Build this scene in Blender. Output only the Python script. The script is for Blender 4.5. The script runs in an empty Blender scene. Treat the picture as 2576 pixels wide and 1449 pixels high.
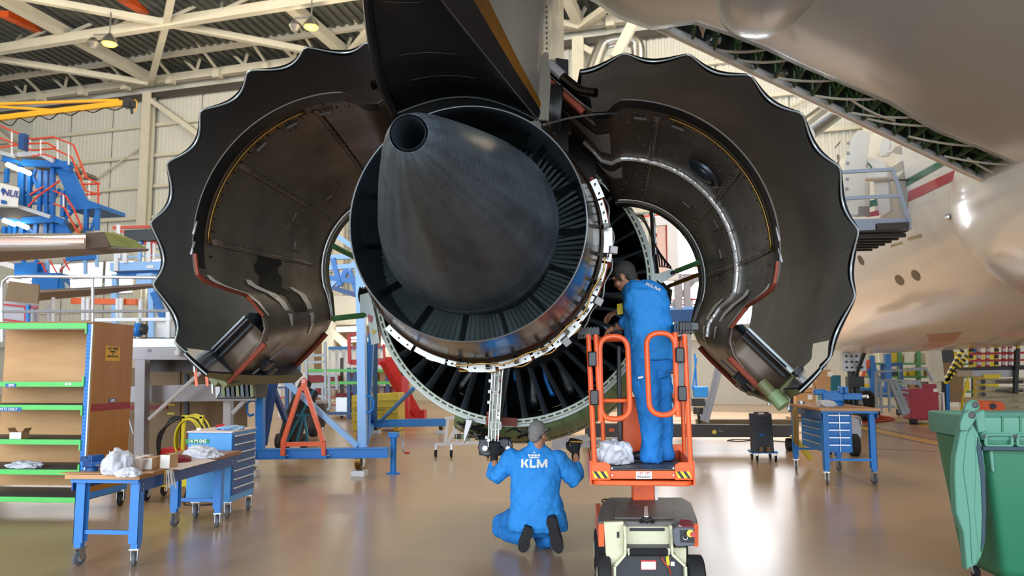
import bpy, bmesh, math, random
from mathutils import Vector as V, Matrix as MX, noise as NZ
random.seed(7)
SC = bpy.context.scene
COL = SC.collection
R_ = math.radians
PI = math.pi

# ------------------------------------------------------------------ camera
CAMH = 1.69
FPX = 2000.0
PITCH = math.atan(205.5 / FPX)
YAW = math.atan(158 / FPX * math.cos(PITCH))
cam_d = bpy.data.cameras.new('camera')
cam = bpy.data.objects.new('camera', cam_d)
COL.objects.link(cam)
cam.location = (0, 0, CAMH)
cam.rotation_euler = (PI / 2 + PITCH, 0, YAW)
cam_d.sensor_width = 36.0
cam_d.lens = FPX / 2576 * 36.0
cam_d.clip_start = 0.05
cam_d.clip_end = 400
cam_d.dof.use_dof = True
cam_d.dof.focus_distance = 5.2
cam_d.dof.aperture_fstop = 4.0
SC.camera = cam

# ------------------------------------------------------------------ world and light
wd = bpy.data.worlds.new('World'); SC.world = wd
wd.use_nodes = True
bg = wd.node_tree.nodes['Background']
bg.inputs[0].default_value = (0.80, 0.90, 1.0, 1)
bg.inputs[1].default_value = 1.0
SC.view_settings.view_transform = 'Standard'
SC.view_settings.look = 'None'
SC.view_settings.exposure = 0.42
SC.view_settings.gamma = 1.0
SC.view_settings.use_curve_mapping = False
SC.cycles.max_bounces = 6
SC.cycles.diffuse_bounces = 4
SC.cycles.glossy_bounces = 4
SC.cycles.caustics_reflective = False
SC.cycles.caustics_refractive = False
SC.cycles.sample_clamp_indirect = 6.0

def light(name, kind, loc, energy, col, rot=None, target=None, **kw):
    d = bpy.data.lights.new(name, kind); d.energy = energy; d.color = col
    for k, v in kw.items(): setattr(d, k, v)
    o = bpy.data.objects.new(name, d); COL.objects.link(o); o.location = loc
    if target is not None:
        o.rotation_euler = (V(target) - V(loc)).to_track_quat('-Z', 'Y').to_euler()
    return o

# daylight of the open hangar gate behind the photographer
light('gate_daylight', 'AREA', (-5, -14, 5.4), 6300, (0.80, 0.90, 1.0), target=(-3, 10, 3.2),
      shape='RECTANGLE', size=46, size_y=10.4)
# unseen spot added to imitate the daylight patch on the floor beyond the engine
light('daylight_patch_spot', 'SPOT', (4.5, 27, 19), 24000, (1.0, 0.97, 0.92), target=(4.2, 26.5, 0),
      spot_size=R_(40), spot_blend=0.15, shadow_soft_size=0.4)
# the warm bay lamps in the roof that are out of the picture
for lx in (-30, -18, -6, 6, 18):
    for ly in (12, 22, 31):
        light('roof_bay_light', 'POINT', (lx + (ly % 3), ly, 18.6), 820, (1.0, 0.80, 0.54), shadow_soft_size=0.35)

# ------------------------------------------------------------------ picture geometry -> places
_p, _y = PITCH, YAW
_F = V((-math.sin(_y) * math.cos(_p), math.cos(_y) * math.cos(_p), math.sin(_p)))
_R = V((math.cos(_y), math.sin(_y), 0))
_U = _R.cross(_F)
def ray(px, py): return _F * FPX + _R * (px - 1288) + _U * (724.5 - py)
def P(px, py, Y):
    d = ray(px, py); return d * (Y / d.y) + V((0, 0, CAMH))
def G(px, py, z=0.0):
    d = ray(px, py); return d * ((z - CAMH) / d.z) + V((0, 0, CAMH))

# ------------------------------------------------------------------ materials
def lin(h):
    h = h.lstrip('#')
    o = []
    for i in (0, 2, 4):
        c = int(h[i:i + 2], 16) / 255
        o.append(c / 12.92 if c <= 0.04045 else ((c + 0.055) / 1.055) ** 2.4)
    return tuple(o) + (1,)
MATS = {}
def mat(name, col, rough=0.5, metal=0.0, var=0.0, scale=4.0, bump=0.0, bscale=60.0, stretch=None, coat=0.0, col2=None,
        em=0.0, trans=0.0, alpha=1.0, spec=0.5, coord='Object', rvar=0.0, thr=None):
    m = bpy.data.materials.new(name); m.use_nodes = True
    nt = m.node_tree; N = nt.nodes; L = nt.links
    b = N['Principled BSDF']
    c = lin(col)
    b.inputs['Base Color'].default_value = c
    b.inputs['Roughness'].default_value = rough
    b.inputs['Metallic'].default_value = metal
    b.inputs['Specular IOR Level'].default_value = spec
    if coat: b.inputs['Coat Weight'].default_value = coat; b.inputs['Coat Roughness'].default_value = 0.08
    if trans: b.inputs['Transmission Weight'].default_value = trans
    if alpha < 1: b.inputs['Alpha'].default_value = alpha
    if em:
        b.inputs['Emission Color'].default_value = c; b.inputs['Emission Strength'].default_value = em
    if var or bump or rvar:
        tc = N.new('ShaderNodeTexCoord')
        src = tc.outputs[coord]
        if stretch:
            mp = N.new('ShaderNodeMapping'); mp.inputs['Scale'].default_value = stretch
            L.new(src, mp.inputs[0]); src = mp.outputs[0]
        if var or rvar:
            n = N.new('ShaderNodeTexNoise'); n.inputs['Scale'].default_value = scale
            n.inputs['Detail'].default_value = 5; n.inputs['Roughness'].default_value = 0.6
            L.new(src, n.inputs['Vector'])
        if var:
            r = N.new('ShaderNodeValToRGB')
            c2 = lin(col2) if col2 else tuple(x * 0.35 for x in c[:3]) + (1,)
            lo, hi = thr if thr else (0.3, 0.72)
            r.color_ramp.elements[0].position = lo; r.color_ramp.elements[1].position = hi
            r.color_ramp.elements[0].color = c
            r.color_ramp.elements[1].color = tuple(c[i] * (1 - var) + c2[i] * var for i in range(3)) + (1,)
            L.new(n.outputs['Fac'], r.inputs[0]); L.new(r.outputs[0], b.inputs['Base Color'])
        if rvar:
            mr = N.new('ShaderNodeMapRange'); mr.inputs['To Min'].default_value = max(0.02, rough - rvar)
            mr.inputs['To Max'].default_value = min(1, rough + rvar); mr.inputs['From Min'].default_value = 0.3; mr.inputs['From Max'].default_value = 0.7
            L.new(n.outputs['Fac'], mr.inputs[0]); L.new(mr.outputs[0], b.inputs['Roughness'])
        if bump:
            n2 = N.new('ShaderNodeTexNoise'); n2.inputs['Scale'].default_value = bscale; n2.inputs['Detail'].default_value = 3
            L.new(src, n2.inputs['Vector'])
            bp = N.new('ShaderNodeBump'); bp.inputs['Strength'].default_value = bump; bp.inputs['Distance'].default_value = 0.02
            L.new(n2.outputs['Fac'], bp.inputs['Height']); L.new(bp.outputs[0], b.inputs['Normal'])
    MATS[name] = m
    return m

M = MATS
mat('floor', '#b3916e', 0.24, var=0.35, scale=0.12, col2='#a59c93', rvar=0.05, spec=0.5, bump=0.02, bscale=0.6)
mat('line_yellow', '#d8a52a', 0.35, var=0.3, scale=6)
mat('line_black', '#2a2622', 0.35)
mat('wall_cream', '#d8dcd8', 0.6, var=0.15, scale=0.6)
mat('steel_cream', '#d8d8cc', 0.5, var=0.18, scale=1.5)
mat('deck_grey', '#5a605f', 0.6)
mat('crane_orange', '#e8621c', 0.5)
mat('window_light', '#ffffff', 0.5, em=3.5)
mat('gate_light', '#f4f8ff', 0.5, em=4.8)
mat('tube_light', '#fff4dc', 0.5, em=9.0)
mat('lamp_glow', '#ffb030', 0.5, em=8.0)
mat('lamp_metal', '#a9abac', 0.3, 0.9)
# engine
mat('cone_metal', '#4c5a66', 0.48, 0.4, var=0.4, scale=2.4, col2='#343e48', bump=0.05, bscale=14, stretch=(1, 2.2, 1), rvar=0.08)
mat('nozzle_metal', '#4a5560', 0.36, 0.5, var=0.4, scale=3, col2='#1b1f24', rvar=0.1)
mat('nozzle_side', '#4a423a', 0.2, 0.95, var=0.7, scale=3.0, col2='#161412', rvar=0.1)
mat('vane_metal', '#a3b6b6', 0.45, 0.35, var=0.3, scale=5)
mat('dark_strut', '#454c51', 0.45, 0.5)
mat('bracket_metal', '#979692', 0.32, 0.9, var=0.5, scale=9, col2='#6d6a66')
mat('bolt', '#2a2a2b', 0.5, 0.6)
mat('ogv', '#6d7883', 0.36, 0.3, var=0.3, scale=4)
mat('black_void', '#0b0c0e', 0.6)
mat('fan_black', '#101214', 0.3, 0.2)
mat('primer_green', '#7f9669', 0.45, var=0.3, scale=3, col2='#5f7350')
mat('flange_green', '#b7c0ac', 0.4, 0.2, var=0.25, scale=6)
mat('case_grey', '#9aa09c', 0.35, 0.4)
mat('seal_red', '#8e3d28', 0.6, var=0.4, scale=8, col2='#5a2a1e')
mat('hose_black', '#17181a', 0.45)
mat('foil', '#f2f0ec', 0.28, 0.4, bump=0.4, bscale=26)
mat('cowl_inner', '#272d35', 0.46, 0.0, var=0.35, scale=1.4, col2='#343a40', rvar=0.06, spec=0.3)
mat('cowl_edge', '#ccd6d8', 0.3, 0.3)
mat('cowl_outer', '#aeb4b8', 0.2, 0.2, coat=0.4)
mat('ifs_skin', '#83766a', 0.36, 0.35, var=0.75, scale=1.7, col2='#332d28', bump=0.08, bscale=7, rvar=0.1)
mat('ifs_lip', '#17181a', 0.4, 0.3)
mat('rivet', '#6a6257', 0.4, 0.6)
mat('brass', '#8a6a33', 0.35, 0.8, var=0.5, scale=10)
mat('bif_wall', '#6b5a4a', 0.42, 0.3, var=0.6, scale=3, col2='#3a3129')
mat('olive', '#6c7046', 0.45, var=0.35, scale=5)
mat('rod_green', '#4d8a57', 0.4)
def swirl_metal(m, cx, cz):
    nt = m.node_tree; N = nt.nodes; L = nt.links; b = N['Principled BSDF']
    def math_(op, a, bb=None):
        n = N.new('ShaderNodeMath'); n.operation = op
        for i, q in enumerate((a, bb)):
            if q is None: continue
            if isinstance(q, (int, float)): n.inputs[i].default_value = q
            else: L.new(q, n.inputs[i])
        return n.outputs[0]
    tc = N.new('ShaderNodeTexCoord'); sp = N.new('ShaderNodeSeparateXYZ'); L.new(tc.outputs['Object'], sp.inputs[0])
    ang = math_('ARCTAN2', math_('SUBTRACT', sp.outputs['X'], cx), math_('SUBTRACT', sp.outputs['Z'], cz))
    def layer(ka, ky, ks, sc, det):
        c = N.new('ShaderNodeCombineXYZ'); L.new(math_('ADD', math_('MULTIPLY', ang, ka), math_('MULTIPLY', sp.outputs['Y'], ks)), c.inputs[0]); L.new(math_('MULTIPLY', sp.outputs['Y'], ky), c.inputs[1])
        n = N.new('ShaderNodeTexNoise'); n.inputs['Scale'].default_value = sc; n.inputs['Detail'].default_value = det; L.new(c.outputs[0], n.inputs['Vector']); return n.outputs['Fac']
    fine = layer(0.9, 26, 1.2, 3.0, 4); long_ = layer(2.2, 0.35, 0.2, 1.6, 5); blot = layer(1.0, 1.2, 0.3, 2.2, 4)
    v = math_('ADD', math_('ADD', math_('MULTIPLY', fine, 0.30), math_('MULTIPLY', long_, 0.55)), math_('MULTIPLY', blot, 0.35))
    r = N.new('ShaderNodeValToRGB'); r.color_ramp.elements[0].position = 0.42; r.color_ramp.elements[1].position = 0.78
    r.color_ramp.elements[0].color = lin('#2d353d'); r.color_ramp.elements[1].color = lin('#5b6872')
    L.new(v, r.inputs[0]); L.new(r.outputs[0], b.inputs['Base Color'])
    mr = N.new('ShaderNodeMapRange'); mr.inputs['From Min'].default_value = 0.3; mr.inputs['From Max'].default_value = 0.7; mr.inputs['To Min'].default_value = 0.36; mr.inputs['To Max'].default_value = 0.58
    L.new(fine, mr.inputs[0]); L.new(mr.outputs[0], b.inputs['Roughness'])
    bp = N.new('ShaderNodeBump'); bp.inputs['Strength'].default_value = 0.05; bp.inputs['Distance'].default_value = 0.004
    L.new(fine, bp.inputs['Height']); L.new(bp.outputs[0], b.inputs['Normal'])
swirl_metal(M['cone_metal'], -0.655, 2.60)
# airframe
mat('heat_shield', '#313235', 0.36, 0.45, var=0.5, scale=1.6, col2='#121315', bump=0.2, bscale=3.5, rvar=0.1)
mat('pylon_titanium', '#bcb9b0', 0.28, 0.6, var=0.6, scale=1.6, col2='#7d7564', rvar=0.08)
mat('pylon_gold', '#a8711c', 0.35, 0.6, var=0.6, scale=2.5, col2='#2b2626')
mat('pylon_dark', '#2d2a2c', 0.35, 0.7, var=0.4, scale=3)
mat('wing_grey', '#bcc5cc', 0.24, 0.0, var=0.25, scale=0.5, col2='#98a0a5', coat=0.25, bump=0.04, bscale=0.9)
mat('slat_white', '#f0ece8', 0.3)
mat('pale_blue', '#a8b6cc', 0.4, 0.2)
mat('rib_green', '#3f5f2c', 0.5, var=0.5, scale=4, col2='#22331c')
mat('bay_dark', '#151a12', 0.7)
mat('cord_white', '#c9c4b6', 0.7)
mat('fuselage_pearl', '#e9ecf0', 0.2, 0.0, var=0.06, scale=0.5, coat=0.3)
mat('fuselage_grey', '#9fa3a8', 0.3, 0.0)
mat('stripe_green', '#1d6b52', 0.2, coat=0.5)
mat('stripe_red', '#b3132f', 0.2, coat=0.5)
mat('door_white', '#eeebe4', 0.4)
mat('port_dark', '#5a4a30', 0.4)
mat('tyre', '#1d1d1f', 0.75, bump=0.2, bscale=80)
# ground equipment
mat('lift_orange', '#f0622b', 0.38, var=0.3, scale=7, col2='#9a3a16', thr=(0.55, 0.8))
mat('lift_cream', '#d6d3b4', 0.42, var=0.35, scale=7, col2='#77735f', thr=(0.5, 0.8))
mat('lift_deck', '#6d6a67', 0.5, var=0.5, scale=5, col2='#3b3a38')
mat('black_plastic', '#1c1e22', 0.35)
mat('black_foam', '#1b1c1e', 0.85, bump=0.4, bscale=120)
mat('dark_panel', '#2c3036', 0.4, var=0.3, scale=5)
mat('grey_plastic', '#60646c', 0.45)
mat('white_print', '#f2f0ec', 0.5)
mat('text_dark', '#24262a', 0.5)
mat('text_blue', '#2b3f8f', 0.5)
mat('text_red', '#c4352c', 0.5)
mat('hazard_yellow', '#e8d22c', 0.4)
mat('label_yellow', '#dba414', 0.5)
mat('label_blue', '#1d63a8', 0.45)
mat('label_green', '#1c8a55', 0.45)
mat('coverall', '#2a92e4', 0.75, var=0.35, scale=5, col2='#1673c4', bump=0.25, bscale=18)
mat('trousers', '#1d80d2', 0.78, var=0.4, scale=6, col2='#125ea8', bump=0.3, bscale=16)
mat('skin', '#c08a6e', 0.5, var=0.3, scale=9, col2='#a06a52')
mat('hair_grey', '#9a9895', 0.7, var=0.7, scale=60, col2='#56524e', bump=0.5, bscale=140)
mat('hair_dark', '#46433f', 0.65, var=0.6, scale=60, col2='#1d1b1a', bump=0.5, bscale=140)
mat('glove', '#1b1e23', 0.8, bump=0.4, bscale=150)
mat('shoe', '#1a1b1d', 0.5, bump=0.2, bscale=40)
mat('sole', '#2b2b2d', 0.8, bump=0.5, bscale=60)
mat('steel', '#b9bcbe', 0.25, 0.95)
mat('rag_white', '#dcdce4', 0.85, var=0.2, scale=10, bump=0.3, bscale=40)
mat('bench_blue', '#3c86d6', 0.4, var=0.15, scale=5)
mat('cabinet_blue', '#4d9fe2', 0.4, var=0.2, scale=4, col2='#3c86c6')
mat('drawer_blue', '#1d4f8f', 0.4, var=0.15, scale=4)
mat('bright_blue', '#1480d8', 0.4, var=0.15, scale=4)
mat('bench_wood', '#a9713f', 0.45, var=0.5, scale=3, col2='#7d4e28', stretch=(8, 1, 1))
mat('wood_edge', '#d3a070', 0.5, var=0.3, scale=5)
mat('plywood', '#d9aa72', 0.5, var=0.55, scale=1.6, col2='#bd8547', stretch=(1, 1, 5), bump=0.05, bscale=20)
mat('plywood_side', '#a96f30', 0.5, var=0.4, scale=2.5, col2='#834f1a', stretch=(4, 4, 0.7))
mat('board_brown', '#8a7050', 0.6, var=0.35, scale=3, col2='#6e5639')
mat('shelf_green', '#5fd169', 0.4, var=0.15, scale=6)
mat('shelf_grey', '#6a6763', 0.6, var=0.3, scale=4)
mat('stripe_maroon', '#8d1220', 0.5)
mat('caster_grey', '#5c6066', 0.55)
mat('card', '#c49a6c', 0.7, var=0.2, scale=6)
mat('card_white', '#ece9e2', 0.6)
mat('frost', '#d9c9bc', 0.35, alpha=0.8)
mat('maroon_bag', '#7c1626', 0.5, var=0.5, scale=14, col2='#efe8e6', thr=(0.62, 0.66))
mat('paper', '#e6d6d2', 0.7)
mat('cart_yellow', '#e6cf12', 0.42, var=0.25, scale=5, col2='#a8930d')
mat('crate_yellow', '#c9b00f', 0.45, var=0.4, scale=4, col2='#978309')
mat('hose_yellow', '#e4cf20', 0.45)
mat('stand_blue', '#2f86dc', 0.4, var=0.15, scale=3)
mat('stand_light', '#8db9ea', 0.35, 0.1)
mat('aframe_orange', '#f4693c', 0.4)
mat('dock_grey', '#a9a6aa', 0.42, 0.3, var=0.3, scale=3, col2='#7f7a7c')
mat('dock_light', '#c9cdd2', 0.35, 0.5)
mat('rail_silver', '#c3c6cf', 0.3, 0.6)
mat('dock_blue', '#0f6fc4', 0.45, var=0.15, scale=2)
mat('rail_red', '#d2472f', 0.45)
mat('white_paint', '#e8e8ea', 0.45)
mat('grate', '#5a5654', 0.6, var=0.5, scale=2)
mat('panel_brown', '#6f5c50', 0.4, var=0.3, scale=1)
mat('aluminium', '#cfcfd2', 0.22, 0.9)
mat('panel_pink', '#d9b3a2', 0.3, 0.3)
mat('tip_green', '#7f8038', 0.5, var=0.4, scale=4)
mat('crane_yellow', '#f2b40e', 0.4)
mat('red_paint', '#c11c22', 0.4)
mat('red_cabinet', '#a3122f', 0.35, var=0.15, scale=4)
mat('curtain', '#e4e6e8', 0.6)
mat('curtain_blue', '#3f83c4', 0.6)
mat('teal', '#2b7f97', 0.5)
mat('sack_black', '#17181b', 0.6)
mat('bin_green', '#2a7556', 0.42, var=0.3, scale=4, col2='#25704f', bump=0.05, bscale=30)
mat('bin_light', '#5d9480', 0.5, var=0.35, scale=5, col2='#5c9a84')
mat('bin_inside', '#2c4252', 0.55)
mat('bumper_grey', '#4a4645', 0.5, var=0.3, scale=3)
mat('rope', '#9a7b46', 0.8)
mat('hose_red', '#b0381e', 0.5)
mat('stair_grey', '#8b8f92', 0.4, 0.5)
mat('khaki', '#b0a787', 0.5, var=0.2, scale=4)
mat('glass_lens', '#20242a', 0.1, 0.1)

# ------------------------------------------------------------------ mesh builder
class MB:
    def __init__(s): s.v = []; s.f = []; s.mi = []; s.c = 0
    def add(s, vs, fs):
        n = len(s.v); s.v += [tuple(q) for q in vs]
        for f in fs: s.f.append(tuple(i + n for i in f)); s.mi.append(s.c)
        return s
    def box(s, c, d, rz=0.0, R=None):
        hx, hy, hz = d[0] / 2, d[1] / 2, d[2] / 2
        R = R or MX.Rotation(rz, 3, 'Z')
        vs = [V(c) + R @ V((x * hx, y * hy, z * hz)) for z in (-1, 1) for y in (-1, 1) for x in (-1, 1)]
        return s.add(vs, [(0, 2, 3, 1), (4, 5, 7, 6), (0, 1, 5, 4), (2, 6, 7, 3), (0, 4, 6, 2), (1, 3, 7, 5)])
    def bar(s, a, b, w, h=None, up=(0, 0, 1)):
        a, b = V(a), V(b); h = h or w
        d = (b - a).normalized(); u = V(up)
        if abs(d.dot(u)) > 0.98: u = V((0, 1, 0))
        x = d.cross(u).normalized(); z = x.cross(d)
        vs = [q + x * (i * w / 2) + z * (j * h / 2) for q in (a, b) for i, j in ((-1, -1), (1, -1), (1, 1), (-1, 1))]
        return s.add(vs, [(3, 2, 1, 0), (4, 5, 6, 7), (0, 1, 5, 4), (1, 2, 6, 5), (2, 3, 7, 6), (3, 0, 4, 7)])
    def tube(s, pts, r, n=8, closed=False):
        pts = [V(q) for q in pts]; k = len(pts)
        rs = r if isinstance(r, (list, tuple)) else [r] * k
        rings = []; prev = None
        for i in range(k):
            if closed: t = pts[(i + 1) % k] - pts[i - 1]
            else: t = pts[min(i + 1, k - 1)] - pts[max(i - 1, 0)]
            t.normalize()
            if prev is None:
                u = V((0, 0, 1)) if abs(t.z) < 0.9 else V((0, 1, 0))
                x = t.cross(u).normalized()
            else:
                x = (prev - t * prev.dot(t)).normalized()
            prev = x; y = t.cross(x)
            rings.append([pts[i] + (x * math.cos(2 * PI * j / n) + y * math.sin(2 * PI * j / n)) * rs[i] for j in range(n)])
        vs = [q for g in rings for q in g]; fs = []
        for i in range(k if closed else k - 1):
            a, b = i * n, ((i + 1) % k) * n
            for j in range(n): fs.append((a + j, a + (j + 1) % n, b + (j + 1) % n, b + j))
        if not closed: fs += [tuple(range(n))[::-1], tuple(range((k - 1) * n, k * n))]
        return s.add(vs, fs)
    def cyl(s, a, b, r0, r1=None, n=16): return s.tube([a, b], [r0, r0 if r1 is None else r1], n)
    def grid(s, rows, cu=False, cv=False):
        n = len(rows[0]); vs = [q for r in rows for q in r]; fs = []
        k = len(rows)
        for i in range(k if cv else k - 1):
            for j in range(n if cu else n - 1):
                a, b = i * n, ((i + 1) % k) * n
                fs.append((a + j, a + (j + 1) % n, b + (j + 1) % n, b + j))
        return s.add(vs, fs)
    def lathe(s, prof, c, n=48, a0=0.0, a1=2 * PI):
        """profile of (y, r) turned about the line through c along world Y; angle 0 is up, + to the left"""
        full = abs(a1 - a0 - 2 * PI) < 1e-6
        m = n if full else n + 1
        rows = []
        for y, r in prof:
            rows.append([(c[0] - r * math.sin(a0 + (a1 - a0) * j / n), y, c[1] + r * math.cos(a0 + (a1 - a0) * j / n)) for j in range(m)])
        return s.grid(rows, cu=full)
    def prism(s, poly, ext):
        n = len(poly); e = V(ext); a = [V(q) for q in poly]
        vs = a + [q + e for q in a]
        fs = [tuple(range(n))[::-1], tuple(range(n, 2 * n))] + [(i, (i + 1) % n, n + (i + 1) % n, n + i) for i in range(n)]
        return s.add(vs, fs)
    def loft(s, rings, cap=True):
        n = len(rings[0]); s0 = len(s.v)
        s.grid(rings, cu=True)
        if cap:
            k = len(rings)
            s.add([], []); 
            s.f.append(tuple(s0 + i for i in range(n))[::-1]); s.mi.append(s.c)
            s.f.append(tuple(s0 + (k - 1) * n + i for i in range(n))); s.mi.append(s.c)
        return s
    def shear(s):
        s.v = [(x, y, z + 0.02 * max(0, 4.86 - y)) for x, y, z in s.v]; return s
    def xf(s, mx):
        s.v = [tuple(mx @ V(q)) for q in s.v]; return s

WM = {}
def thing(name, label, cat, loc=(0, 0, 0), rz=0.0, local=False, group=None, kind=None):
    o = bpy.data.objects.new(name, None); COL.objects.link(o)
    o.empty_display_size = 0.2
    o.location = loc; o.rotation_euler = (0, 0, rz)
    WM[o.name] = (MX.Translation(V(loc)) @ MX.Rotation(rz, 4, 'Z'), local)
    tag(o, label, cat, group, kind)
    return o
def tag(o, label=None, cat=None, group=None, kind=None):
    if label: o['label'] = label
    if cat: o['category'] = cat
    if group: o['group'] = group
    if kind: o['kind'] = kind
    return o
def mesh(name, mb, mats, smooth=35):
    me = bpy.data.meshes.new(name)
    me.from_pydata(mb.v, [], mb.f)
    for m in ([mats] if isinstance(mats, str) else mats): me.materials.append(M[m])
    if not isinstance(mats, str): me.polygons.foreach_set('material_index', mb.mi)
    bm = bmesh.new(); bm.from_mesh(me); bmesh.ops.recalc_face_normals(bm, faces=bm.faces); bm.to_mesh(me); bm.free()
    if smooth:
        me.shade_smooth(); me.set_sharp_from_angle(angle=R_(smooth))
    me.update()
    return me
def O(name, mb, mats, parent=None, smooth=35, bevel=0.0, solid=0.0, sub=0, label=None, cat=None, group=None, kind=None, me=None, off=0.0):
    o = bpy.data.objects.new(name, me or mesh(name, mb, mats, smooth)); COL.objects.link(o)
    if parent is not None:
        o.parent = parent
        w = WM.get(parent.name)
        if w and not w[1]: o.matrix_parent_inverse = w[0].inverted()
    if solid:
        md = o.modifiers.new('thickness', 'SOLIDIFY'); md.thickness = solid; md.offset = off
    if sub:
        md = o.modifiers.new('smooth', 'SUBSURF'); md.levels = sub; md.render_levels = sub
    if bevel:
        md = o.modifiers.new('bevel', 'BEVEL'); md.width = bevel; md.segments = 2; md.limit_method = 'ANGLE'; md.angle_limit = R_(40)
    tag(o, label, cat, group, kind)
    return o
def copy_tree(o, parent=None):
    c = o.copy(); COL.objects.link(c)
    if parent is not None: c.parent = parent
    for ch in list(o.children): copy_tree(ch, c)
    if o.name in WM: WM[c.name] = WM[o.name]
    return c
def text(name, body, loc, size, m, parent, right=(1, 0, 0), up=(0, 0, 1), bold=0.0, align='CENTER', extrude=0.0008, sx=1.0):
    cu = bpy.data.curves.new(name, 'FONT'); cu.body = body; cu.size = size; cu.align_x = align; cu.align_y = 'CENTER'
    cu.extrude = extrude; cu.offset = bold
    cu.materials.append(M[m])
    tmp = bpy.data.objects.new(name, cu)
    me = bpy.data.meshes.new_from_object(tmp); bpy.data.objects.remove(tmp); bpy.data.curves.remove(cu)
    x = V(right).normalized(); y = V(up); z = x.cross(y).normalized(); y = z.cross(x)
    mx = MX((x, y, z)).transposed().to_4x4() @ MX.Diagonal((sx, 1, 1, 1)); mx.translation = V(loc)
    me.transform(mx)
    return O(name, None, None, parent, me=me)
def arc(c, r, a0, a1, n, ax=(1, 0, 0), ay=(0, 0, 1)):
    return [V(c) + V(ax) * (r * math.cos(a0 + (a1 - a0) * i / n)) + V(ay) * (r * math.sin(a0 + (a1 - a0) * i / n)) for i in range(n + 1)]
def rrect(a, b, c, d, rad, n=5):
    """closed rounded loop through four corner points"""
    q = [V(a), V(b), V(c), V(d)]; out = []
    for i in range(4):
        p, k, nx = q[i - 1], q[i], q[(i + 1) % 4]
        u = (p - k).normalized() * rad; w = (nx - k).normalized() * rad
        for j in range(n + 1):
            t = j / n
            out.append(k + u * (1 - t) ** 2 + w * t ** 2)
    return out
def sag(a, b, drop, n=10):
    a, b = V(a), V(b)
    return [a.lerp(b, i / n) - V((0, 0, drop * 4 * (i / n) * (1 - i / n))) for i in range(n + 1)]
def catmull(pts, k=6):
    pts = [V(q) for q in pts]; o = []
    for i in range(len(pts) - 1):
        p0, p1, p2, p3 = pts[max(i - 1, 0)], pts[i], pts[i + 1], pts[min(i + 2, len(pts) - 1)]
        for j in range(k):
            t = j / k
            o.append(0.5 * ((2 * p1) + (p2 - p0) * t + (2 * p0 - 5 * p1 + 4 * p2 - p3) * t * t + (3 * p1 - p0 - 3 * p2 + p3) * t ** 3))
    return o + [pts[-1]]

# ------------------------------------------------------------------ the hangar
fl = O('floor', MB().box((0, 16, -0.05), (120, 84, 0.1)), 'floor', kind='structure', smooth=0)
W0 = P(365, 930, 48.0); W0.z = 0
WB = math.atan(0.23)
WU = V((math.cos(WB), -math.sin(WB), 0)); WN = V((-math.sin(WB), -math.cos(WB), 0))
def W(s, z, d=0.0): return W0 + WU * s + WN * d + V((0, 0, z))
EAVE = 19.3
wl = O('wall_back', MB().prism([W(-30, 0, -0.1), W(80, 0, -0.1), W(80, EAVE + 1.4, -0.1), W(-30, EAVE + 1.4, -0.1)], -WN * 0.2), 'wall_cream', kind='structure', smooth=0)
# corrugated wall panels, each a sheet with raised ribs
PW, PH = 3.5, 2.0
def panel_mesh(w, h):
    mb = MB(); k = 11; rows = [[], []]
    for i in range(k):
        x0 = -w / 2 + 0.03 + (w - 0.06) * i / k; dx = (w - 0.06) / k
        for t, d in ((0.0, 0.0), (0.32, 0.0), (0.42, 0.06), (0.88, 0.06), (0.98, 0.0)):
            for r, z in ((0, 0.02), (1, h - 0.02)): rows[r].append((x0 + dx * t, -d, z))
    mb.grid(rows)
    return mesh('wall_panel', mb, 'wall_cream', 20)
pm = panel_mesh(PW, PH)
WR = MX((WU, -WN, V((0, 0, 1)))).transposed().to_4x4()
def on_wall(o, s, z, d): m = WR.copy(); m.translation = W(s, z, d); o.matrix_basis = m
for k in range(-3, 13):
    for j in range(0, 10):
        z = j * PH - 0.7
        if z < 3.0: continue
        sx_ = W((k + 0.5) * PW, 7); pxk = 1446 + 2000 * sx_.x / sx_.y
        if pxk < 520 and 5.5 < z < 8.5: continue
        if 1600 < pxk < 1960 and 3.0 < z < 9.0: continue
        o = O('wall_panel', None, None, wl, me=pm); on_wall(o, (k + 0.5) * PW, z, 0.02)
# window band with bright daylight behind
wi = 0
for k in range(-3, 13):
    sx_ = W((k + 0.5) * PW, 7)
    pxk = 1446 + 2000 * sx_.x / sx_.y
    big = 1600 < pxk < 1960
    if 520 < pxk < 1600 or pxk > 1960: continue
    wi += 1
    zb, zt_ = (3.9, 9.7) if big else (6.5, 8.7)
    w = O('window_%d' % wi, MB().prism([W(k * PW + 0.08, zb, 0), W((k + 1) * PW - 0.08, zb, 0), W((k + 1) * PW - 0.08, zt_, 0), W(k * PW + 0.08, zt_, 0)], WN * 0.12), 'dock_light', kind='structure', smooth=0)
    nr = 5 if big else 2
    hz = (zt_ - zb - 0.1) / nr
    for a in range(3):
        for b in range(nr):
            s0 = k * PW + 0.16 + a * (PW - 0.2) / 3; z0 = zb + 0.08 + b * hz
            O('pane', MB().prism([W(s0, z0, 0.125), W(s0 + (PW - 0.2) / 3 - 0.1, z0, 0.125), W(s0 + (PW - 0.2) / 3 - 0.1, z0 + hz - 0.1, 0.125), W(s0, z0 + hz - 0.1, 0.125)], WN * 0.01), 'gate_light' if big else 'window_light', w, smooth=0)
for z in (3.25, 9.85, 11.3, 13.3, 15.3, 17.3):
    O('wall_girt', MB().bar(W(-28, z, 0.22), W(60, z, 0.22), 0.22, 0.2), 'steel_cream', wl, smooth=0)
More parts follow.
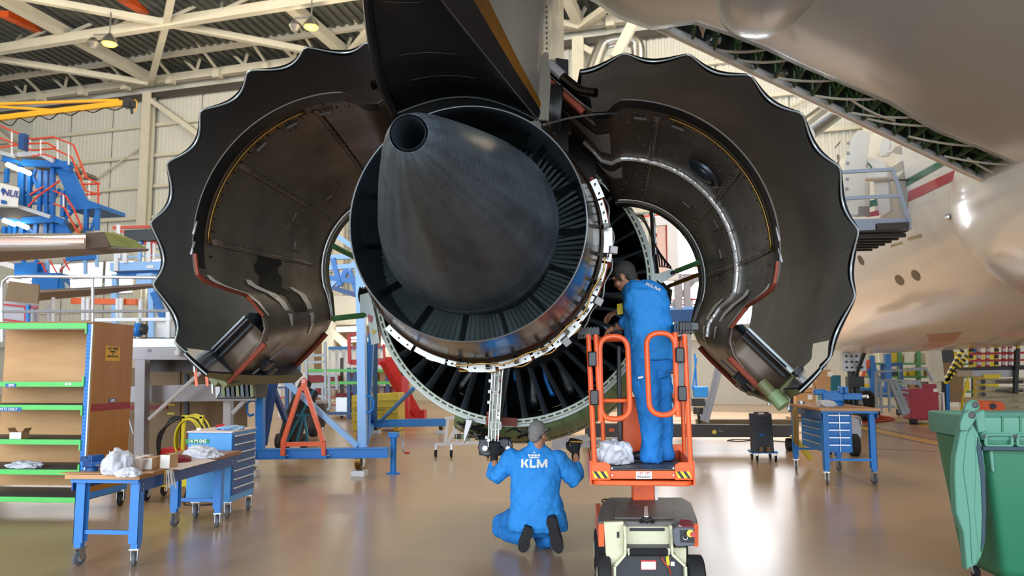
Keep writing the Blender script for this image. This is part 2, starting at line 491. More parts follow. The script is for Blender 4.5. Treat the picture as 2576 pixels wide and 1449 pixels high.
for s in (-14, 0, 14, 28, 42):
    c = MB()
    c.bar(W(s, 0, 0.55), W(s, EAVE, 0.55), 0.62, 0.12, up=WN)
    c.bar(W(s, 0, 0.95), W(s, EAVE, 0.95), 0.62, 0.12, up=WN)
    c.bar(W(s, 0, 0.75), W(s, EAVE, 0.75), 0.12, 0.4, up=WN)
    O('column', c, 'steel_cream', wl, smooth=0)
    O('wall_brace', MB().bar(W(s, EAVE - 0.4, 0.7), W(s + 9, EAVE - 6.6, 0.7), 0.5, 0.3), 'steel_cream', wl, smooth=0)
    O('wall_tie', MB().cyl(W(s, EAVE - 3, 0.4), W(s - 7, EAVE - 6.6, 0.4), 0.06, n=6), 'steel_cream', wl)
ce = O('ceiling', MB().prism([W(-40, 20.75, -0.5), W(80, 20.75, -0.5), W(80, 22.6, 20), W(-40, 22.6, 20)], (0, 0, 0.2)).prism([W(-40, 22.6, 20), W(80, 22.6, 20), W(80, 24.4, 62), W(-40, 24.4, 62)], (0, 0, 0.2)), 'deck_grey', kind='structure', smooth=0)
# deck ribs run away from the wall
for i in range(120):
    s = -22 + i * 0.55
    O('deck_rib', MB().bar(W(s, 20.72, 0), W(s, 22.2, 16), 0.24, 0.1), 'deck_grey', ce, smooth=0)
RZ = 20.1
def rb(name, a, b, w, h, m='steel_cream'): return O(name, MB().bar(a, b, w, h), m, ce, smooth=0)
for d in (0.6, 7.4, 14.4):
    rb('roof_beam', W(-30, RZ, d), W(70, RZ, d), 0.42, 0.5 if d < 1 else 0.5)
rb('roof_beam', W(-30, RZ + 0.75, 2.4), W(70, RZ + 0.75, 2.4), 0.3, 0.36)
for k in range(-2, 5):
    s = k * 14
    for t in (-1, 1):
        rb('roof_brace', W(s, RZ - 0.2, 0.7), W(s + t * 7, RZ, 7.4), 0.34, 0.34)
        rb('roof_brace', W(s + t * 7, RZ, 7.4), W(s, RZ, 14.4), 0.34, 0.34)
    rb('roof_beam', W(s, RZ + 0.1, 0.5), W(s, RZ + 0.9, 16), 0.5, 0.6)
    rb('roof_beam', W(s + 7, RZ + 1.4, 0.5), W(s + 7, RZ + 1.9, 16), 0.3, 0.4)
    for j in range(4):
        q = s + j * 3.5
        rb('roof_web', W(q, RZ + 0.2, 0.7), W(q + 1.75, RZ + 2.2, 2.0), 0.16, 0.16)
        rb('roof_web', W(q + 3.5, RZ + 0.2, 0.7), W(q + 1.75, RZ + 2.2, 2.0), 0.16, 0.16)
        rb('roof_web', W(q, RZ + 0.2, 7.4), W(q + 1.75, RZ + 2.4, 5.2), 0.16, 0.16)
        rb('roof_web', W(q, RZ + 0.2, 7.4), W(q - 1.75, RZ + 2.4, 5.2), 0.16, 0.16)
        rb('roof_web', W(q + 1.75, RZ - 0.1, 0.7), W(q + 1.75, RZ + 2.4, 5.6), 0.13, 0.13)
        O('roof_hanger', MB().box(W(q + 1.75, RZ - 0.25, 0.9), (0.45, 0.45, 0.5), rz=-WB), 'steel_cream', ce, smooth=0)
for q in (P(15, 70, 40), P(360, 25, 40), P(690, 15, 40)):
    s = (q - W0).dot(WU)
    rb('crane_rail', W(s - 0.6, 21.6, 5.6), W(s + 0.5, 21.0, 9.4), 0.55, 0.35, 'crane_orange')
# dark conduit under the eave beam
rb('conduit', W(-30, EAVE - 0.15, 0.5), W(70, EAVE - 0.15, 0.5), 0.3, 0.35, 'bumper_grey')
for x, z in ((-45, 11), (45, 11)):
    O('wall_left' if x < 0 else 'wall_right', MB().box((x, 20, z), (0.3, 70, 24)), 'wall_cream', kind='structure', smooth=0)
# roof lamps in view
for i, (px, py) in enumerate(((275, 108), (783, 66))):
    q = P(px, py, 37.0)
    t = thing('roof_lamp', ('glowing orange roof lamp under the beams above the yellow jib crane', 'glowing orange roof lamp above the scalloped cowl half')[i], 'lamp', q, group='roof lamps')
    O('reflector', MB().tube([q + V((0, 0, 0.5)), q + V((0, 0, 0.35)), q + V((0, 0, 0.1)), q + V((0, 0, -0.05))], [0.08, 0.2, 0.36, 0.42], 16), 'lamp_metal', t)
    O('bulb', MB().tube([q + V((0, 0, 0.0)), q + V((0, 0, -0.12)), q + V((0, 0, -0.2))], [0.36, 0.3, 0.1], 14), 'lamp_glow', t)
    O('hanger', MB().cyl(q + V((0, 0, 0.5)), q + V((0, 0, 1.6)), 0.04, n=6), 'lamp_metal', t)
    O('ballast', MB().tube([q + V((-0.85, 0, 0.3)), q + V((-0.85, 0, 0.05)), q + V((-0.85, 0, -0.2))], [0.12, 0.3, 0.16], 12), 'lamp_metal', t)
    O('cross_arm', MB().bar(q + V((-0.85, 0, 0.45)), q + V((0, 0, 0.45)), 0.08), 'lamp_metal', t)
    light('roof_lamp_light', 'POINT', q + V((0, 0, -1.6)), 300, (1.0, 0.78, 0.5), shadow_soft_size=0.35)
# painted floor lines on the right
for a, b, w, m in (((2150, 1072), (2440, 1132), 0.3, 'line_yellow'), ((2150, 1066), (2440, 1124), 0.05, 'line_black'), ((2150, 1078), (2440, 1139), 0.05, 'line_black'),
                   ((2200, 1048), (2560, 1108), 0.3, 'line_yellow'), ((2180, 1128), (2440, 1140), 0.04, 'line_black')):
    p, q = G(*a), G(*b)
    O('floor_line', MB().bar(p + V((0, 0, 0.001)), q + V((0, 0, 0.001)), w, 0.004), m, fl, smooth=0)

# ------------------------------------------------------------------ jet engine
AX, AZ = -0.655, 2.595
AC = (AX, AZ)
def ER(a, r, Y): return V((AX - r * math.sin(a), Y, AZ + r * math.cos(a)))
eng = thing('jet_engine', 'dark turbofan engine with long grey exhaust cone, its cowls swung open', 'engine', (AX, 6.2, 0))
coneo = O('exhaust_cone', MB().lathe([(3.06, 0.078), (3.062, 0.082), (3.2, 0.135), (3.35, 0.182), (3.5, 0.224), (3.7, 0.280), (3.9, 0.333), (4.1, 0.385), (4.3, 0.436), (4.45, 0.473), (4.6, 0.509), (4.7, 0.530), (4.80, 0.549)], AC, 96).shear(), 'cone_metal', eng, smooth=50)
O('cone_rim', MB().lathe([(4.80, 0.549), (4.815, 0.556), (4.86, 0.565), (4.91, 0.566), (4.95, 0.556), (4.98, 0.535), (5.6, 0.50), (6.3, 0.50)], AC, 96), 'cone_metal', eng, smooth=60)
O('tip_tube', MB().lathe([(3.5, 0.066), (3.055, 0.066), (3.05, 0.068), (3.055, 0.070), (3.5, 0.070)], AC, 48).shear(), 'nozzle_metal', coneo)
O('tip_lining', MB().lathe([(3.062, 0.078), (3.45, 0.078), (3.5, 0.0)], AC, 48).shear(), 'black_void', coneo)
O('cone_seam', MB().tube([ER(math.radians(k * 3.75), 0.512, 4.612) for k in range(96)], 0.0016, 4, closed=True), 'dark_strut', coneo)
noz = O('exhaust_nozzle', MB().lathe([(6.4, 0.775), (5.9, 0.78), (5.5, 0.775), (5.2, 0.762), (4.95, 0.747), (4.80, 0.733), (4.795, 0.737)], AC, 96), 'nozzle_metal', eng, smooth=50)
O('nozzle_lip', MB().tube([ER(math.radians(k * 3.75), 0.736, 4.797) for k in range(96)], 0.0055, 6, closed=True), 'steel', noz)
O('nozzle_skin', MB().lathe([(4.797, 0.740), (4.95, 0.765), (5.15, 0.795), (5.32, 0.822), (5.36, 0.830), (5.38, 0.842), (5.40, 0.832), (5.62, 0.845)], AC, 96), 'nozzle_side', eng, smooth=40)
O('nozzle_band', MB().lathe([(5.42, 0.838), (5.43, 0.862), (5.47, 0.866), (5.48, 0.842)], AC, 96), 'nozzle_side', eng)
# rear turbine blades and frame struts
bl = MB()
rows = []
for i in range(7):
    r = 0.49 + 0.295 * i / 6; tw = R_(40 - 14 * i / 6)
    row = []
    for t, th in ((-1, 0), (-0.4, 0.006), (0.4, 0.007), (1, 0), (0.4, -0.004), (-0.4, -0.004)):
        u, n = t * 0.054, th
        row.append((u * math.sin(tw) + n * math.cos(tw), -u * math.cos(tw) + n * math.sin(tw), r))
    rows.append(row)
bl.loft(rows)
blm = mesh('turbine_blade', bl, 'vane_metal', 60)
NB = 112
for k in range(NB):
    o = O('turbine_blade', None, None, eng, me=blm)
    a = 2 * PI * k / NB
    o.matrix_basis = MX.Translation((AX, 5.82, AZ)) @ MX.Rotation(a, 4, 'Y')
st = MB(); rows = []
for i in range(4):
    r = 0.50 + 0.29 * i / 3; row = []
    for j in range(10):
        t = 2 * PI * j / 10
        row.append((0.013 * math.sin(t) + 0.03 * (r - 0.5), 0.12 * math.cos(t), r))
    rows.append(row)
st.loft(rows)
stm = mesh('frame_strut', st, 'dark_strut', 60)
for k in range(14):
    o = O('frame_strut', None, None, eng, me=stm)
    o.matrix_basis = MX.Translation((AX, 5.42, AZ)) @ MX.Rotation(2 * PI * (k + 0.35) / 14, 4, 'Y')
O('turbine_wall', MB().lathe([(5.98, 0.5), (5.98, 0.79)], AC, 48), 'black_void', eng)
# bright seal-ring brackets round the lower and right edge
def brk(a0, a1, r0, r1, Y, th=0.006, n=6):
    mb = MB(); A = [ER(a0 + (a1 - a0) * i / n, r0, Y) for i in range(n + 1)]; B = [ER(a0 + (a1 - a0) * i / n, r1, Y) for i in range(n + 1)]
    A2 = [q + V((0, th, 0)) for q in A]; B2 = [q + V((0, th, 0)) for q in B]
    mb.grid([A, B, B2, A2], cv=True)
    mb.add([A[0], B[0], B2[0], A2[0]], [(0, 1, 2, 3)]); mb.add([A[-1], B[-1], B2[-1], A2[-1]], [(3, 2, 1, 0)])
    return mb
segs = []
a = R_(-62)
random.seed(3)
while a > R_(-222):
    w = R_(random.choice((9, 12, 15))); segs.append((a, a - w)); a -= w + R_(random.choice((0.8, 1.5)))
for i, (a0, a1) in enumerate(segs):
    wd_ = random.choice((0.035, 0.045, 0.055))
    b = O('seal_bracket', brk(a0, a1, 0.868, 0.868 + wd_, 5.50 + random.uniform(-0.02, 0.02)), 'bracket_metal', eng, smooth=0)
    O('bracket_flange', brk(a0 - R_(0.5), a1 + R_(0.5), 0.858, 0.868, 5.47, 0.09), 'bracket_metal', b, smooth=0)
    nb = max(2, int(abs(a1 - a0) / R_(4)))
    for j in range(nb):
        q = ER(a0 + (a1 - a0) * (j + 0.5) / nb, 0.868 + wd_ / 2, 5.485)
        O('bracket_bolt', MB().cyl(q, q + V((0, 0.02, 0)), 0.007, n=6), 'bolt', b)
for a0 in (-95, -118, -140):
    q = ER(R_(a0), 0.90, 5.48); e = ER(R_(a0), 0.955, 5.50)
    O('latch_lug', MB().bar(q, e, 0.055, 0.05, up=(0, 1, 0)), 'dock_grey', eng, bevel=0.006)
O('seal_strip', MB().tube([ER(R_(-60 - k * 2), 0.90, 5.56) for k in range(66)], 0.014, 6), 'seal_red', eng)
for (aa, bb, rr, YY, th) in ((-120, -205, 0.895, 5.53, 0.009), (-130, -190, 0.915, 5.6, 0.007), (-70, -130, 0.93, 5.66, 0.008), (-100, -190, 0.875, 5.36, 0.006)):
    O('fuel_tube', MB().tube([ER(R_(aa + (bb - aa) * k / 30), rr + 0.012 * math.sin(k * 0.9), YY) for k in range(31)], th, 6), random.choice(('hose_black', 'brass', 'steel')), eng)
for k in range(9):
    a = R_(-85 - k * 13); q = ER(a, 0.86, 5.40 + 0.05 * (k % 2))
    O('clamp', MB().bar(q, ER(a, 0.90, 5.42), 0.03, 0.02, up=(0, 1, 0)), 'bracket_metal', eng, bevel=0.003)
# core casing going forward
O('core_casing', MB().lathe([(5.62, 0.845), (6.0, 0.80), (6.8, 0.74), (7.5, 0.72), (8.2, 0.80), (8.45, 0.90), (9.0, 0.92)], AC, 64), 'dark_strut', eng)
O('casing_disc', MB().cyl(P(1512, 652, 5.75), P(1512, 652, 5.75) + V((0.05, 0.02, 0)), 0.075, n=20), 'seal_red', eng)
O('sensor_can', MB().cyl(P(1516, 652, 5.8), P(1534, 655, 5.8), 0.05, n=18), 'steel', eng)
# outlet guide vanes between core and fan case
gv = MB(); rows = []
for i in range(9):
    t = i / 8; r = 0.88 + 0.54 * t
    ch = 0.10 + 0.05 * max(0, (t - 0.75) * 4) ** 2 * 0.5
    thk = 0.012 + 0.012 * max(0, (t - 0.8) * 5) ** 2
    row = []
    for j in range(8):
        q = 2 * PI * j / 8
        u, n = ch * math.cos(q), thk * math.sin(q)
        tw = R_(13)
        row.append((u * math.sin(tw) + n * math.cos(tw) + 0.05 * (1 - t), -u * math.cos(tw) + n * math.sin(tw) - 0.06 * t, r))
    rows.append(row)
gv.loft(rows)
gvm = mesh('guide_vane', gv, 'ogv', 60)
for k in range(40):
    o = O('guide_vane', None, None, eng, me=gvm)
    o.matrix_basis = MX.Translation((AX, 8.52, AZ)) @ MX.Rotation(2 * PI * (k + 0.4) / 40, 4, 'Y')
fb = MB(); rows = []
for i in range(7):
    t = i / 6; r = 0.4 + 1.0 * t; tw = R_(20 + 40 * t); row = []
    for u in (-1, -0.5, 0, 0.5, 1):
        c = 0.26 * u
        row.append((c * math.sin(tw), c * math.cos(tw) + 0.1 * math.sin(t * 3), r))
    rows.append(row)
fb.grid(rows)
fbm = mesh('fan_blade', fb, 'fan_black', 60)
for k in range(18):
    o = O('fan_blade', None, None, eng, me=fbm, solid=0.012)
    o.matrix_basis = MX.Translation((AX, 9.45, AZ)) @ MX.Rotation(2 * PI * k / 18, 4, 'Y')
O('fan_shadow_disc', MB().lathe([(9.9, 0.0), (9.9, 1.42)], AC, 48), 'black_void', eng)  # black disc standing in for the darkness behind the fan blades
O('fan_case_inside', MB().lathe([(8.31, 1.415), (8.6, 1.42), (9.9, 1.42)], AC, 96), 'fan_black', eng)
fc = O('fan_case_flange', MB().lathe([(8.29, 1.408), (8.28, 1.412), (8.28, 1.462), (8.30, 1.466), (8.40, 1.466)], AC, 128), 'flange_green', eng, smooth=30)
O('fan_case_ring', MB().lathe([(8.36, 1.466), (8.34, 1.47), (8.34, 1.498), (8.37, 1.502), (8.9, 1.505), (9.0, 1.54), (9.9, 1.56)], AC, 96), 'case_grey', eng, smooth=30)
lug = MB().box((0, 0, 1.437), (0.055, 0.012, 0.016))
lugm = mesh('flange_slot', lug, 'text_dark', 0)
for k in range(110):
    o = O('flange_slot', None, None, fc, me=lugm)
    o.matrix_basis = MX.Translation((AX, 8.277, AZ)) @ MX.Rotation(2 * PI * k / 110, 4, 'Y')
cw = O('fan_cowl_lower', MB().lathe([(8.45, 1.49), (8.55, 1.57), (8.8, 1.66), (9.3, 1.745), (10.4, 1.80)], AC, 48, R_(156), R_(252)), 'primer_green', eng, solid=0.02)
for k in range(12):
    a = R_(160 + k * 8)
    O('cowl_rib', MB().tube([ER(a, 1.50, 8.44), ER(a, 1.575, 8.53), ER(a, 1.67, 8.79), ER(a, 1.755, 9.3)], 0.012, 6), 'primer_green', cw)
O('cowl_edge_bead', MB().tube([ER(R_(158 + k * 2.6), 1.70, 9.0) for k in range(36)], 0.012, 6), 'hose_black', cw)
q = P(1450, 1075, 8.85)
O('cowl_latch', MB().tube(rrect(P(1428, 1062, 8.7), P(1440, 1085, 8.7), P(1452, 1082, 8.7), P(1445, 1060, 8.7), 0.02), 0.006, 6, closed=True), 'steel', eng)
for (a, b) in (((1306, 912), (1299, 958)), ((1367, 905), (1390, 995))):
    p0, p1 = P(*a, 8.62), P(*b, 8.62); mid = p0.lerp(p1, 0.5) + V((-0.03, 0, 0))
    pts = catmull([p0, mid, p1], 5)
    O('blue_tape', MB().grid([[q + V((-0.008 - 0.02 * i / len(pts), 0, 0)) for i, q in enumerate(pts)], [q + V((0.008 + 0.02 * i / len(pts), -0.01, 0)) for i, q in enumerate(pts)]]), 'bright_blue', eng, solid=0.002)
# lower service strut with tubes
sp = O('service_strut', MB().bar(P(1254, 925, 8.05), P(1241, 1132, 8.05), 0.10, 0.16, up=(0, 1, 0)), 'flange_green', eng, bevel=0.008)
for dx in (-13, -5, 5, 13):
    O('strut_tube', MB().tube([P(1253 + dx * 1.2, 905, 7.93), P(1250 + dx, 950, 7.93), P(1243 + dx, 1060, 7.93), P(1240 + dx * 0.9, 1130, 7.93)], 0.007, 6), 'steel', sp)
for (y0, y1, w) in ((945, 985, 8), (990, 1030, 8), (1062, 1080, 13)):
    O('strut_loop', MB().tube(rrect(P(1247 - w, y0, 7.91), P(1247 - w, y1, 7.91), P(1247 + w, y1, 7.91), P(1247 + w, y0, 7.91), 0.012, 3), 0.006, 6, closed=True), 'white_paint', sp)
for y in (958, 985, 1012, 1040, 1050, 1100):
    for dx in (-14, 13):
        O('strut_clip', MB().box(P(1247 + dx - (y - 958) * 0.06, y, 7.95), (0.025, 0.05, 0.03)), random.choice(('steel', 'bracket_metal', 'seal_red')), sp, smooth=0)
for a, b in ((1222, 1244), (1262, 1300)):
    O('strut_pad', MB().prism([P(a, 1050, 8.2), P(b, 1052, 8.2), P(b, 1074, 8.2), P(a, 1070, 8.2)], (0, 0.03, 0)), 'seal_red', eng)
O('strut_head', MB().loft([[P(1210, 890, 5.75), P(1300, 890, 5.75), P(1300, 905, 5.9), P(1210, 905, 5.9)], [P(1236, 925, 7.9), P(1272, 925, 7.9), P(1272, 930, 8.1), P(1236, 930, 8.1)]]), 'bracket_metal', eng)
O('strut_shadow', MB().prism([P(1266, 915, 8.25), P(1285, 915, 8.25), P(1262, 1055, 8.25), P(1252, 1055, 8.25)], (0, 0.1, 0)), 'fan_black', eng)  # dark wedge imitating the shadow beside the service strut
# accessory pack under the fan case
ac = O('accessory_pack', MB().box(P(1246, 1122, 8.1), (0.30, 0.30, 0.16)).cyl(P(1225, 1125, 7.95), P(1225, 1125, 8.25), 0.09, n=14).cyl(P(1270, 1122, 7.95), P(1270, 1122, 8.25), 0.08, n=14), 'dark_panel', eng, bevel=0.01)
for (x, y, r) in ((1220, 1128, 0.035), (1278, 1128, 0.03), (1229, 1108, 0.02)):
    O('foil_can', MB().tube([P(x, y, 7.82), P(x, y, 7.9), P(x, y, 8.0)], [r * 0.7, r, r * 0.95], 10), 'foil', ac)
random.seed(11)
for k in range(26):
    x0 = random.uniform(1145, 1225); y0 = 1062 + random.uniform(-6, 18) + (x0 - 1145) * 0.12
    x1 = x0 + random.uniform(15, 60); y1 = y0 + random.uniform(5, 45); Y = random.uniform(8.3, 8.9)
    O('harness_hose', MB().tube(catmull([P(x0, y0, Y), P((x0 + x1) / 2, y0 + random.uniform(-4, 22), Y - 0.12), P(x1, min(y1, 1125), Y)], 5), random.uniform(0.006, 0.013), 6), random.choice(('hose_black', 'hose_black', 'hose_black', 'steel')), eng)
for k in range(10):
    x0 = random.uniform(1290, 1330); y0 = random.uniform(1065, 1110)
    O('harness_hose', MB().tube(catmull([P(x0 - 20, y0, 8.5), P(x0, y0 - 8, 8.4), P(x0 + 18, y0 + 6, 8.5), P(x0 + 4, y0 + 14, 8.5)], 5), 0.009, 6), random.choice(('hose_black', 'steel')), eng)
for k in range(8):
    O('junction_box', MB().box(P(random.uniform(1150, 1225), random.uniform(1075, 1108), 8.6), (0.07, 0.06, 0.05), rz=random.random()), random.choice(('dark_panel', 'bracket_metal', 'primer_green')), eng, bevel=0.005)
O('drain_mast', MB().prism([P(1173, 1055, 8.2), P(1188, 1058, 8.2), P(1178, 1085, 8.2), P(1166, 1116, 8.2), P(1168, 1085, 8.2)], (0, 0.12, 0)), 'white_paint', eng)
# hold-open brackets and rods at both sides of the fan case
lb = O('hinge_bracket', MB().prism([P(905, 742, 8.2), P(930, 735, 8.2), P(945, 800, 8.2), P(955, 862, 8.2), P(934, 868, 8.2), P(925, 800, 8.2), P(906, 790, 8.2)], (0, 0.05, 0)), 'case_grey', eng)
O('warning_triangle', MB().prism([P(936, 828, 8.19), P(948, 832, 8.19), P(937, 843, 8.19)], (0, 0.004, 0)), 'hazard_yellow', lb, smooth=0)
O('bracket_tag', MB().prism([P(926, 790, 8.19), P(938, 796, 8.19), P(936, 812, 8.19), P(927, 808, 8.19)], (0, 0.004, 0)), 'stripe_red', lb, smooth=0)
O('hold_open_rod', MB().cyl(P(838, 801, 7.9), P(915, 793, 8.18), 0.03, n=12), 'rod_green', eng)
O('hold_open_rod', MB().cyl(P(840, 620, 8.0), P(900, 650, 8.4), 0.03, n=12), 'rod_green', eng)
for k in range(9):
    O('harness_hose', MB().tube(catmull([P(906 + k * 2, 722 + 3 * (k % 3), 8.3), P(902 + 3 * k, 745, 8.2 + 0.03 * k), P(910 + 2 * k, 772 + 2 * k, 8.25)], 4), 0.008, 6), 'hose_black', eng)
O('actuator', MB().tube([P(1640, 520, 8.5), P(1650, 705, 8.5)], 0.028, 12).tube([P(1643, 645, 8.5), P(1650, 705, 8.5)], 0.045, 12), 'hose_black', eng)
O('actuator_rod', MB().tube([P(1644, 530, 8.42), P(1650, 640, 8.42)], 0.012, 10), 'steel', eng)
rbk = O('hinge_bracket', MB().prism([P(1636, 688, 8.45), P(1655, 688, 8.45), P(1692, 676, 8.45), P(1700, 690, 8.45), P(1655, 718, 8.45), P(1638, 712, 8.45)], (0, 0.06, 0)), 'case_grey', eng)
O('hold_open_rod', MB().cyl(P(1702, 682, 8.4), P(1758, 660, 8.1), 0.028, n=12), 'rod_green', eng)
O('rod_eye', MB().cyl(P(1688, 687, 8.42), P(1704, 682, 8.4), 0.018, n=10), 'hose_black', eng)
O('hold_open_rod', MB().cyl(P(1682, 720, 8.45), P(1755, 692, 8.1), 0.022, n=12), 'brass', eng)
O('drain_boot', MB().loft([[P(1650, 705, 8.5) + V((0.06 * math.cos(t), 0.05 * math.sin(t), 0)) for t in [2 * PI * j / 8 for j in range(8)]],
                            [P(1668, 730, 8.5) + V((0.10 * math.cos(t), 0.07 * math.sin(t), 0)) for t in [2 * PI * j / 8 for j in range(8)]],
                            [P(1676, 765, 8.5) + V((0.05 * math.cos(t), 0.05 * math.sin(t), 0)) for t in [2 * PI * j / 8 for j in range(8)]]]), 'hose_black', eng)
for k in range(5):
    O('harness_hose', MB().tube(catmull([P(1600 + 4 * k, 540, 8.55), P(1622 + 3 * k, 560 + 5 * k, 8.45), P(1640 + 4 * k, 600 + 8 * k, 8.4), P(1655 + 8 * k, 640 + 8 * k, 8.45), P(1660 + 5 * k, 672, 8.5)], 5), 0.009, 6), random.choice(('hose_black', 'hose_black', 'bumper_grey')), eng)

# ------------------------------------------------------------------ cowl halves (thrust reverser halves swung open)
def cowl_half(side, cs, rs, ca, ra, cf, rf, alpha, name, label):
    """side +1 left, -1 right; closed-frame points are (x<0 outboard, w up), opened by alpha about a line along Y"""
    al = R_(alpha); ca_, sa_ = math.cos(al), math.sin(al)
    def opn(x, w, c, Y):
        X = x * ca_ + w * sa_; Wz = -x * sa_ + w * ca_
        return V((c[0] + side * X, Y, c[1] + Wz))
    def ph(p, r): return (-r * math.sin(R_(p)), r * math.cos(R_(p)))
    T = thing(name, label, 'engine cowl', (cs[0], 6.6, 0))
    # outer sleeve with scalloped trailing edge
    phis = [26 + (179 - 26) * i / 150 for i in range(151)]
    def edge(p):
        if p > 171: return 5.72 + 0.02 * (p - 171)
        t = ((p - 38.5) / 18.5) % 1.0
        s = math.sin(PI * t)
        return 5.69 + 0.26 * (math.sqrt(s * s + 0.008) - 0.09) / 0.91
    def rin(Y): return rs + 0.055 * math.sin(min(1, (Y - 5.7) / 1.7) * PI / 2)
    def rout(Y): return rs + 0.012 + 0.16 * min(1, (Y - 5.68) / 1.2) ** 0.8
    N = 14
    def yfw(p):
        q = max(0, min(1, (p - 95) / 40)); e_ = max(0, min(1, (p - 158) / 14)); return 8.3 + (1.0 * q * q * (3 - 2 * q)) * (1 - e_) - 0.2 * e_
    inner, outer = [], []
    for i in range(N + 1):
        t = i / N
        inner.append([opn(*ph(p, rin(edge(p) + (yfw(p) - edge(p)) * t)), cs, edge(p) + (yfw(p) - edge(p)) * t) for p in phis])
        outer.append([opn(*ph(p, rout(edge(p) + (yfw(p) - edge(p)) * t)), cs, edge(p) + (yfw(p) - edge(p)) * t) for p in phis])
    O('inner_sleeve', MB().grid(inner), 'cowl_inner', T, smooth=60)
    O('outer_skin', MB().grid(outer), 'cowl_outer', T, smooth=60)
    O('front_frame', MB().grid([inner[-1], outer[-1]]), 'bif_wall', T, smooth=0)
    O('edge_trim', MB().tube([inner[0][i].lerp(outer[0][i], 0.5) for i in range(len(phis))], 0.007, 6), 'cowl_edge', T)
    for p in (60, 97, 134, 160):
        a, b = [], []
        for i in range(8):
            Y = 5.95 + 1.3 * i / 7
            a.append(opn(*ph(p - 0.09, rin(Y) - 0.002), cs, Y)); b.append(opn(*ph(p + 0.09, rin(Y) - 0.002), cs, Y))
        O('sleeve_seam', MB().grid([a, b]), 'ifs_lip', T, smooth=0)
    # bottom closing edge of the sleeve
    O('sleeve_end', MB().grid([[inner[i][-1] for i in range(N + 1)], [outer[i][-1] for i in range(N + 1)]]), 'olive', T, smooth=0)
    O('bare_metal_panel', MB().grid([[opn(*ph(p, rin(edge(p) + 0.02 + L_) - 0.006), cs, edge(p) + 0.02 + L_) for p in [(162 if side < 0 else 170) + (178.5 - (162 if side < 0 else 170)) * j / 14 for j in range(15)]] for L_ in (0, 0.15, 0.3, 0.45)]), 'aluminium', T, smooth=60)
    # inner barrel round the core, flaring into upper and lower dividing walls
    A = [(-0.60, 1.40), (-0.60, 1.25), (-0.605, 1.12), (-0.615, 1.02), (-0.632, 0.93)]
    B = [(-0.25, -1.06), (-0.14, -1.12), (-0.075, -1.22), (-0.05, -1.35), (-0.05, -1.56)]
    A2 = [(-0.60, 1.40), (-0.60, 1.20), (-0.60, 1.02), (-0.59, 0.86), (-0.56, 0.74)]
    B2 = [(-0.19, -0.80), (-0.11, -0.87), (-0.065, -0.98), (-0.05, -1.15), (-0.05, -1.56)]
    arcs = [40 + (156 - 40) * i / 44 for i in range(45)]
    pa = A + [ph(p, ra) for p in arcs] + B
    pf = A2 + [ph(p, rf) for p in arcs] + B2
    n = len(pa)
    def sm(t): t = max(0, min(1, t)); return t * t * (3 - 2 * t)
    def yaft(i):
        p = 40 + (156 - 40) * (i - 5) / 44
        return 5.5 + 0.9 * sm((p - 149) / 9) + 0.35 * sm((46 - p) / 10)
    K = 14
    def pt(i, t, inset=0.0):
        ya = yaft(i); Y = ya + (8.15 - ya) * t; g = (Y - 5.5) / 2.65
        x = pa[i][0] * (1 - g) + pf[i][0] * g; w = pa[i][1] * (1 - g) + pf[i][1] * g
        bl_ = 0.05 * math.sin(PI * g)                       # slightly bellied barrel
        k = 1 + bl_ - inset
        if 5 <= i < 50: x *= k; w *= k
        else:
            x -= 0.0; 
            if inset: x += inset * (0.8 if i >= 50 else 0.8)
        c = (ca[0] * (1 - g) + cf[0] * g, ca[1] * (1 - g) + cf[1] * g)
        return opn(x, w, c, Y)
    O('inner_barrel', MB().grid([[pt(i, t / K) for i in range(n)] for t in range(K + 1)]), 'ifs_skin', T, smooth=70, solid=0.012, off=1)
    O('barrel_lip', MB().grid([[pt(i, t, 0.004) for i in range(4, 46)] for t in (-0.004, 0.015, 0.03, 0.045, 0.06)]), 'ifs_lip', T, smooth=70)
    O('lip_edge', MB().tube([pt(i, -0.004) for i in range(3, 47)], 0.004, 6), 'bumper_grey', T)
    O('latch_strip', MB().grid([[pt(i, t, 0.012) for i in range(14, 42)] for t in (0.075, 0.095)]), 'brass' , T, solid=0.012)
    for i in range(7, 44, 2):
        q = pt(i, 0.085, 0.02)
        O('strip_clip', MB().bar(pt(i, 0.078, 0.02), pt(i, 0.094, 0.02), 0.012, 0.01), 'ifs_lip', T, smooth=0)
    for i in (10, 16, 22) if side > 0 else (9, 15):
        O('bumper_pad', MB().tube([pt(i, 0.12, 0.02), pt(i + 2, 0.12, 0.02)], 0.016, 8), 'bumper_grey', T)
    # forward ring of bright metal with bolts
    O('front_ring', MB().tube([pt(i, 0.985, 0.012) for i in range(5, 52)], 0.022, 8), 'bracket_metal', T)
    O('front_ring_flange', MB().grid([[pt(i, 0.965, 0.004) for i in range(5, 52)], [pt(i, 1.0, 0.06) for i in range(5, 52)]]), 'bracket_metal', T, solid=0.004)
    # raised seams with rivets
    rv = MB()
    def rivet(q, r=0.008):
        rv.tube([q, q + V((0, -0.006, 0))], [r, r * 0.6], 6)
    for i0 in (12, 27, 40):
        O('seam_strip', MB().grid([[pt(i0, t / 10, 0.006) for t in range(1, 10)], [pt(i0 + 1, t / 10, 0.006) for t in range(1, 10)]]), 'ifs_skin', T, solid=0.004)
        for t in range(22):
            rivet(pt(i0, 0.1 + t * 0.04, 0.01).lerp(pt(i0 + 1, 0.1 + t * 0.04, 0.01), 0.2)); rivet(pt(i0, 0.1 + t * 0.04, 0.01).lerp(pt(i0 + 1, 0.1 + t * 0.04, 0.01), 0.8))
    random.seed(5 + side)
    for k in range(60):
        rivet(pt(random.randint(7, 46), random.uniform(0.15, 0.92), 0.006), 0.009)
    for i in range(8, 46):
        for dt in (0.105, 0.118): rivet(pt(i, dt, 0.006), 0.005)
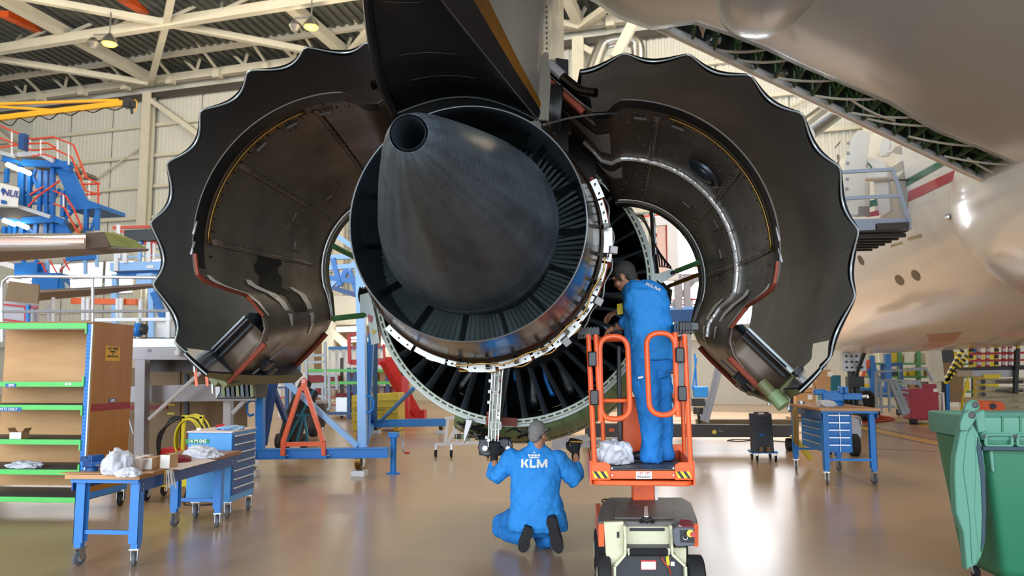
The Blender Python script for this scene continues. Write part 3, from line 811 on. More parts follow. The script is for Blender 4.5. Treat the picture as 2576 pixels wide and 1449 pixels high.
    O('rivets', rv, 'rivet', T, kind='stuff')
    for (i, t) in ((30, 0.62), (36, 0.7), (22, 0.75)):
        a = pt(i, t, 0.02); b = pt(i + 2, t, 0.02); c = pt(i + 2, t + 0.06, 0.02)
        O('clip', MB().bar(a, b, 0.012, 0.01).bar(b, c, 0.012, 0.01), 'rivet', T, smooth=0)
    # foil patches in the lower corner
    for (i0, i1, t0, t1) in ((46, 50, 0.04, 0.09), (46, 51, 0.30, 0.38), (47, 52, 0.62, 0.69)):
        m = MB(); rr = []
        for a in range(7):
            i = i0 + (i1 - i0) * a / 6; il = int(i); fr = i - il
            wd2 = math.sin(PI * (0.15 + 0.75 * a / 6)) * (t1 - t0) / 2; tc = (t0 + t1) / 2
            rr.append([pt(il, tc + s_ * wd2, 0.012).lerp(pt(min(il + 1, n - 1), tc + s_ * wd2, 0.012), fr) for s_ in (-1, -0.5, 0, 0.5, 1)])
        m.grid(rr); O('foil_patch', m, 'foil', T, smooth=80)
    if side < 0:
        O('foil_band', MB().tube([pt(i, 0.52, 0.012) for i in range(2, 52)], 0.022, 8), 'foil', T)
        for i in range(6, 50, 4):
            O('band_clip', MB().tube([pt(i, 0.512, 0.01), pt(i, 0.528, 0.04), pt(i, 0.545, 0.01)], 0.006, 5), 'ifs_lip', T)
        for (i0, i1, t0, t1) in ((0, 5, 0.2, 0.42), (3, 7, 0.6, 0.72), (1, 4, 0.08, 0.13)):
            rr = []
            for a in range(6):
                i = i0 + (i1 - i0) * a / 5; il = int(i); fr = i - il
                wd2 = (0.2 + 0.8 * a / 5) * (t1 - t0) / 2; tc = (t0 + t1) / 2
                rr.append([pt(il, tc + s_ * wd2, 0.012).lerp(pt(il + 1, tc + s_ * wd2, 0.012), fr) for s_ in (-1, -0.5, 0, 0.5, 1)])
            O('foil_patch', MB().grid(rr), 'foil', T, smooth=80)
        # round inspection port
        q = pt(23, 0.36, 0.0); c = V((cf[0] * 0.36 + ca[0] * 0.64, q.y, cf[1] * 0.36 + ca[1] * 0.64)); nn = (c - q).normalized()
        sd = V((0, 1, 0)); ud = nn.cross(sd)
        rr = []
        for (r, h) in ((0.165, 0.0), (0.16, 0.02), (0.135, 0.03), (0.125, 0.012), (0.105, 0.012), (0.10, 0.03), (0.05, 0.045), (0.002, 0.05)):
            rr.append([q + nn * (h + 0.02) + (sd * math.cos(t) + ud * math.sin(t)) * r for t in [2 * PI * j / 28 for j in range(28)]])
        O('inspection_port', MB().grid(rr, cu=True), 'nozzle_metal', T, smooth=40)
    else:
        for (i0, t0, i1, t1) in ((40, 0.42, 51, 0.60),):
            rr = [[pt(i, t0 + (t1 - t0) * j / 6 + 0.02 * math.sin(i * 1.7), 0.004) for j in range(7)] for i in range(i0, i1)]
            O('oil_stain', MB().grid(rr), 'black_void', T, smooth=60)
    # lower dividing wall: duct-side face, aft closing panel, red seals
    def bw(x, w, Y):
        g = (Y - 5.5) / 2.65; c = (ca[0] * (1 - g) + cf[0] * g, ca[1] * (1 - g) + cf[1] * g)
        return opn(x, w, c, Y)
    O('divider_wall', MB().grid([[bw(-0.28, w, Y) for w in (-1.0, -1.15, -1.3, -1.46)] for Y in (6.25, 6.8, 7.4, 8.1)]), 'cowl_inner', T, solid=0.012)
    O('divider_end', MB().grid([[bw(x, w, 6.42) for x in (-0.28, -0.2, -0.12, -0.05)] for w in (-1.08, -1.2, -1.35, -1.56)]), 'bif_wall', T, solid=0.01)
    O('divider_tube', MB().tube([bw(-0.29, -1.06, 6.30), bw(-0.29, -1.30, 6.30), bw(-0.29, -1.52, 6.30)], 0.022, 10), 'cowl_edge', T)
    O('divider_post', MB().tube([bw(-0.235, -1.08, 6.38), bw(-0.235, -1.52, 6.38)], 0.016, 8), 'dark_strut', T)
    O('edge_seal', MB().tube([bw(-0.04, -1.12, 6.40), bw(-0.035, -1.3, 6.40), bw(-0.035, -1.6, 6.40)], 0.024, 8), 'seal_red', T)
    O('edge_seal', MB().tube([bw(-0.04, -1.02, 8.15), bw(-0.03, -1.2, 8.15), bw(-0.03, -1.56, 8.15)], 0.022, 8), 'seal_red', T)
    O('corner_seal', MB().tube([pt(i, 0.0, 0.01) for i in range(43, 51)] , 0.015, 8), 'seal_red', T)
    O('latch_beam', MB().bar(bw(-0.16, -1.58, 6.35), bw(-0.16, -1.58, 8.1), 0.30, 0.05, up=bw(0, 1, 7) - bw(0, 0, 7)), 'olive', T, bevel=0.008)
    for k, (x, w, Y, d) in enumerate(((-0.12, -1.62, 6.45, 0.09), (-0.22, -1.62, 6.9, 0.08), (-0.1, -1.64, 7.3, 0.10), (-0.2, -1.63, 7.7, 0.08), (-0.32, -1.56, 6.3, 0.07))):
        O('latch_block', MB().box(bw(x, w, Y), (d, d * 1.5, d * 0.9), R=MX.Rotation(side * al, 3, 'Y')), ('olive', 'dark_panel', 'bracket_metal')[k % 3], T, bevel=0.008)
        O('latch_pin', MB().cyl(bw(x - 0.02, w - 0.05, Y), bw(x + 0.05, w - 0.11, Y), 0.012, n=8), 'steel', T)
    O('strut_rod', MB().tube([bw(-0.02, -1.15, 7.0), bw(-0.02, -1.5, 6.8)], 0.010, 8), 'steel', T)
    for (Yk, wk) in ((6.9, -1.36), (7.2, -1.46)):
        O('hinge_fitting', MB().box(bw(-0.02, wk, Yk), (0.09, 0.14, 0.10), R=MX.Rotation(side * al, 3, 'Y')), 'dark_panel', T, bevel=0.01)
    # pump fittings and latch tabs along the barrel lip
    for i, dx in ((41, 0.0), (38, 0.0)):
        q = pt(i, 0.0, 0.0)
        O('latch_tab', MB().prism([q, q + V((side * 0.012, -0.01, -0.01)), q + V((side * -0.003, -0.02, -0.11)), q + V((side * -0.018, -0.02, -0.10))], (0, 0.02, 0)), 'dock_grey', T, bevel=0.004)
    # upper dividing wall (pylon side)
    O('upper_seal', MB().tube([bw(-0.585, 0.98, 5.9), bw(-0.585, 1.2, 5.9), bw(-0.585, 1.42, 5.9)], 0.03, 8), 'seal_red', T)
    O('upper_wall', MB().grid([[bw(-0.68, w, Y) for w in (1.0, 1.2, 1.42)] for Y in (5.85, 6.8, 8.1)]), 'ifs_lip', T, solid=0.012)
    O('upper_duct', MB().tube(catmull([bw(-0.66, 1.40, 5.85), bw(-0.66, 1.22, 5.82), bw(-0.67, 1.08, 5.78), bw(-0.72, 0.97, 5.72)], 5), 0.035, 10), 'nozzle_side', T)
    O('upper_bracket', MB().tube([bw(-0.66, 1.42, 5.83), bw(-0.66, 1.27, 5.82)], 0.04, 10), 'dock_grey', T)
    return T, opn, bw, pt
LH, Lo, Lbw, Lpt = cowl_half(+1, (-1.718, 2.690), 1.462, (-1.672, 2.62), 1.075, (-1.839, 2.753), 0.785, 45, 'cowl_half',
                'scalloped dark cowl half swung open above the plywood shelf trolley')
RH, Ro, Rbw, Rpt = cowl_half(-1, (0.545, 2.560), 1.445, (0.335, 2.52), 1.065, (0.501, 2.606), 0.81, 45, 'cowl_half',
                'scalloped dark cowl half swung open beside the fuselage, with round inspection port')
# cascade box and tags under the left half
O('cascade_box', MB().prism([P(543, 948, 7.2), P(640, 946, 7.2), P(636, 1003, 7.2), P(545, 1004, 7.2)], (0, 0.35, 0)), 'dark_panel', LH, bevel=0.01)
O('cascade_end', MB().prism([P(541, 948, 7.19), P(553, 948, 7.19), P(553, 985, 7.19), P(543, 1004, 7.19)], (0, 0.4, 0)), 'dock_grey', LH)
for k in range(7):
    O('cascade_vane', MB().prism([P(556 + k * 12, 955, 7.15), P(562 + k * 12, 955, 7.15), P(566 + k * 12, 998, 7.15), P(558 + k * 12, 998, 7.15)], (0, 0.06, 0)), ('olive', 'dark_strut', 'ifs_lip')[k % 3], LH, smooth=0)
for x, m in ((486, 'aframe_orange'), (513, 'aframe_orange')):
    O('flag_strip', MB().prism([P(x, 918, 6.6), P(x + 7, 918, 6.6), P(x + 12, 970, 6.6), P(x + 5, 972, 6.6)], (0, 0.006, 0)), m, LH, smooth=0)
O('tube_cap', MB().cyl(P(1945, 990, 6.3), P(1972, 1022, 6.25), 0.055, n=16), 'primer_green', RH)
O('tube_cap', MB().cyl(P(1915, 962, 6.35), P(1950, 1000, 6.3), 0.05, n=16), 'olive', RH)

# ------------------------------------------------------------------ airplane
FX, FZ, FR = 9.05, 5.12, 2.95
air = thing('airplane', 'white airliner with green and red tail stripes, wing overhead and open cabin door', 'airplane', (FX, 15, 0))
rows = []
for (Y, r, dz) in ((2, FR, 0), (8, FR, 0), (14, FR, 0), (20, FR, 0), (24, FR, 0), (26, 2.86, -0.05), (27.5, 2.66, -0.16), (29, 2.2, -0.4), (30.2, 1.5, -0.7), (30.9, 0.8, -0.9), (31.2, 0.05, -0.95)):
    rows.append([(FX - r * math.sin(t), Y, FZ + dz + r * math.cos(t)) for t in [2 * PI * j / 72 for j in range(72)]])
fus = O('fuselage', MB().grid(rows, cu=True), 'fuselage_pearl', air, smooth=60)
def FP(px, py, off=0.0):
    d = ray(px, py); o = V((0, 0, CAMH))
    a = d.x ** 2 + d.z ** 2; ox, oz = o.x - FX, o.z - FZ
    R2 = (FR + off) ** 2
    b = 2 * (ox * d.x + oz * d.z); c = ox * ox + oz * oz - R2
    D = max(b * b - 4 * a * c, 0)
    t = (-b - math.sqrt(D)) / (2 * a)
    return o + d * t
def fpatch(name, quad, m, off=0.006, n=8, k=4, parent=None):
    A, B, C, D = quad; g = []
    for j in range(k + 1):
        v = j / k; row = []
        for i in range(n + 1):
            u = i / n
            x = (A[0] * (1 - u) + B[0] * u) * (1 - v) + (D[0] * (1 - u) + C[0] * u) * v
            y = (A[1] * (1 - u) + B[1] * u) * (1 - v) + (D[1] * (1 - u) + C[1] * u) * v
            row.append(FP(x, y, off))
        g.append(row)
    return O(name, MB().grid(g), m, parent or fus, smooth=60)
fpatch('livery_stripe', ((2278, 452), (2400, 384), (2400, 402), (2278, 470)), 'stripe_green')
fpatch('livery_stripe', ((2284, 482), (2470, 396), (2470, 420), (2284, 508)), 'stripe_red')
fpatch('door_surround', ((2205, 330), (2262, 330), (2284, 500), (2215, 560)), 'fuselage_grey', 0.004)
fpatch('door_surround', ((2215, 500), (2284, 500), (2280, 570), (2215, 590)), 'fuselage_grey', 0.004)
fpatch('door_gasket', ((2215, 452), (2285, 450), (2285, 455), (2215, 457)), 'dark_panel', 0.012)
for (x, y, rx, ry) in ((2165, 655, 7, 12), (2262, 705, 11, 13), (2303, 693, 11, 13), (2130, 768, 9, 10)):
    O('service_port', MB().add([FP(x + rx * math.cos(t) + 3 * math.sin(t), y + ry * math.sin(t) + 3 * math.cos(t), 0.008) for t in [2 * PI * j / 18 for j in range(18)]], [tuple(range(18))]), 'port_dark', fus, smooth=0)
O('pitot_fitting', MB().cyl(FP(2385, 545, 0.0), FP(2385, 545, 0.08), 0.05, 0.02, n=10), 'steel', fus)
for q in (((2283, 598), (2318, 588), (2319, 596), (2284, 606)), ((2240, 616), (2270, 607), (2271, 613), (2241, 622)), ((2195, 552), (2230, 545), (2230, 547), (2195, 554))):
    fpatch('stencil', q, 'khaki', 0.005)
fpatch('repair_patch', ((2330, 842), (2420, 836), (2400, 858), (2338, 862)), 'panel_pink', 0.005)
# wing-to-body fairing
rows = []
BC = V((8.4, 7.0, 4.3))
for i in range(19):
    t = -PI / 2 + PI * i / 18
    rows.append([(BC.x - 3.25 * math.cos(t) ** 0.5 * math.sin(a), BC.y + 7.2 * math.sin(t), BC.z + 2.38 * math.cos(t) ** 0.5 * math.cos(a)) for a in [2 * PI * j / 48 for j in range(48)]])
O('body_fairing', MB().grid(rows, cu=True), 'fuselage_pearl', air, smooth=70)
# open cabin door and its framing
D0 = 14.6
dr = O('cabin_door', MB().prism([P(2118, 470, D0), P(2125, 400, D0), P(2145, 340, D0), P(2160, 325, D0), P(2162, 340, D0), P(2150, 420, D0), P(2148, 540, D0), P(2128, 545, D0)], (0.25, 0.12, 0)), 'door_white', air, bevel=0.02)
O('door_pad', MB().loft([[P(2150 + 38 * math.cos(t), 520 - 62 * (1 - i / 3) - 3 * math.sin(t), D0 + 0.3 + 0.25 * math.sin(t)) for t in [2 * PI * j / 12 for j in range(12)]] for i in range(4)]), 'door_white', dr)
O('door_foot', MB().loft([[P(2152 + 36 * math.cos(t), 545 - 26 * (1 - i), D0 + 0.28 + 0.25 * math.sin(t)) for t in [2 * PI * j / 12 for j in range(12)]] for i in range(2)]), 'dock_grey', dr)
O('door_trim', MB().prism([P(2195, 435, D0 + .6), P(2232, 432, D0 + .6), P(2240, 530, D0 + .6), P(2218, 545, D0 + .6), P(2200, 530, D0 + .6)], (0.1, 0.1, 0)), 'door_white', dr, bevel=0.02)
sl = []
for t in [PI * j / 12 for j in range(13)]: sl.append(P(2182 - 50 * math.cos(t), 440 - 46 * math.sin(t) ** 0.6, D0 + 0.35))
O('slide_pack', MB().prism(sl + [P(2232, 448, D0 + .35), P(2140, 452, D0 + .35)], (0.2, 0.25, 0)), 'door_white', dr, bevel=0.03)
O('slide_ring', MB().tube([P(2168 + 26 * math.cos(t), 428 - 22 * math.sin(t), D0 + 0.33) for t in [PI * j / 12 for j in range(13)]], 0.012, 6), 'stripe_green', dr)
O('door_latch', MB().box(P(2172, 412, D0 + 0.3), (0.14, 0.05, 0.12)), 'dock_grey', dr, bevel=0.01)
O('door_stripe', MB().prism([P(2178, 508, D0 + .55), P(2206, 500, D0 + .55), P(2208, 516, D0 + .55), P(2180, 524, D0 + .55)], (0, 0.03, 0)), 'stripe_green', dr, smooth=0)
O('door_stripe', MB().prism([P(2180, 536, D0 + .55), P(2210, 528, D0 + .55), P(2212, 542, D0 + .55), P(2182, 546, D0 + .55)], (0, 0.03, 0)), 'stripe_red', dr, smooth=0)
O('door_hinge_arm', MB().prism([P(2208, 395, D0 + .5), P(2216, 350, D0 + .5), P(2238, 332, D0 + .5), P(2246, 338, D0 + .5), P(2232, 390, D0 + .5)], (0.1, 0.1, 0)), 'door_white', dr, bevel=0.02)
O('door_handle', MB().tube(catmull([P(2240, 350, D0 + .45), P(2247, 362, D0 + .4), P(2244, 378, D0 + .4), P(2234, 382, D0 + .45)], 4), 0.02, 8), 'door_white', dr)
for y in (360, 385, 410, 450, 475, 500, 522):
    O('door_roller', MB().box(P(2134 - (y - 360) * 0.03, y, D0 - 0.02), (0.05, 0.03, 0.05)), 'dock_grey', dr, bevel=0.005)
O('door_bracket', MB().prism([P(2210, 440, D0 + .58), P(2228, 438, D0 + .58), P(2228, 452, D0 + .58), P(2222, 452, D0 + .58), P(2222, 444, D0 + .58), P(2210, 446, D0 + .58)], (0, 0.02, 0)), 'text_dark', dr, smooth=0)
fpatch('cabin_window', ((2106, 388), (2112, 390), (2108, 430), (2104, 430)), 'port_dark', 0.01, 4, 4)
fpatch('cabin_window', ((2098, 372), (2116, 352), (2112, 362), (2100, 374)), 'port_dark', 0.01, 4, 4)
# wing: leading edge line and plane
LE1, LE0 = P(2576, 500, 11.4), P(1500, -10, 7.0)
LD = (LE0 - LE1).normalized()
AFT = V((0, -1, 0.015)).normalized()
NP = LD.cross(AFT).normalized()
if NP.z > 0: NP = -NP
def WP(px, py, off=0.0):
    d = ray(px, py); o = V((0, 0, CAMH)); q = LE1 + NP * off
    return o + d * ((q - o).dot(NP) / d.dot(NP))
skin_px = [(1640, 60), (1748, 45), (1840, 75), (1932, 112), (2020, 155), (2116, 196), (2235, 246), (2355, 318), (2474, 366), (2576, 410)]
E0 = [LE1 + LD * 13.5, LE0 + LD * 2.0, LE0, WP(1560, 32)] + [WP(*q) for q in skin_px] + [WP(2576, 410) - LD * 2.5 + V((0, 0, 0))]
rows = []
for L in (0, 0.15, 0.5, 1.0, 1.6, 2.4, 3.4, 4.6, 6.0, 8.0):
    rows.append([e + AFT * L + V((0, 0, -0.20 * (1 - math.exp(-L / 0.9)) + 0.012 * L * L * 0.3)) for e in E0])
wing = O('wing', MB().grid(rows), 'wing_grey', air, smooth=70, solid=0.06, off=-1)
O('wing_edge_skin', MB().tube([e for e in E0[3:]], 0.012, 6), 'pylon_titanium', wing)
# bulged fairing under the wing
c = P(2010, -70, 6.0) + V((0, 0, 0.16)); rows = []
for i in range(15):
    t = -PI / 2 + PI * i / 14
    rows.append([c + V((0.62 * math.cos(t) * math.cos(a), 1.5 * math.sin(t), 0.30 * math.cos(t) * math.sin(a))) for a in [2 * PI * j / 28 for j in range(28)]])
O('flap_fairing', MB().grid(rows, cu=True), 'wing_grey', wing, smooth=80)
# slat along the leading edge
prof = [(0, 0), (0.02, -0.014), (0.08, -0.016), (0.14, 0.01), (0.16, 0.06), (0.13, 0.10), (0.07, 0.10), (0.02, 0.05)]
FW = -AFT
rows = []
for i in range(9):
    b = LE1 - LD * 2.0 + LD * (17.0 * i / 8)
    rows.append([b + FW * u + V((0, 0, w)) for u, w in prof])
O('slat', MB().grid(rows, cu=True), 'slat_white', air, smooth=50)
# exposed leading edge bay: back panel, ribs, stringers, cords
up = V((0, 0, 1))
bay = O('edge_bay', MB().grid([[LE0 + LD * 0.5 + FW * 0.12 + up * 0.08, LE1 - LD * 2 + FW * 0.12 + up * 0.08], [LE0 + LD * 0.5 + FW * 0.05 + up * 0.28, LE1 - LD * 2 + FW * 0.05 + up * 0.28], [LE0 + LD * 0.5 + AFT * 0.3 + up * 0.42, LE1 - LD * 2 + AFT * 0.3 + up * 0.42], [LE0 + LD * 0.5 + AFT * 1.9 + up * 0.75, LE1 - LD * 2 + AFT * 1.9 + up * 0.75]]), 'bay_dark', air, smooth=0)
span = (LE1 - LE0).length
for k in range(34):
    b = LE0 - LD * (0.9 + k * 0.30)
    dpt = min(1.25, 0.15 + 0.05 * k)
    pr = [b + AFT * 0.05 + up * 0.02, b + AFT * dpt + up * 0.05, b + AFT * dpt + up * 0.36, b + AFT * 0.05 + up * 0.30]
    m = MB()
    for i in range(4): m.bar(pr[i], pr[(i + 1) % 4], 0.022, 0.05)
    m.bar(pr[0].lerp(pr[1], 0.5), pr[3], 0.018, 0.04); m.bar(pr[0].lerp(pr[1], 0.5), pr[2], 0.018, 0.04)
    O('nose_rib', m, 'rib_green', bay, smooth=0)
for (u, z, r) in ((0.25, 0.30, 0.03), (0.6, 0.33, 0.045), (0.95, 0.34, 0.03)):
    O('stringer', MB().cyl(LE0 - LD * 1.0 + AFT * u * 0.6 + up * z, LE1 - LD * 2 + AFT * u + up * z, r, n=8), 'rib_green', bay)
CS = [((620, 255), (900, 240)), ((720, 305), (1000, 297)), ((920, 395), (1250, 400)), ((1110, 485), (1460, 495)), ((1290, 570), (1640, 590)), ((1370, 600), (1720, 635)),
      ((1580, 690), (1970, 740)), ((1760, 790), (2165, 835)), ((1280, 500), (1510, 610)), ((1880, 800), (2100, 910)), ((1980, 905), (2165, 960))]
for a, b in CS:
    p0 = WP(1500 + a[0] / 2.012, a[1] / 2.012, 0.02); p1 = WP(1500 + b[0] / 2.012, b[1] / 2.012, 0.02)
    O('tie_cord', MB().tube(sag(p0, p1, 0.03, 8), 0.014, 6), 'cord_white', bay)
for k in range(5):
    q = WP(1780 + k * 170, 100 + k * 85, -0.1)
    O('bay_valve', MB().cyl(q, q + V((0.12, 0.05, 0.02)), 0.05, n=10), 'steel', bay)
# pylon: dark heat shield below, banded titanium side
YS = [2.9, 3.3, 3.6, 3.95, 4.2, 4.5, 4.8, 5.08]
Lp = [(925, -330), (921, -190), (921, -90), (925, 0), (932, 70), (945, 150), (962, 220), (990, 287)]
Rp = [(925, -330), (985, -190), (1045, -90), (1110, 0), (1165, 70), (1230, 150), (1290, 225), (1352, 300)]
hs = []
for Y, l, r in zip(YS, Lp, Rp):
    a, b = P(*l, Y), P(*r, Y); row = []
    g = (Y - 2.9) / 2.18
    for j in range(15):
        u = j / 14
        q = a.lerp(b, u)
        q.z += 0.15 * g * g * math.sin(PI * u) - 0.05 * (1 - g) * math.sin(PI * u) + 0.012 * math.sin(Y * 23 + u * 3) * math.sin(PI * u)
        row.append(q)
    hs.append(row)
pyl = O('heat_shield', MB().grid(hs), 'heat_shield', air, smooth=80, solid=0.012)
O('shield_bead', MB().tube([r[-1] + V((0.004, 0, -0.006)) for r in hs], 0.005, 6), 'bumper_grey', pyl)
O('shield_edge', MB().tube([r[0] for r in hs], 0.03, 8), 'heat_shield', pyl)
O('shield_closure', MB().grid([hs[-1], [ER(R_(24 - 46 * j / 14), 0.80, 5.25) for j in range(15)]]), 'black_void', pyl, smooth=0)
O('shield_rim', MB().tube(catmull([q for q in hs[-1]], 2), 0.014, 6), 'dark_strut', pyl)
for k in (0, 2, 4):
    Y = 3.9 + k * 0.24
    i = min(range(len(YS)), key=lambda n: abs(YS[n] - Y))
    O('shield_weld', MB().tube([q + V((0, 0, -0.012)) for q in hs[i][3:11]], 0.002, 5), 'dark_strut', pyl)
# left side, rounded up
O('pylon_left', MB().grid([[r[0] for r in hs], [r[0] + V((0.03, 0, 0.10)) for r in hs], [r[0] + V((0.10, 0, 1.7)) for r in hs]]), 'pylon_dark', air, smooth=80)
YY = [2.9, 3.3, 3.6, 3.95, 4.2, 4.5, 4.8, 5.08, 5.6, 6.4, 7.3, 8.2]
base = [r[-1] for r in hs]
for (Y, X, z) in ((5.6, -0.19, 3.42), (6.4, -0.15, 3.55), (7.3, -0.12, 3.65), (8.2, -0.10, 3.7)): base.append(V((X, Y, z)))
def side(name, h0, h1, m, n=5):
    g = []
    for i in range(n):
        t = i / (n - 1); row = []
        for k, b in enumerate(base):
            f = min(1.0, max(0.12, (5.5 - YY[k]) / 1.3)) if h1 < 1 or (h0 < 1 and i == 0) else 1
            hh = h0 * (min(1.0, max(0.12, (5.5 - YY[k]) / 1.3))) * (1 - t) + (h1 if h1 > 1 else h1 * f) * t
            row.append(b + V((0.012 * math.sin(t * 2) , 0, hh)))
        g.append(row)
    return O(name, MB().grid(g), m, air, smooth=80)
side('pylon_dark_band', 0.0, 0.24, 'pylon_dark')
side('pylon_gold_band', 0.24, 0.44, 'pylon_gold')
pt_ = side('pylon_skin', 0.44, 2.0, 'pylon_titanium')
O('pylon_front', MB().grid([[V((-0.10, 8.2, 3.7)), V((-0.10, 8.2, 5.9))], [V((-1.2, 8.2, 3.7)), V((-1.2, 8.2, 5.9))]]), 'pylon_titanium', air, smooth=0)
for k in range(9):
    q = P(1302 + k * 2.3, 20 + k * 13, 5.4); q = V((-0.185, q.y, q.z))
    O('skin_fastener', MB().cyl(q, q + V((0.012, 0, 0)), 0.008, n=6), 'dark_strut', pt_)
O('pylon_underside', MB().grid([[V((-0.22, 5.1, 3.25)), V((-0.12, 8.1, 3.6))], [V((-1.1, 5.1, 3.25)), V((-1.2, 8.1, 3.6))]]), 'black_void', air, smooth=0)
O('pylon_aft_skirt', MB().prism([P(1350, 300, 5.1), P(1356, 210, 5.2), P(1362, 140, 5.25), P(1372, 130, 5.3), P(1378, 200, 5.3), P(1372, 300, 5.15)], (0.02, 0.03, 0)), 'pylon_titanium', air)
for k in range(9):
    O('pylon_hose', MB().tube(catmull([P(1366 + 5 * k, 150 + 4 * k, 5.9 + 0.1 * k), P(1372 + 5 * k, 210, 5.9), P(1376 + 4 * k, 262 + 3 * k, 5.8), P(1380 + 3 * k, 330, 5.9)], 5), 0.016, 6), random.choice(('hose_black', 'hose_black', 'dark_strut', 'seal_red')), air)
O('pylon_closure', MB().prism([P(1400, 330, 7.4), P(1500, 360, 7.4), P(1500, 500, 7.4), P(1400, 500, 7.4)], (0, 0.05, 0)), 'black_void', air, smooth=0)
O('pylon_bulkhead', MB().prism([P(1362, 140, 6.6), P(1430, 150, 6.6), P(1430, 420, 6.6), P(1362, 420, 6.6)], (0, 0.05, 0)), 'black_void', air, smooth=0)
O('bonding_wire', MB().tube(catmull([P(1368, 314, 4.95), P(1420, 300, 5.3), P(1490, 289, 5.5), P(1562, 284, 5.75)], 6), 0.008, 6), 'steel', air)
# nose landing gear
NG = V((FX, 27.0, 0))
O('nose_leg', MB().cyl(NG + V((0, 0, 0.5)), NG + V((0, 0.1, 2.6)), 0.11, 0.14, n=14).bar(NG + V((-0.5, 0, 0.5)), NG + V((0.5, 0, 0.5)), 0.12, 0.12).cyl(NG + V((0.12, -0.2, 0.7)), NG + V((0.12, -0.1, 1.7)), 0.06, n=10).bar(NG + V((0, 0, 1.2)), NG + V((0, -1.3, 2.3)), 0.1, 0.1).box(NG + V((0, -0.25, 1.3)), (0.5, 0.3, 0.35)), 'dark_strut', air, bevel=0.01)
for x in (-0.42, 0.42):
    w = O('nose_wheel', MB().tube([NG + V((x + d, 0, 0.52)) for d in (-0.17, -0.15, -0.09, 0.09, 0.15, 0.17)], [0.38, 0.47, 0.51, 0.51, 0.47, 0.38], 32), 'tyre', air, smooth=40)
    O('wheel_hub', MB().tube([NG + V((x - 0.175, 0, 0.52)), NG + V((x + 0.175, 0, 0.52))], 0.22, 20), 'dock_light', w)
O('gear_panel', MB().box(NG + V((-0.1, -0.45, 1.95)), (0.75, 0.2, 0.62)), 'dock_light', air, bevel=0.01)
for i in range(3):
    for j in range(4):
        O('panel_knob', MB().cyl(NG + V((-0.34 + j * 0.16, -0.56, 1.76 + i * 0.18)), NG + V((-0.34 + j * 0.16, -0.6, 1.76 + i * 0.18)), 0.035, n=8), 'text_dark', air)
gd = O('gear_door', MB().prism([P(2030, 888, 26.4), P(2072, 893, 26.4), P(2082, 938, 26.4), P(2036, 932, 26.4)], (0.05, 0.05, 0)), 'fuselage_pearl', air, smooth=0)
text('lettering', 'GB', P(2052, 912, 26.3), 0.42, 'text_dark', air, right=(1, 0, -0.04), up=(0.1, 0, 1), bold=0.012)

# ------------------------------------------------------------------ single-mast lift
LY = 5.88
lift = thing('personnel_lift', 'orange single-mast lift with cream base standing under the engine', 'lift', (0.54, 6.4, 0))
def fr(px, py, Y=LY): return P(px, py, Y)
ZF = 0.965
# chassis
dk = O('chassis_deck', MB().prism([P(1505, 1312, 6.02), P(1755, 1312, 6.02), P(1752, 1300, 6.15), P(1738, 1264, 6.85), P(1716, 1251, 7.1), P(1532, 1251, 7.1), P(1515, 1264, 6.85), P(1503, 1300, 6.15)], (0, 0, -0.05)), 'lift_deck', lift, bevel=0.01)
O('deck_lid', MB().prism([P(1545, 1306, 6.1), P(1697, 1306, 6.1), P(1690, 1262, 6.85), P(1552, 1262, 6.85)], (0, 0, 0.012)), 'lift_deck', dk, bevel=0.005)
O('deck_tape', MB().prism([P(1620, 1304, 6.12), P(1631, 1304, 6.12), P(1629, 1277, 6.6), P(1621, 1277, 6.6)], (0, 0, 0.016)), 'white_print', dk, smooth=0)
for q in ((1523, 1260), (1525, 1284), (1719, 1262), (1728, 1292)):
    O('lifting_eye', MB().tube([G(q[0] + 9 * math.cos(t), q[1] + 4 * math.sin(t), 0.565) for t in [2 * PI * j / 10 for j in range(10)]], 0.008, 6, closed=True), 'brass', dk)
O('deck_handle', MB().tube([P(1613, 1312, 6.0), P(1618, 1305, 5.98), P(1627, 1312, 5.98), P(1637, 1305, 5.98), P(1642, 1313, 6.0)], 0.018, 8), 'black_plastic', dk)
yb = 5.98
O('front_panel', MB().prism([P(1519, 1314, yb), P(1569, 1312, yb), P(1569, 1392, yb), P(1550, 1412, yb), P(1533, 1432, yb), P(1524, 1395, yb)], (0, 0.05, 0)), 'lift_cream', lift, bevel=0.006)
O('front_panel', MB().prism([P(1690, 1378, yb), P(1727, 1378, yb), P(1727, 1432, yb), P(1708, 1412, yb)], (0, 0.05, 0)), 'lift_cream', lift, bevel=0.006)
O('panel_slot', MB().prism([P(1552, 1338, yb - 0.005), P(1558, 1338, yb - 0.005), P(1558, 1353, yb - 0.005), P(1552, 1353, yb - 0.005)], (0, 0.004, 0)), 'text_dark', lift, smooth=0)
O('centre_panel', MB().prism([P(1572, 1325, yb + .03), P(1684, 1325, yb + .03), P(1684, 1370, yb + .03), P(1572, 1370, yb + .03)], (0, 0.04, 0)), 'lift_cream', lift, bevel=0.006)
O('centre_slot', MB().prism([P(1584, 1328, yb + .025), P(1672, 1328, yb + .025), P(1672, 1336, yb + .025), P(1584, 1336, yb + .025)], (0, 0.004, 0)), 'text_dark', lift, smooth=0)
O('centre_step', MB().prism([P(1572, 1370, yb + .03), P(1686, 1370, yb + .03), P(1690, 1392, yb - .02), P(1570, 1392, yb - .02)], (0, 0.04, 0)), 'lift_deck', lift, bevel=0.004)
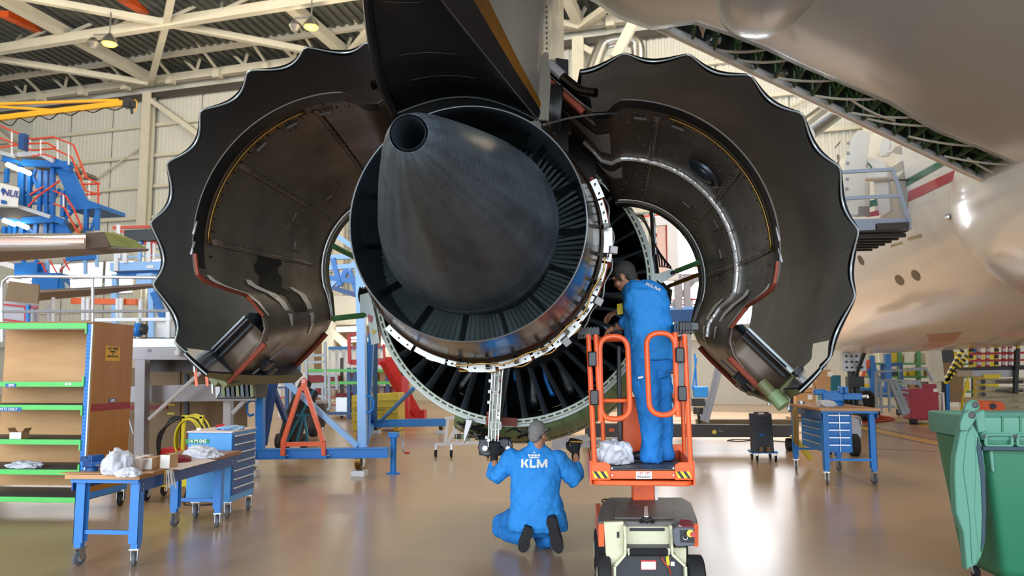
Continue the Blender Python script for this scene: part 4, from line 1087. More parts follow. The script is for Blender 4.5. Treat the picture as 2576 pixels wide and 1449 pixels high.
for xs in ((1570, 1572, 1572, 1546, 1546), (1686, 1688, 1690, 1723, 1725)):
    m = MB(); pts = [P(xs[0], 1320, yb - .02), P(xs[1], 1350, yb - .02), P(xs[2], 1392, yb - .02), P(xs[3], 1422, yb - .03), P(xs[4], 1480, yb - .03)]
    for i in range(4): m.bar(pts[i], pts[i + 1], 0.02, 0.09, up=(0, 1, 0))
    O('guard_frame', m, 'lift_cream', lift, bevel=0.004)
O('battery_box', MB().prism([P(1572, 1395, yb), P(1690, 1395, yb), P(1722, 1424, yb), P(1722, 1485, yb), P(1548, 1485, yb), P(1548, 1424, yb)], (0, 0.25, 0)), 'dark_panel', lift, bevel=0.008)
O('foam_roll', MB().tube([P(1584, 1389, yb - .06), P(1588, 1389, yb - .06), P(1676, 1389, yb - .06), P(1680, 1389, yb - .06)], [0.02, 0.028, 0.028, 0.02], 14), 'black_foam', lift)
for x in (1582, 1682): O('roll_bracket', MB().prism([P(x - 5, 1380, yb - .05), P(x + 5, 1380, yb - .05), P(x + 4, 1396, yb - .06), P(x - 2, 1398, yb - .06)], (0, 0.02, 0)), 'lift_cream', lift, bevel=0.003)
for xa_, xb_ in ((1506, 1520), (1745, 1757)):
    O('orange_trim', MB().prism([P(xa_, 1318, yb + .02), P(xb_, 1318, yb + .02), P(xb_, 1375, yb + .02), P(xa_, 1375, yb + .02)], (0, 0.9, 0)), 'lift_orange', lift, smooth=0)
for (a, b) in ((1502, 1536), (1726, 1768)):
    for Y in (6.03, 6.95):
        x0, x1 = P(a, 1400, 6.03).x, P(b, 1400, 6.03).x
        w = O('wheel', MB().tube([V((x, Y, 0.175)) for x in (x0, x0 + 0.012, x1 - 0.012, x1)], [0.155, 0.175, 0.175, 0.155], 32), 'tyre', lift, smooth=40)
        O('hub', MB().tube([V((x0 - 0.004, Y, 0.175)), V((x1 + 0.004, Y, 0.175))], 0.08, 16), 'lift_cream', w)
st_ = O('warning_sticker', MB().prism([P(1612, 1409, yb - .006), P(1651, 1409, yb - .006), P(1651, 1434, yb - .006), P(1612, 1434, yb - .006)], (0, 0.004, 0)), 'text_red', lift, smooth=0)
O('sticker_face', MB().prism([P(1613.5, 1413, yb - .008), P(1649.5, 1413, yb - .008), P(1649.5, 1432.5, yb - .008), P(1613.5, 1432.5, yb - .008)], (0, 0.002, 0)), 'white_print', st_, smooth=0)
O('sticker', MB().prism([P(1675, 1398, yb - .006), P(1683, 1398, yb - .006), P(1685, 1422, yb - .006), P(1677, 1423, yb - .006)], (0, 0.003, 0)), 'hazard_yellow', lift, smooth=0)
O('sticker', MB().prism([P(1687, 1413, yb - .006), P(1697, 1413, yb - .006), P(1697, 1424, yb - .006), P(1687, 1424, yb - .006)], (0, 0.003, 0)), 'white_print', lift, smooth=0)
O('cable', MB().tube(catmull([P(1664, 1400, yb - .02), P(1672, 1416, yb - .03), P(1683, 1430, yb - .03), P(1687, 1445, yb - .02)], 5), 0.006, 6), 'hose_red', lift)
cb = O('control_box', MB().prism([P(1693, 1332, 5.86), P(1703, 1326, 5.86), P(1747, 1328, 5.86), P(1748, 1372, 5.86), P(1740, 1374, 5.86), P(1702, 1376, 5.86), P(1696, 1370, 5.86)], (0, 0.16, 0)), 'grey_plastic', lift, bevel=0.008)
O('control_recess', MB().prism([P(1710, 1334, 5.855), P(1746, 1334, 5.855), P(1746, 1366, 5.855), P(1712, 1364, 5.855)], (0, 0.004, 0)), 'text_dark', cb, smooth=0)
O('control_label', MB().prism([P(1706, 1325, 5.87), P(1746, 1327, 5.87), P(1738, 1311, 6.0), P(1712, 1309, 6.0)], (0, 0, 0.008)), 'maroon_bag', cb, smooth=0)
O('stop_collar', MB().cyl(P(1737, 1342, 5.85), P(1737, 1342, 5.82), 0.026, n=16), 'hazard_yellow', cb)
O('stop_button', MB().cyl(P(1742, 1344, 5.83), P(1745, 1345, 5.79), 0.018, n=14), 'red_paint', cb)
O('key_ring', MB().tube([P(1724 + 6 * math.cos(t), 1352 + 6 * math.sin(t), 5.83) for t in [2 * PI * j / 12 for j in range(12)]], 0.003, 5, closed=True), 'steel', cb)
# mast
O('mast', MB().prism([V((P(1592, 1240, 6.9).x, 6.9, 0.5)), V((P(1647, 1240, 6.9).x, 6.9, 0.5)), V((P(1647, 1240, 6.9).x, 6.9, 0.95)), V((P(1592, 1240, 6.9).x, 6.9, 0.95))], (0, 0.2, 0)), 'lift_orange', lift, bevel=0.01)
O('mast_stage', MB().prism([P(1566, 1000, 6.92), P(1622, 1000, 6.92), P(1626, 1190, 6.92), P(1566, 1190, 6.92)], (0, 0.16, 0)), 'lift_orange', lift, bevel=0.01)
O('mast_channel', MB().prism([P(1552, 870, 6.9), P(1562, 870, 6.9), P(1566, 1190, 6.9), P(1556, 1190, 6.9)], (0, 0.1, 0)), 'black_plastic', lift, bevel=0.004)
O('mast_label', MB().prism([P(1648, 1214, 6.88), P(1655, 1214, 6.88), P(1655, 1266, 6.88), P(1648, 1266, 6.88)], (0, 0.02, 0)), 'white_print', lift, smooth=0)
# platform
pf = O('platform_floor', MB().prism([V((P(1497, 1190, LY).x, LY, ZF)), V((P(1740, 1190, LY).x, LY, ZF)), V((P(1740, 1190, LY).x, 6.75, ZF)), V((P(1497, 1190, LY).x, 6.75, ZF))], (0, 0, -0.03)), 'lift_deck', lift, bevel=0.006)
O('front_board', MB().prism([P(1533, 1184, LY - .01), P(1703, 1184, LY - .01), P(1703, 1205, LY - .01), P(1533, 1205, LY - .01)], (0, 0.03, 0)), 'lift_orange', pf, bevel=0.004)
O('floor_edge', MB().prism([P(1533, 1178, LY - .012), P(1703, 1178, LY - .012), P(1703, 1184, LY - .012), P(1533, 1184, LY - .012)], (0, 0.05, 0)), 'black_plastic', pf, bevel=0.003)
O('platform_rim', MB().prism(rrect(V((P(1488, 1190, LY).x, LY - .02, 0.862)), V((P(1745, 1190, LY).x, LY - .02, 0.862)), V((P(1745, 1190, LY).x, 6.8, 0.862)), V((P(1488, 1190, LY).x, 6.8, 0.862)), 0.10, 5), (0, 0, 0.035)), 'lift_orange', pf, bevel=0.006)
for sgn, (xa, xb) in ((-1, (1488, 1536)), (1, (1698, 1744))):
    xo = xa if sgn < 0 else xb; xi = xb if sgn < 0 else xa
    sh = [P(xo, 1163, LY - .012), P(xo + (xi - xo) * 0.75, 1163, LY - .022), P(xi, 1170, LY - .022), P(xi, 1208, LY - .022), P(xo, 1208, LY - .012)]
    cp = O('corner_plate', MB().prism(sh, (0, 0.012, 0)), 'lift_orange', pf, bevel=0.004)
    O('side_board', MB().prism([V((P(xo, 1190, LY).x, LY, ZF - .1)), V((P(xo, 1190, LY).x, 6.78, ZF - .1)), V((P(xo, 1190, LY).x, 6.78, ZF + .07)), V((P(xo, 1190, LY).x, LY, ZF + .07))], (0.012 * sgn, 0, 0)), 'lift_orange', pf, smooth=0)
    a, b = min(xo, xi) + 2, max(xo, xi) - 4
    for k in range(5):
        w = (b - a) / 5; x0 = a + k * w
        O('hazard_stripe', MB().prism([P(max(a, x0 - (6 if sgn < 0 else 6)), 1186, LY - .026), P(x0 + w - 6, 1186, LY - .026), P(min(b, x0 + w + 6), 1203, LY - .026), P(x0 + 6, 1203, LY - .026)], (0, 0.003, 0)), ('hazard_yellow', 'text_dark')[k % 2], cp, smooth=0)
    for y in (1178, 1196):
        O('plate_bolt', MB().cyl(P(xi - 4 * -sgn * -1, y, LY - .035), P(xi - 4 * -sgn * -1, y, LY - .02), 0.006, n=8), 'steel', cp)
O('notice', MB().prism([P(1600, 1186, LY - .014), P(1640, 1186, LY - .014), P(1640, 1205, LY - .014), P(1600, 1205, LY - .014)], (0, 0.003, 0)), 'white_print', pf, smooth=0)
text('lettering', 'LET OP!', P(1620, 1191, LY - .017), 0.024, 'text_red', pf)
text('lettering', 'BEPERK LOS GEPLAATST\nTOT MINIMUM AANTAL', P(1620, 1200, LY - .017), 0.009, 'text_dark', pf)
tr = 0.021
def tubeO(name, pts, r=tr, m='lift_orange', par=lift, closed=False): return O(name, MB().tube(pts, r, 10, closed), m, par)
# swing gates with rounded corners
tubeO('gate', rrect(P(1508, 846, LY), P(1578, 846, LY), P(1586, 1052, LY), P(1512, 1056, LY), 0.10, 7), 0.020, closed=True)
tubeO('gate', rrect(P(1625, 838, LY), P(1697, 838, LY), P(1704, 1044, LY), P(1634, 1044, LY), 0.10, 7), 0.020, closed=True)
for a, b in (((1480, 848), (1496, 1170)), ((1498, 842), (1512, 1060)), ((1722, 846), (1737, 1168)), ((1698, 836), (1706, 1048))):
    tubeO('post', [fr(*a), fr(*b)], 0.019)
YR = 6.72
for xa, xb in ((1508, 1520), (1712, 1722)):
    tubeO('post', [P(xa, 852, YR), P(xb, 1155, YR)], 0.018)
for (a, b) in ((1480, 1508), (1722, 1712)):
    tubeO('side_rail', [P(a, 846, LY), P(b, 852, YR)], 0.019)
    tubeO('side_rail', [P(a + (6 if a < 1600 else 6), 1000, LY), P(b + 5, 985, YR)], 0.016)
tubeO('rear_rail', [P(1508, 855, YR), P(1712, 852, YR)], 0.019)
tubeO('rear_rail', [P(1512, 1008, YR), P(1716, 1006, YR)], 0.016)
tubeO('mid_rail', [P(1515, 1008, LY + .05), P(1580, 1008, LY + .05)], 0.014)
O('rear_board', MB().prism([P(1672, 1118, YR), P(1722, 1118, YR), P(1722, 1160, YR), P(1672, 1160, YR)], (0, 0.02, 0)), 'lift_orange', lift, bevel=0.005)
for (x, y) in ((1490, 903), (1495, 1000), (1710, 893), (1716, 990)):
    O('edge_pad', MB().box(P(x, y, LY - .045), (0.06, 0.05, 0.108)), 'black_plastic', lift, bevel=0.008)
O('gate_post', MB().box(P(1713, 942, LY), (0.04, 0.03, 0.22)), 'grey_plastic', lift, bevel=0.004)
for x0, x1, y in ((1452, 1506, 838), (1694, 1744, 826)):
    gd_ = O('rail_guard', MB().box(P((x0 + x1) / 2, y, 6.2), ((x1 - x0) * 6.2 / 2000, 0.6, 0.07)), 'black_plastic', lift, bevel=0.01)
    for k in range(7):
        O('guard_rib', MB().box(P(x0 + 4 + k * (x1 - x0 - 8) / 6, y - 1, 5.895), (0.011, 0.02, 0.085)), 'hose_black', gd_, smooth=0)
O('manual_holder', MB().prism([P(1674, 945, YR), P(1696, 945, YR), P(1696, 990, YR), P(1674, 990, YR)], (0, 0.02, 0)), 'white_print', lift, smooth=0)
O('platform_control', MB().box(P(1686, 925, YR - .06), (0.09, 0.1, 0.1)), 'black_plastic', lift, bevel=0.01)
O('rear_plate', MB().prism([P(1674, 990, YR), P(1712, 990, YR), P(1712, 1006, YR), P(1674, 1006, YR)], (0, 0.02, 0)), 'lift_orange', lift, smooth=0)
O('rear_panel', MB().prism([P(1676, 1010, YR + .05), P(1700, 1010, YR + .05), P(1700, 1042, YR + .05), P(1676, 1042, YR + .05)], (0, 0.04, 0)), 'stand_light', lift, bevel=0.004)
O('control_cable', MB().tube(catmull([P(1684, 940, YR - .08), P(1682, 985, YR - .09), P(1690, 1000, YR - .1), P(1697, 1020, YR - .09), P(1690, 1040, YR - .08), P(1677, 1038, YR - .06)], 6), 0.008, 6), 'hose_black', lift)

# ------------------------------------------------------------------ crumpled cloth
def rag(name, c, rx, ry, rz, m='rag_white', seed=1, label=None, cat='rag', group=None, amp=0.5, flat=True):
    bm_ = bmesh.new(); bmesh.ops.create_icosphere(bm_, subdivisions=5, radius=1.0)
    mb = MB(); idx = {}
    vs = []
    for v in bm_.verts:
        p = v.co.copy()
        n = NZ.fractal(p * 1.3 + V((seed * 7.3, seed, 0)), 0.9, 2.0, 2)
        rdg = 1 - abs(NZ.noise(V((p.x * 2.2, p.y * 2.2, p.z * 1.2)) + V((seed, 3, seed * 2.0)) + V((n, n, n)) * 0.8)) * 2.6
        k = 1 + amp * 0.35 * n + amp * 0.22 * rdg
        q = V((p.x * rx * k, p.y * ry * k, p.z * rz * k))
        if flat and q.z < -0.35 * rz: q.z = -0.35 * rz + (q.z + 0.35 * rz) * 0.05
        vs.append(q + V(c))
    zmin = min(q.z for q in vs)
    vs = [q - V((0, 0, zmin - c[2])) for q in vs]
    mb.add(vs, [tuple(v.index for v in f.verts) for f in bm_.faces]); bm_.free()
    o = O(name, mb, m, smooth=80); tag(o, label, cat, group)
    return o
q = G(1556, 1168, ZF)
rag('cloth_bundle', (q.x - 0.03, 6.34, ZF + 0.002), 0.135, 0.15, 0.125, seed=2, label='bundle of white rags heaped on the orange lift platform', amp=0.6)

# ------------------------------------------------------------------ people
def ell(mb, c, r, R=None, n=16):
    c = V(c); R = R or MX.Identity(3); rows = []
    for i in range(n // 2 + 1):
        t = PI * (0.02 + 0.96 * i / (n // 2))
        rows.append([c + R @ V((r[0] * math.sin(t) * math.cos(a), r[1] * math.sin(t) * math.sin(a), r[2] * math.cos(t))) for a in [2 * PI * j / n for j in range(n)]])
    return mb.loft(rows)
def limb(mb, pts, rs, n=14):
    """chain of tapering round segments, ends rounded"""
    pts = [V(q) for q in pts]
    d0 = (pts[0] - pts[1]).normalized(); d1 = (pts[-1] - pts[-2]).normalized()
    P0 = [pts[0] + d0 * rs[0] * 0.9, pts[0] + d0 * rs[0] * 0.6] + pts + [pts[-1] + d1 * rs[-1] * 0.6, pts[-1] + d1 * rs[-1] * 0.9]
    return mb.tube(P0, [rs[0] * 0.4, rs[0] * 0.8] + list(rs) + [rs[-1] * 0.8, rs[-1] * 0.4], n)
def torso(mb, rings, n=24):
    """rings of (centre, half width, half depth, yaw)"""
    rows = []
    for c, a, b, yw in rings:
        ca, sa = math.cos(yw), math.sin(yw)
        row = []
        for j in range(n):
            t = 2 * PI * j / n
            x = a * math.copysign(abs(math.cos(t)) ** 0.8, math.cos(t)); y = b * math.copysign(abs(math.sin(t)) ** 0.8, math.sin(t))
            row.append(V(c) + V((x * ca - y * sa, x * sa + y * ca, 0)))
        rows.append(row)
    return mb.loft(rows)
def blob(name, mb, m, parent=None, vox=0.012, smooth=6, wrinkle=0.0, wscale=0.12, **kw):
    o = O(name, mb, m, parent, smooth=0, **kw)
    md = o.modifiers.new('join', 'REMESH'); md.mode = 'VOXEL'; md.voxel_size = vox; md.use_smooth_shade = True
    md = o.modifiers.new('relax', 'SMOOTH'); md.iterations = smooth; md.factor = 0.5
    if wrinkle:
        for i, (s, k) in enumerate(((wscale, 1.0), (wscale * 0.4, 0.45))):
            tx = bpy.data.textures.new(name + '_folds', 'CLOUDS'); tx.noise_scale = s; tx.noise_depth = 2
            md = o.modifiers.new('folds', 'DISPLACE'); md.texture = tx; md.strength = wrinkle * k; md.mid_level = 0.5; md.texture_coords = 'LOCAL'
    return o
def hand(mb, wrist, palm_dir, back, curl=1.2, size=0.19, spread=0.02, thumb=1, rfin=0.0095):
    """palm and five fingers; palm_dir from wrist to knuckles, back = outward normal of the back of the hand"""
    w = V(wrist); d = V(palm_dir).normalized(); b = V(back); b = (b - d * b.dot(d)).normalized(); s = d.cross(b)
    L = size
    k0 = w + d * L * 0.52
    rows = []
    for t, ww, th in ((0.0, 0.16, 0.11), (0.15, 0.18, 0.12), (0.35, 0.22, 0.12), (0.52, 0.22, 0.10), (0.58, 0.19, 0.08)):
        c = w + d * L * t
        rows.append([c + s * (ww * L * math.cos(a)) + b * (th * L * math.sin(a)) for a in [2 * PI * j / 12 for j in range(12)]])
    mb.loft(rows)
    for i, (off, ln) in enumerate(((-0.17, 0.40), (-0.057, 0.45), (0.057, 0.42), (0.17, 0.33))):
        base = k0 + s * off * L
        segs = [0.45 * ln, 0.32 * ln, 0.26 * ln]; pts = [base - d * 0.02, base]; ang = 0.0
        for k, sg in enumerate(segs):
            ang += curl * (0.75, 0.95, 0.6)[k] + 0.05 * i
            dirv = d * math.cos(ang) - b * math.sin(ang) + s * off * spread * 4
            pts.append(pts[-1] + dirv.normalized() * sg * L)
        limb(mb, pts, [rfin * 1.15, rfin * 1.12, rfin * 1.05, rfin * 0.95, rfin * 0.8], 8)
    tb = w + d * L * 0.16 + s * thumb * 0.15 * L
    p1 = tb + (d * 0.55 + s * thumb * 0.75 - b * 0.3).normalized() * L * 0.2
    p2 = p1 + (d * 0.8 + s * thumb * 0.05 - b * 0.6).normalized() * L * 0.17
    p3 = p2 + (d * 0.6 - s * thumb * 0.3 - b * 0.7).normalized() * L * 0.12
    limb(mb, [tb, p1, p2, p3], [rfin * 1.7, rfin * 1.35, rfin * 1.15, rfin * 0.85], 8)
def head(mb, c, face, upv, s=1.0):
    """skull, jaw, nose, ears; face = direction the person looks"""
    f = V(face).normalized(); u = V(upv); u = (u - f * u.dot(f)).normalized(); r = f.cross(u)
    R = MX((r, f, u)).transposed()
    L = lambda x, y, z: V(c) + R @ V((x * s, y * s, z * s))
    ell(mb, L(0, -0.008, 0.03), (0.076 * s, 0.096 * s, 0.092 * s), R)
    ell(mb, L(0, 0.02, -0.045), (0.058 * s, 0.070 * s, 0.072 * s), R)
    ell(mb, L(0, 0.052, -0.088), (0.030 * s, 0.028 * s, 0.026 * s), R)
    limb(mb, [L(0, 0.085, 0.012), L(0, 0.103, -0.022), L(0, 0.098, -0.032)], [0.009 * s, 0.012 * s, 0.013 * s], 8)
    ell(mb, L(0, 0.086, -0.058), (0.026 * s, 0.010 * s, 0.008 * s), R); ell(mb, L(0, 0.084, -0.071), (0.022 * s, 0.010 * s, 0.008 * s), R)
    ell(mb, L(0, 0.080, 0.028), (0.055 * s, 0.014 * s, 0.010 * s), R)
    for sx in (-1, 1):
        ell(mb, L(sx * 0.083, -0.010, -0.012), (0.012 * s, 0.020 * s, 0.034 * s), R)
        ell(mb, L(sx * 0.045, 0.06, -0.03), (0.022 * s, 0.022 * s, 0.022 * s), R)
    return L, R
def shoe(parent, heel, toe, upn, name='shoe', h=0.10, w=0.05):
    """a work shoe from heel to toe, upn = direction of the upper"""
    heel, toe = V(heel), V(toe); d = (toe - heel); Ln = d.length; d.normalize(); u = V(upn); u = (u - d * u.dot(d)).normalized(); s = d.cross(u)
    rows = []
    for t, ww, hh in ((-0.02, 0.5, 0.5), (0.03, 0.78, 0.95), (0.25, 0.82, 1.0), (0.45, 0.86, 0.80), (0.7, 1.0, 0.62), (0.9, 0.85, 0.5), (1.0, 0.5, 0.36), (1.03, 0.2, 0.25)):
        c = heel + d * Ln * t
        rows.append([c + s * (w * ww * math.cos(a)) + u * (h * hh * (0.5 + 0.5 * math.sin(a)) + 0.018) for a in [2 * PI * j / 14 for j in range(14)]])
    so = O(name, MB().loft(rows), 'shoe', parent, smooth=60)
    outl = []
    for t, ww in ((-0.04, 0.35), (0.0, 0.75), (0.1, 0.9), (0.3, 0.8), (0.5, 0.84), (0.7, 1.06), (0.88, 0.95), (1.0, 0.55), (1.04, 0.2)):
        outl.append((t, ww))
    lp = [heel + d * Ln * t + s * w * ww for t, ww in outl] + [heel + d * Ln * t - s * w * ww for t, ww in outl[::-1]]
    sl_ = O('sole', MB().prism(lp, u * 0.024), 'sole', so, bevel=0.004)
    return so

def on_cloth(o, target):
    md = o.modifiers.new('lie', 'SHRINKWRAP'); md.wrap_method = 'PROJECT'; md.target = target
    md.use_project_x = False; md.use_project_y = True; md.use_project_z = False; md.use_negative_direction = True; md.use_positive_direction = True; md.offset = 0.004
# --- kneeling mechanic, back to the camera
KY = 7.62
k = lambda px, py, dY=0.0: P(px, py, KY + dY)
body = MB()
hc = k(1354, 1092, 0.02)
Lh, Rh = head(body, hc, (0.62, 0.78, -0.12), (0.05, -0.02, 1))
limb(body, [hc + V((0, 0.0, -0.06)), k(1350, 1128, 0.04)], [0.058, 0.066])
torso(body, [(k(1345, 1330, 0.05), 0.16, 0.10, 0), (k(1345, 1260, 0.05), 0.16, 0.10, 0), (k(1345, 1180, 0.05), 0.18, 0.10, 0), (k(1347, 1140, 0.06), 0.16, 0.08, 0), (k(1349, 1126, 0.06), 0.08, 0.06, 0)])
limb(body, [k(1292, 1148, 0.05), k(1252, 1195, 0.10), k(1245, 1172, 0.16), k(1243, 1150, 0.23)], [0.055, 0.045, 0.038, 0.030])
limb(body, [k(1404, 1150, 0.05), k(1445, 1200, 0.08), k(1449, 1172, 0.14), k(1448, 1142, 0.20)], [0.055, 0.045, 0.038, 0.030])
limb(body, [k(1318, 1325, 0.05), k(1262, 1318, 0.35), k(1300, 1345, 0.12)], [0.09, 0.065, 0.05])
limb(body, [k(1375, 1325, 0.05), k(1370, 1352, 0.40), k(1388, 1352, 0.05)], [0.09, 0.065, 0.05])
hand(body, k(1243, 1150, 0.23), (0.0, 0.30, 0.94), (0, -1, 0.2), curl=1.1, size=0.185, thumb=1)
hand(body, k(1448, 1140, 0.21), (0.0, 0.15, 1), (0.3, -1, 0), curl=1.35, size=0.185, thumb=-1)
kn = blob('person', body, 'skin', vox=0.008, smooth=3, label='kneeling mechanic in bright blue KLM coverall, seen from behind, working under the engine', cat='person')
jk = MB()
torso(jk, [(k(1352, 1332, 0.05), 0.285, 0.20, 0.0), (k(1353, 1316, 0.03), 0.285, 0.205, 0.0), (k(1350, 1280, 0.02), 0.255, 0.185, 0.0), (k(1347, 1240, 0.02), 0.235, 0.165, 0.0), (k(1346, 1200, 0.03), 0.235, 0.155, 0.0),
           (k(1346, 1170, 0.04), 0.245, 0.145, 0.0), (k(1346, 1148, 0.05), 0.235, 0.125, 0.0), (k(1347, 1134, 0.06), 0.17, 0.10, 0.0), (k(1349, 1124, 0.06), 0.085, 0.085, 0.0)])
limb(jk, [k(1290, 1152, 0.05), k(1268, 1178, 0.07), k(1246, 1202, 0.10), k(1240, 1192, 0.14), k(1241, 1178, 0.17)], [0.092, 0.088, 0.078, 0.072, 0.066])
limb(jk, [k(1402, 1154, 0.05), k(1425, 1182, 0.07), k(1447, 1208, 0.08), k(1450, 1196, 0.12), k(1450, 1176, 0.16)], [0.092, 0.088, 0.078, 0.072, 0.066])
limb(jk, [k(1349, 1128, 0.05), k(1350, 1117, 0.05)], [0.085, 0.078])
jacket = blob('jacket', jk, 'coverall', kn, vox=0.010, smooth=3, wrinkle=0.05, wscale=0.2)
tr_ = MB()
limb(tr_, [k(1320, 1318, 0.06), k(1290, 1315, 0.2), k(1262, 1322, 0.33), k(1262, 1330, 0.30)], [0.15, 0.135, 0.105, 0.09])
limb(tr_, [k(1262, 1326, 0.33), k(1285, 1345, 0.15), k(1312, 1352, 0.02)], [0.095, 0.085, 0.075])
limb(tr_, [k(1372, 1318, 0.06), k(1368, 1340, 0.25), k(1366, 1350, 0.38)], [0.14, 0.12, 0.09])
limb(tr_, [k(1366, 1355, 0.36), k(1372, 1358, 0.15), k(1382, 1355, 0.05)], [0.09, 0.082, 0.075])
torso(tr_, [(k(1350, 1345, 0.08), 0.15, 0.12, 0), (k(1350, 1325, 0.06), 0.19, 0.15, 0), (k(1348, 1290, 0.05), 0.18, 0.13, 0)])
trs = blob('trousers', tr_, 'trousers', kn, vox=0.011, smooth=4, wrinkle=0.05, wscale=0.16)
for px_, py_, dY, w in ((1300, 1152, 0.045, 0), (1395, 1154, 0.045, 0)):
    pass
gl = MB(); hand(gl, k(1243, 1150, 0.22), (0.0, 0.30, 0.94), (0, -1, 0.2), curl=0.95, size=0.235, thumb=1, rfin=0.0145)
limb(gl, [k(1243, 1156, 0.20), k(1243, 1147, 0.23)], [0.040, 0.040])
blob('glove', gl, 'glove', kn, vox=0.006, smooth=2)
gl = MB(); hand(gl, k(1448, 1144, 0.20), (0.0, 0.15, 1), (0.3, -1, 0), curl=1.2, size=0.235, thumb=-1, rfin=0.0145)
limb(gl, [k(1448, 1154, 0.19), k(1448, 1142, 0.21)], [0.040, 0.040])
blob('glove', gl, 'glove', kn, vox=0.006, smooth=2)
hr = MB()
ell(hr, Lh(0, -0.020, 0.036), (0.082, 0.094, 0.094), Rh); ell(hr, Lh(0, -0.052, -0.025), (0.066, 0.052, 0.062), Rh)
for sx in (-1, 1): ell(hr, Lh(sx * 0.062, 0.02, 0.03), (0.020, 0.035, 0.042), Rh)
blob('hair', hr, 'hair_grey', kn, vox=0.007, smooth=3)
for sx in (-1, 1):
    O('eye', ell(MB(), Lh(sx * 0.032, 0.079, 0.008), (0.012, 0.008, 0.008), Rh), 'text_dark', kn)
O('glasses', MB().tube([Lh(0.088, 0.06, 0.055), Lh(0.090, 0.0, 0.03), Lh(0.091, -0.06, -0.02), Lh(0.084, -0.075, -0.04)], 0.004, 6).tube([Lh(0.07, 0.07, 0.075), Lh(0.088, 0.06, 0.055)], 0.005, 6), 'text_dark', kn)
# shoes, toes on the floor, soles to the camera
shoe(kn, k(1330, 1332, -0.22), k(1314, 1388, -0.12), (-0.1, 1.0, 0.15), h=0.10, w=0.052)
shoe(kn, k(1386, 1308, -0.24), k(1406, 1390, -0.12), (0.1, 1.0, 0.15), h=0.10, w=0.056)
# writing on the back

def block_letters(par, org, rt, upv, h, w):
    """the three capital letters as flat shapes, each subdivided to follow the cloth"""
    rt = V(rt).normalized(); upv = V(upv).normalized(); org = V(org)
    st = {'K': (((0, 0), (.3, 0), (.3, 1), (0, 1)), ((.3, .42), (.66, 1), (1.02, 1), (.46, .30)), ((.40, .60), (.66, .66), (1.06, 0), (.70, 0))),
          'L': (((0, 0), (.3, 0), (.3, 1), (0, 1)), ((.3, 0), (.86, 0), (.86, .26), (.3, .26))),
          'M': (((0, 0), (.28, 0), (.28, 1), (0, 1)), ((1.12, 0), (1.4, 0), (1.4, 1), (1.12, 1)), ((.28, 1), (.28, .55), (.58, 0), (.70, .35)), ((1.12, 1), (1.12, .55), (.82, 0), (.70, .35)), ((.58, 0), (.82, 0), (.70, .36), (.70, .36)))}
    for ch, x0 in (('K', 0.0), ('L', 1.14), ('M', 2.10)):
        mb = MB()
        for q in st[ch]:
            rows = []
            for j in range(5):
                v = j / 4; a = V(q[0]).lerp(V(q[3]), v) if len(q) == 4 else None; b = V(q[1]).lerp(V(q[2]), v)
                rows.append([org + rt * ((x0 + (a.x + (b.x - a.x) * i / 3) - 1.75) * w) + upv * ((a.y + (b.y - a.y) * i / 3 - 0.5) * h) for i in range(4)])
            mb.grid(rows)
        o = O('letter_' + ch.lower(), mb, 'white_print', par, smooth=0)
        yield o
for t_ in block_letters(kn, P(1342, 1170, KY - 0.22), (1, 0.03, 0.015), (0, 0, 1), 0.072, 0.070): on_cloth(t_, jacket)
crown = MB()
cc = lambda dx, dy: P(1341 + dx, 1150 + dy, KY - 0.22)
for dx in (-12, -4, 4, 12): crown.add([cc(dx + 3.4 * math.cos(t), 0.6 - 0.02 * abs(dx) + 3.4 * math.sin(t)) for t in [2 * PI * j / 14 for j in range(14)]], [tuple(range(14))])
crown.add([cc(-12, 4.4), cc(12, 4.4), cc(12, 7.4), cc(-12, 7.4)], [(0, 1, 2, 3)])
crown.add([cc(-1, -9), cc(1, -9), cc(1, -4), cc(-1, -4)], [(0, 1, 2, 3)]); crown.add([cc(-3, -7.4), cc(3, -7.4), cc(3, -5.6), cc(-3, -5.6)], [(0, 1, 2, 3)])
t2 = O('crown_emblem', crown, 'white_print', kn, smooth=0)
on_cloth(t2, jacket)
O('torch', MB().tube([P(1434, 1111, KY + .20), P(1440, 1111, KY + .20), P(1466, 1112, KY + .20)], [0.012, 0.017, 0.017], 12), 'brass', label='small copper coloured torch held in the black glove', cat='torch')

# --- standing mechanic on the lift
SY = 6.42
m_ = lambda px, py, dY=0.0: P(px, py, SY + dY)
body = MB()
hc2 = m_(1571, 697, 0.06)
Lh2, Rh2 = head(body, hc2, (-0.80, 0.42, -0.42), (-0.42, 0.12, 0.9))
limb(body, [hc2 + V((0.03, -0.01, -0.05)), m_(1602, 722, 0.03)], [0.056, 0.064])
torso(body, [(m_(1640, 905, 0), 0.15, 0.11, 0.5), (m_(1636, 860, 0), 0.15, 0.11, 0.5), (m_(1628, 800, 0), 0.15, 0.12, 0.5), (m_(1618, 745, 0), 0.15, 0.12, 0.5), (m_(1608, 718, 0), 0.08, 0.07, 0.5)])
limb(body, [m_(1596, 742, -0.06), m_(1600, 806, -0.02), m_(1575, 816, 0.06), m_(1550, 822, 0.14)], [0.05, 0.044, 0.040, 0.030])
limb(body, [m_(1612, 745, 0.12), m_(1590, 790, 0.26), m_(1555, 785, 0.30)], [0.05, 0.042, 0.032])
for dx, dY in ((1638, -0.04), (1664, 0.10)):
    limb(body, [m_(1640 + (dx - 1640) * 0.5, 905, dY * 0.5), m_(dx - 4, 1030, dY), m_(dx, 1155, dY)], [0.085, 0.06, 0.045])
hand(body, m_(1551, 821, 0.14), (-0.75, 0.5, -0.35), (0.1, -0.5, 0.9), curl=0.75, size=0.18, thumb=1)
hand(body, m_(1556, 785, 0.30), (-0.8, 0.5, -0.2), (0, -0.3, 1), curl=0.6, size=0.18, thumb=-1)
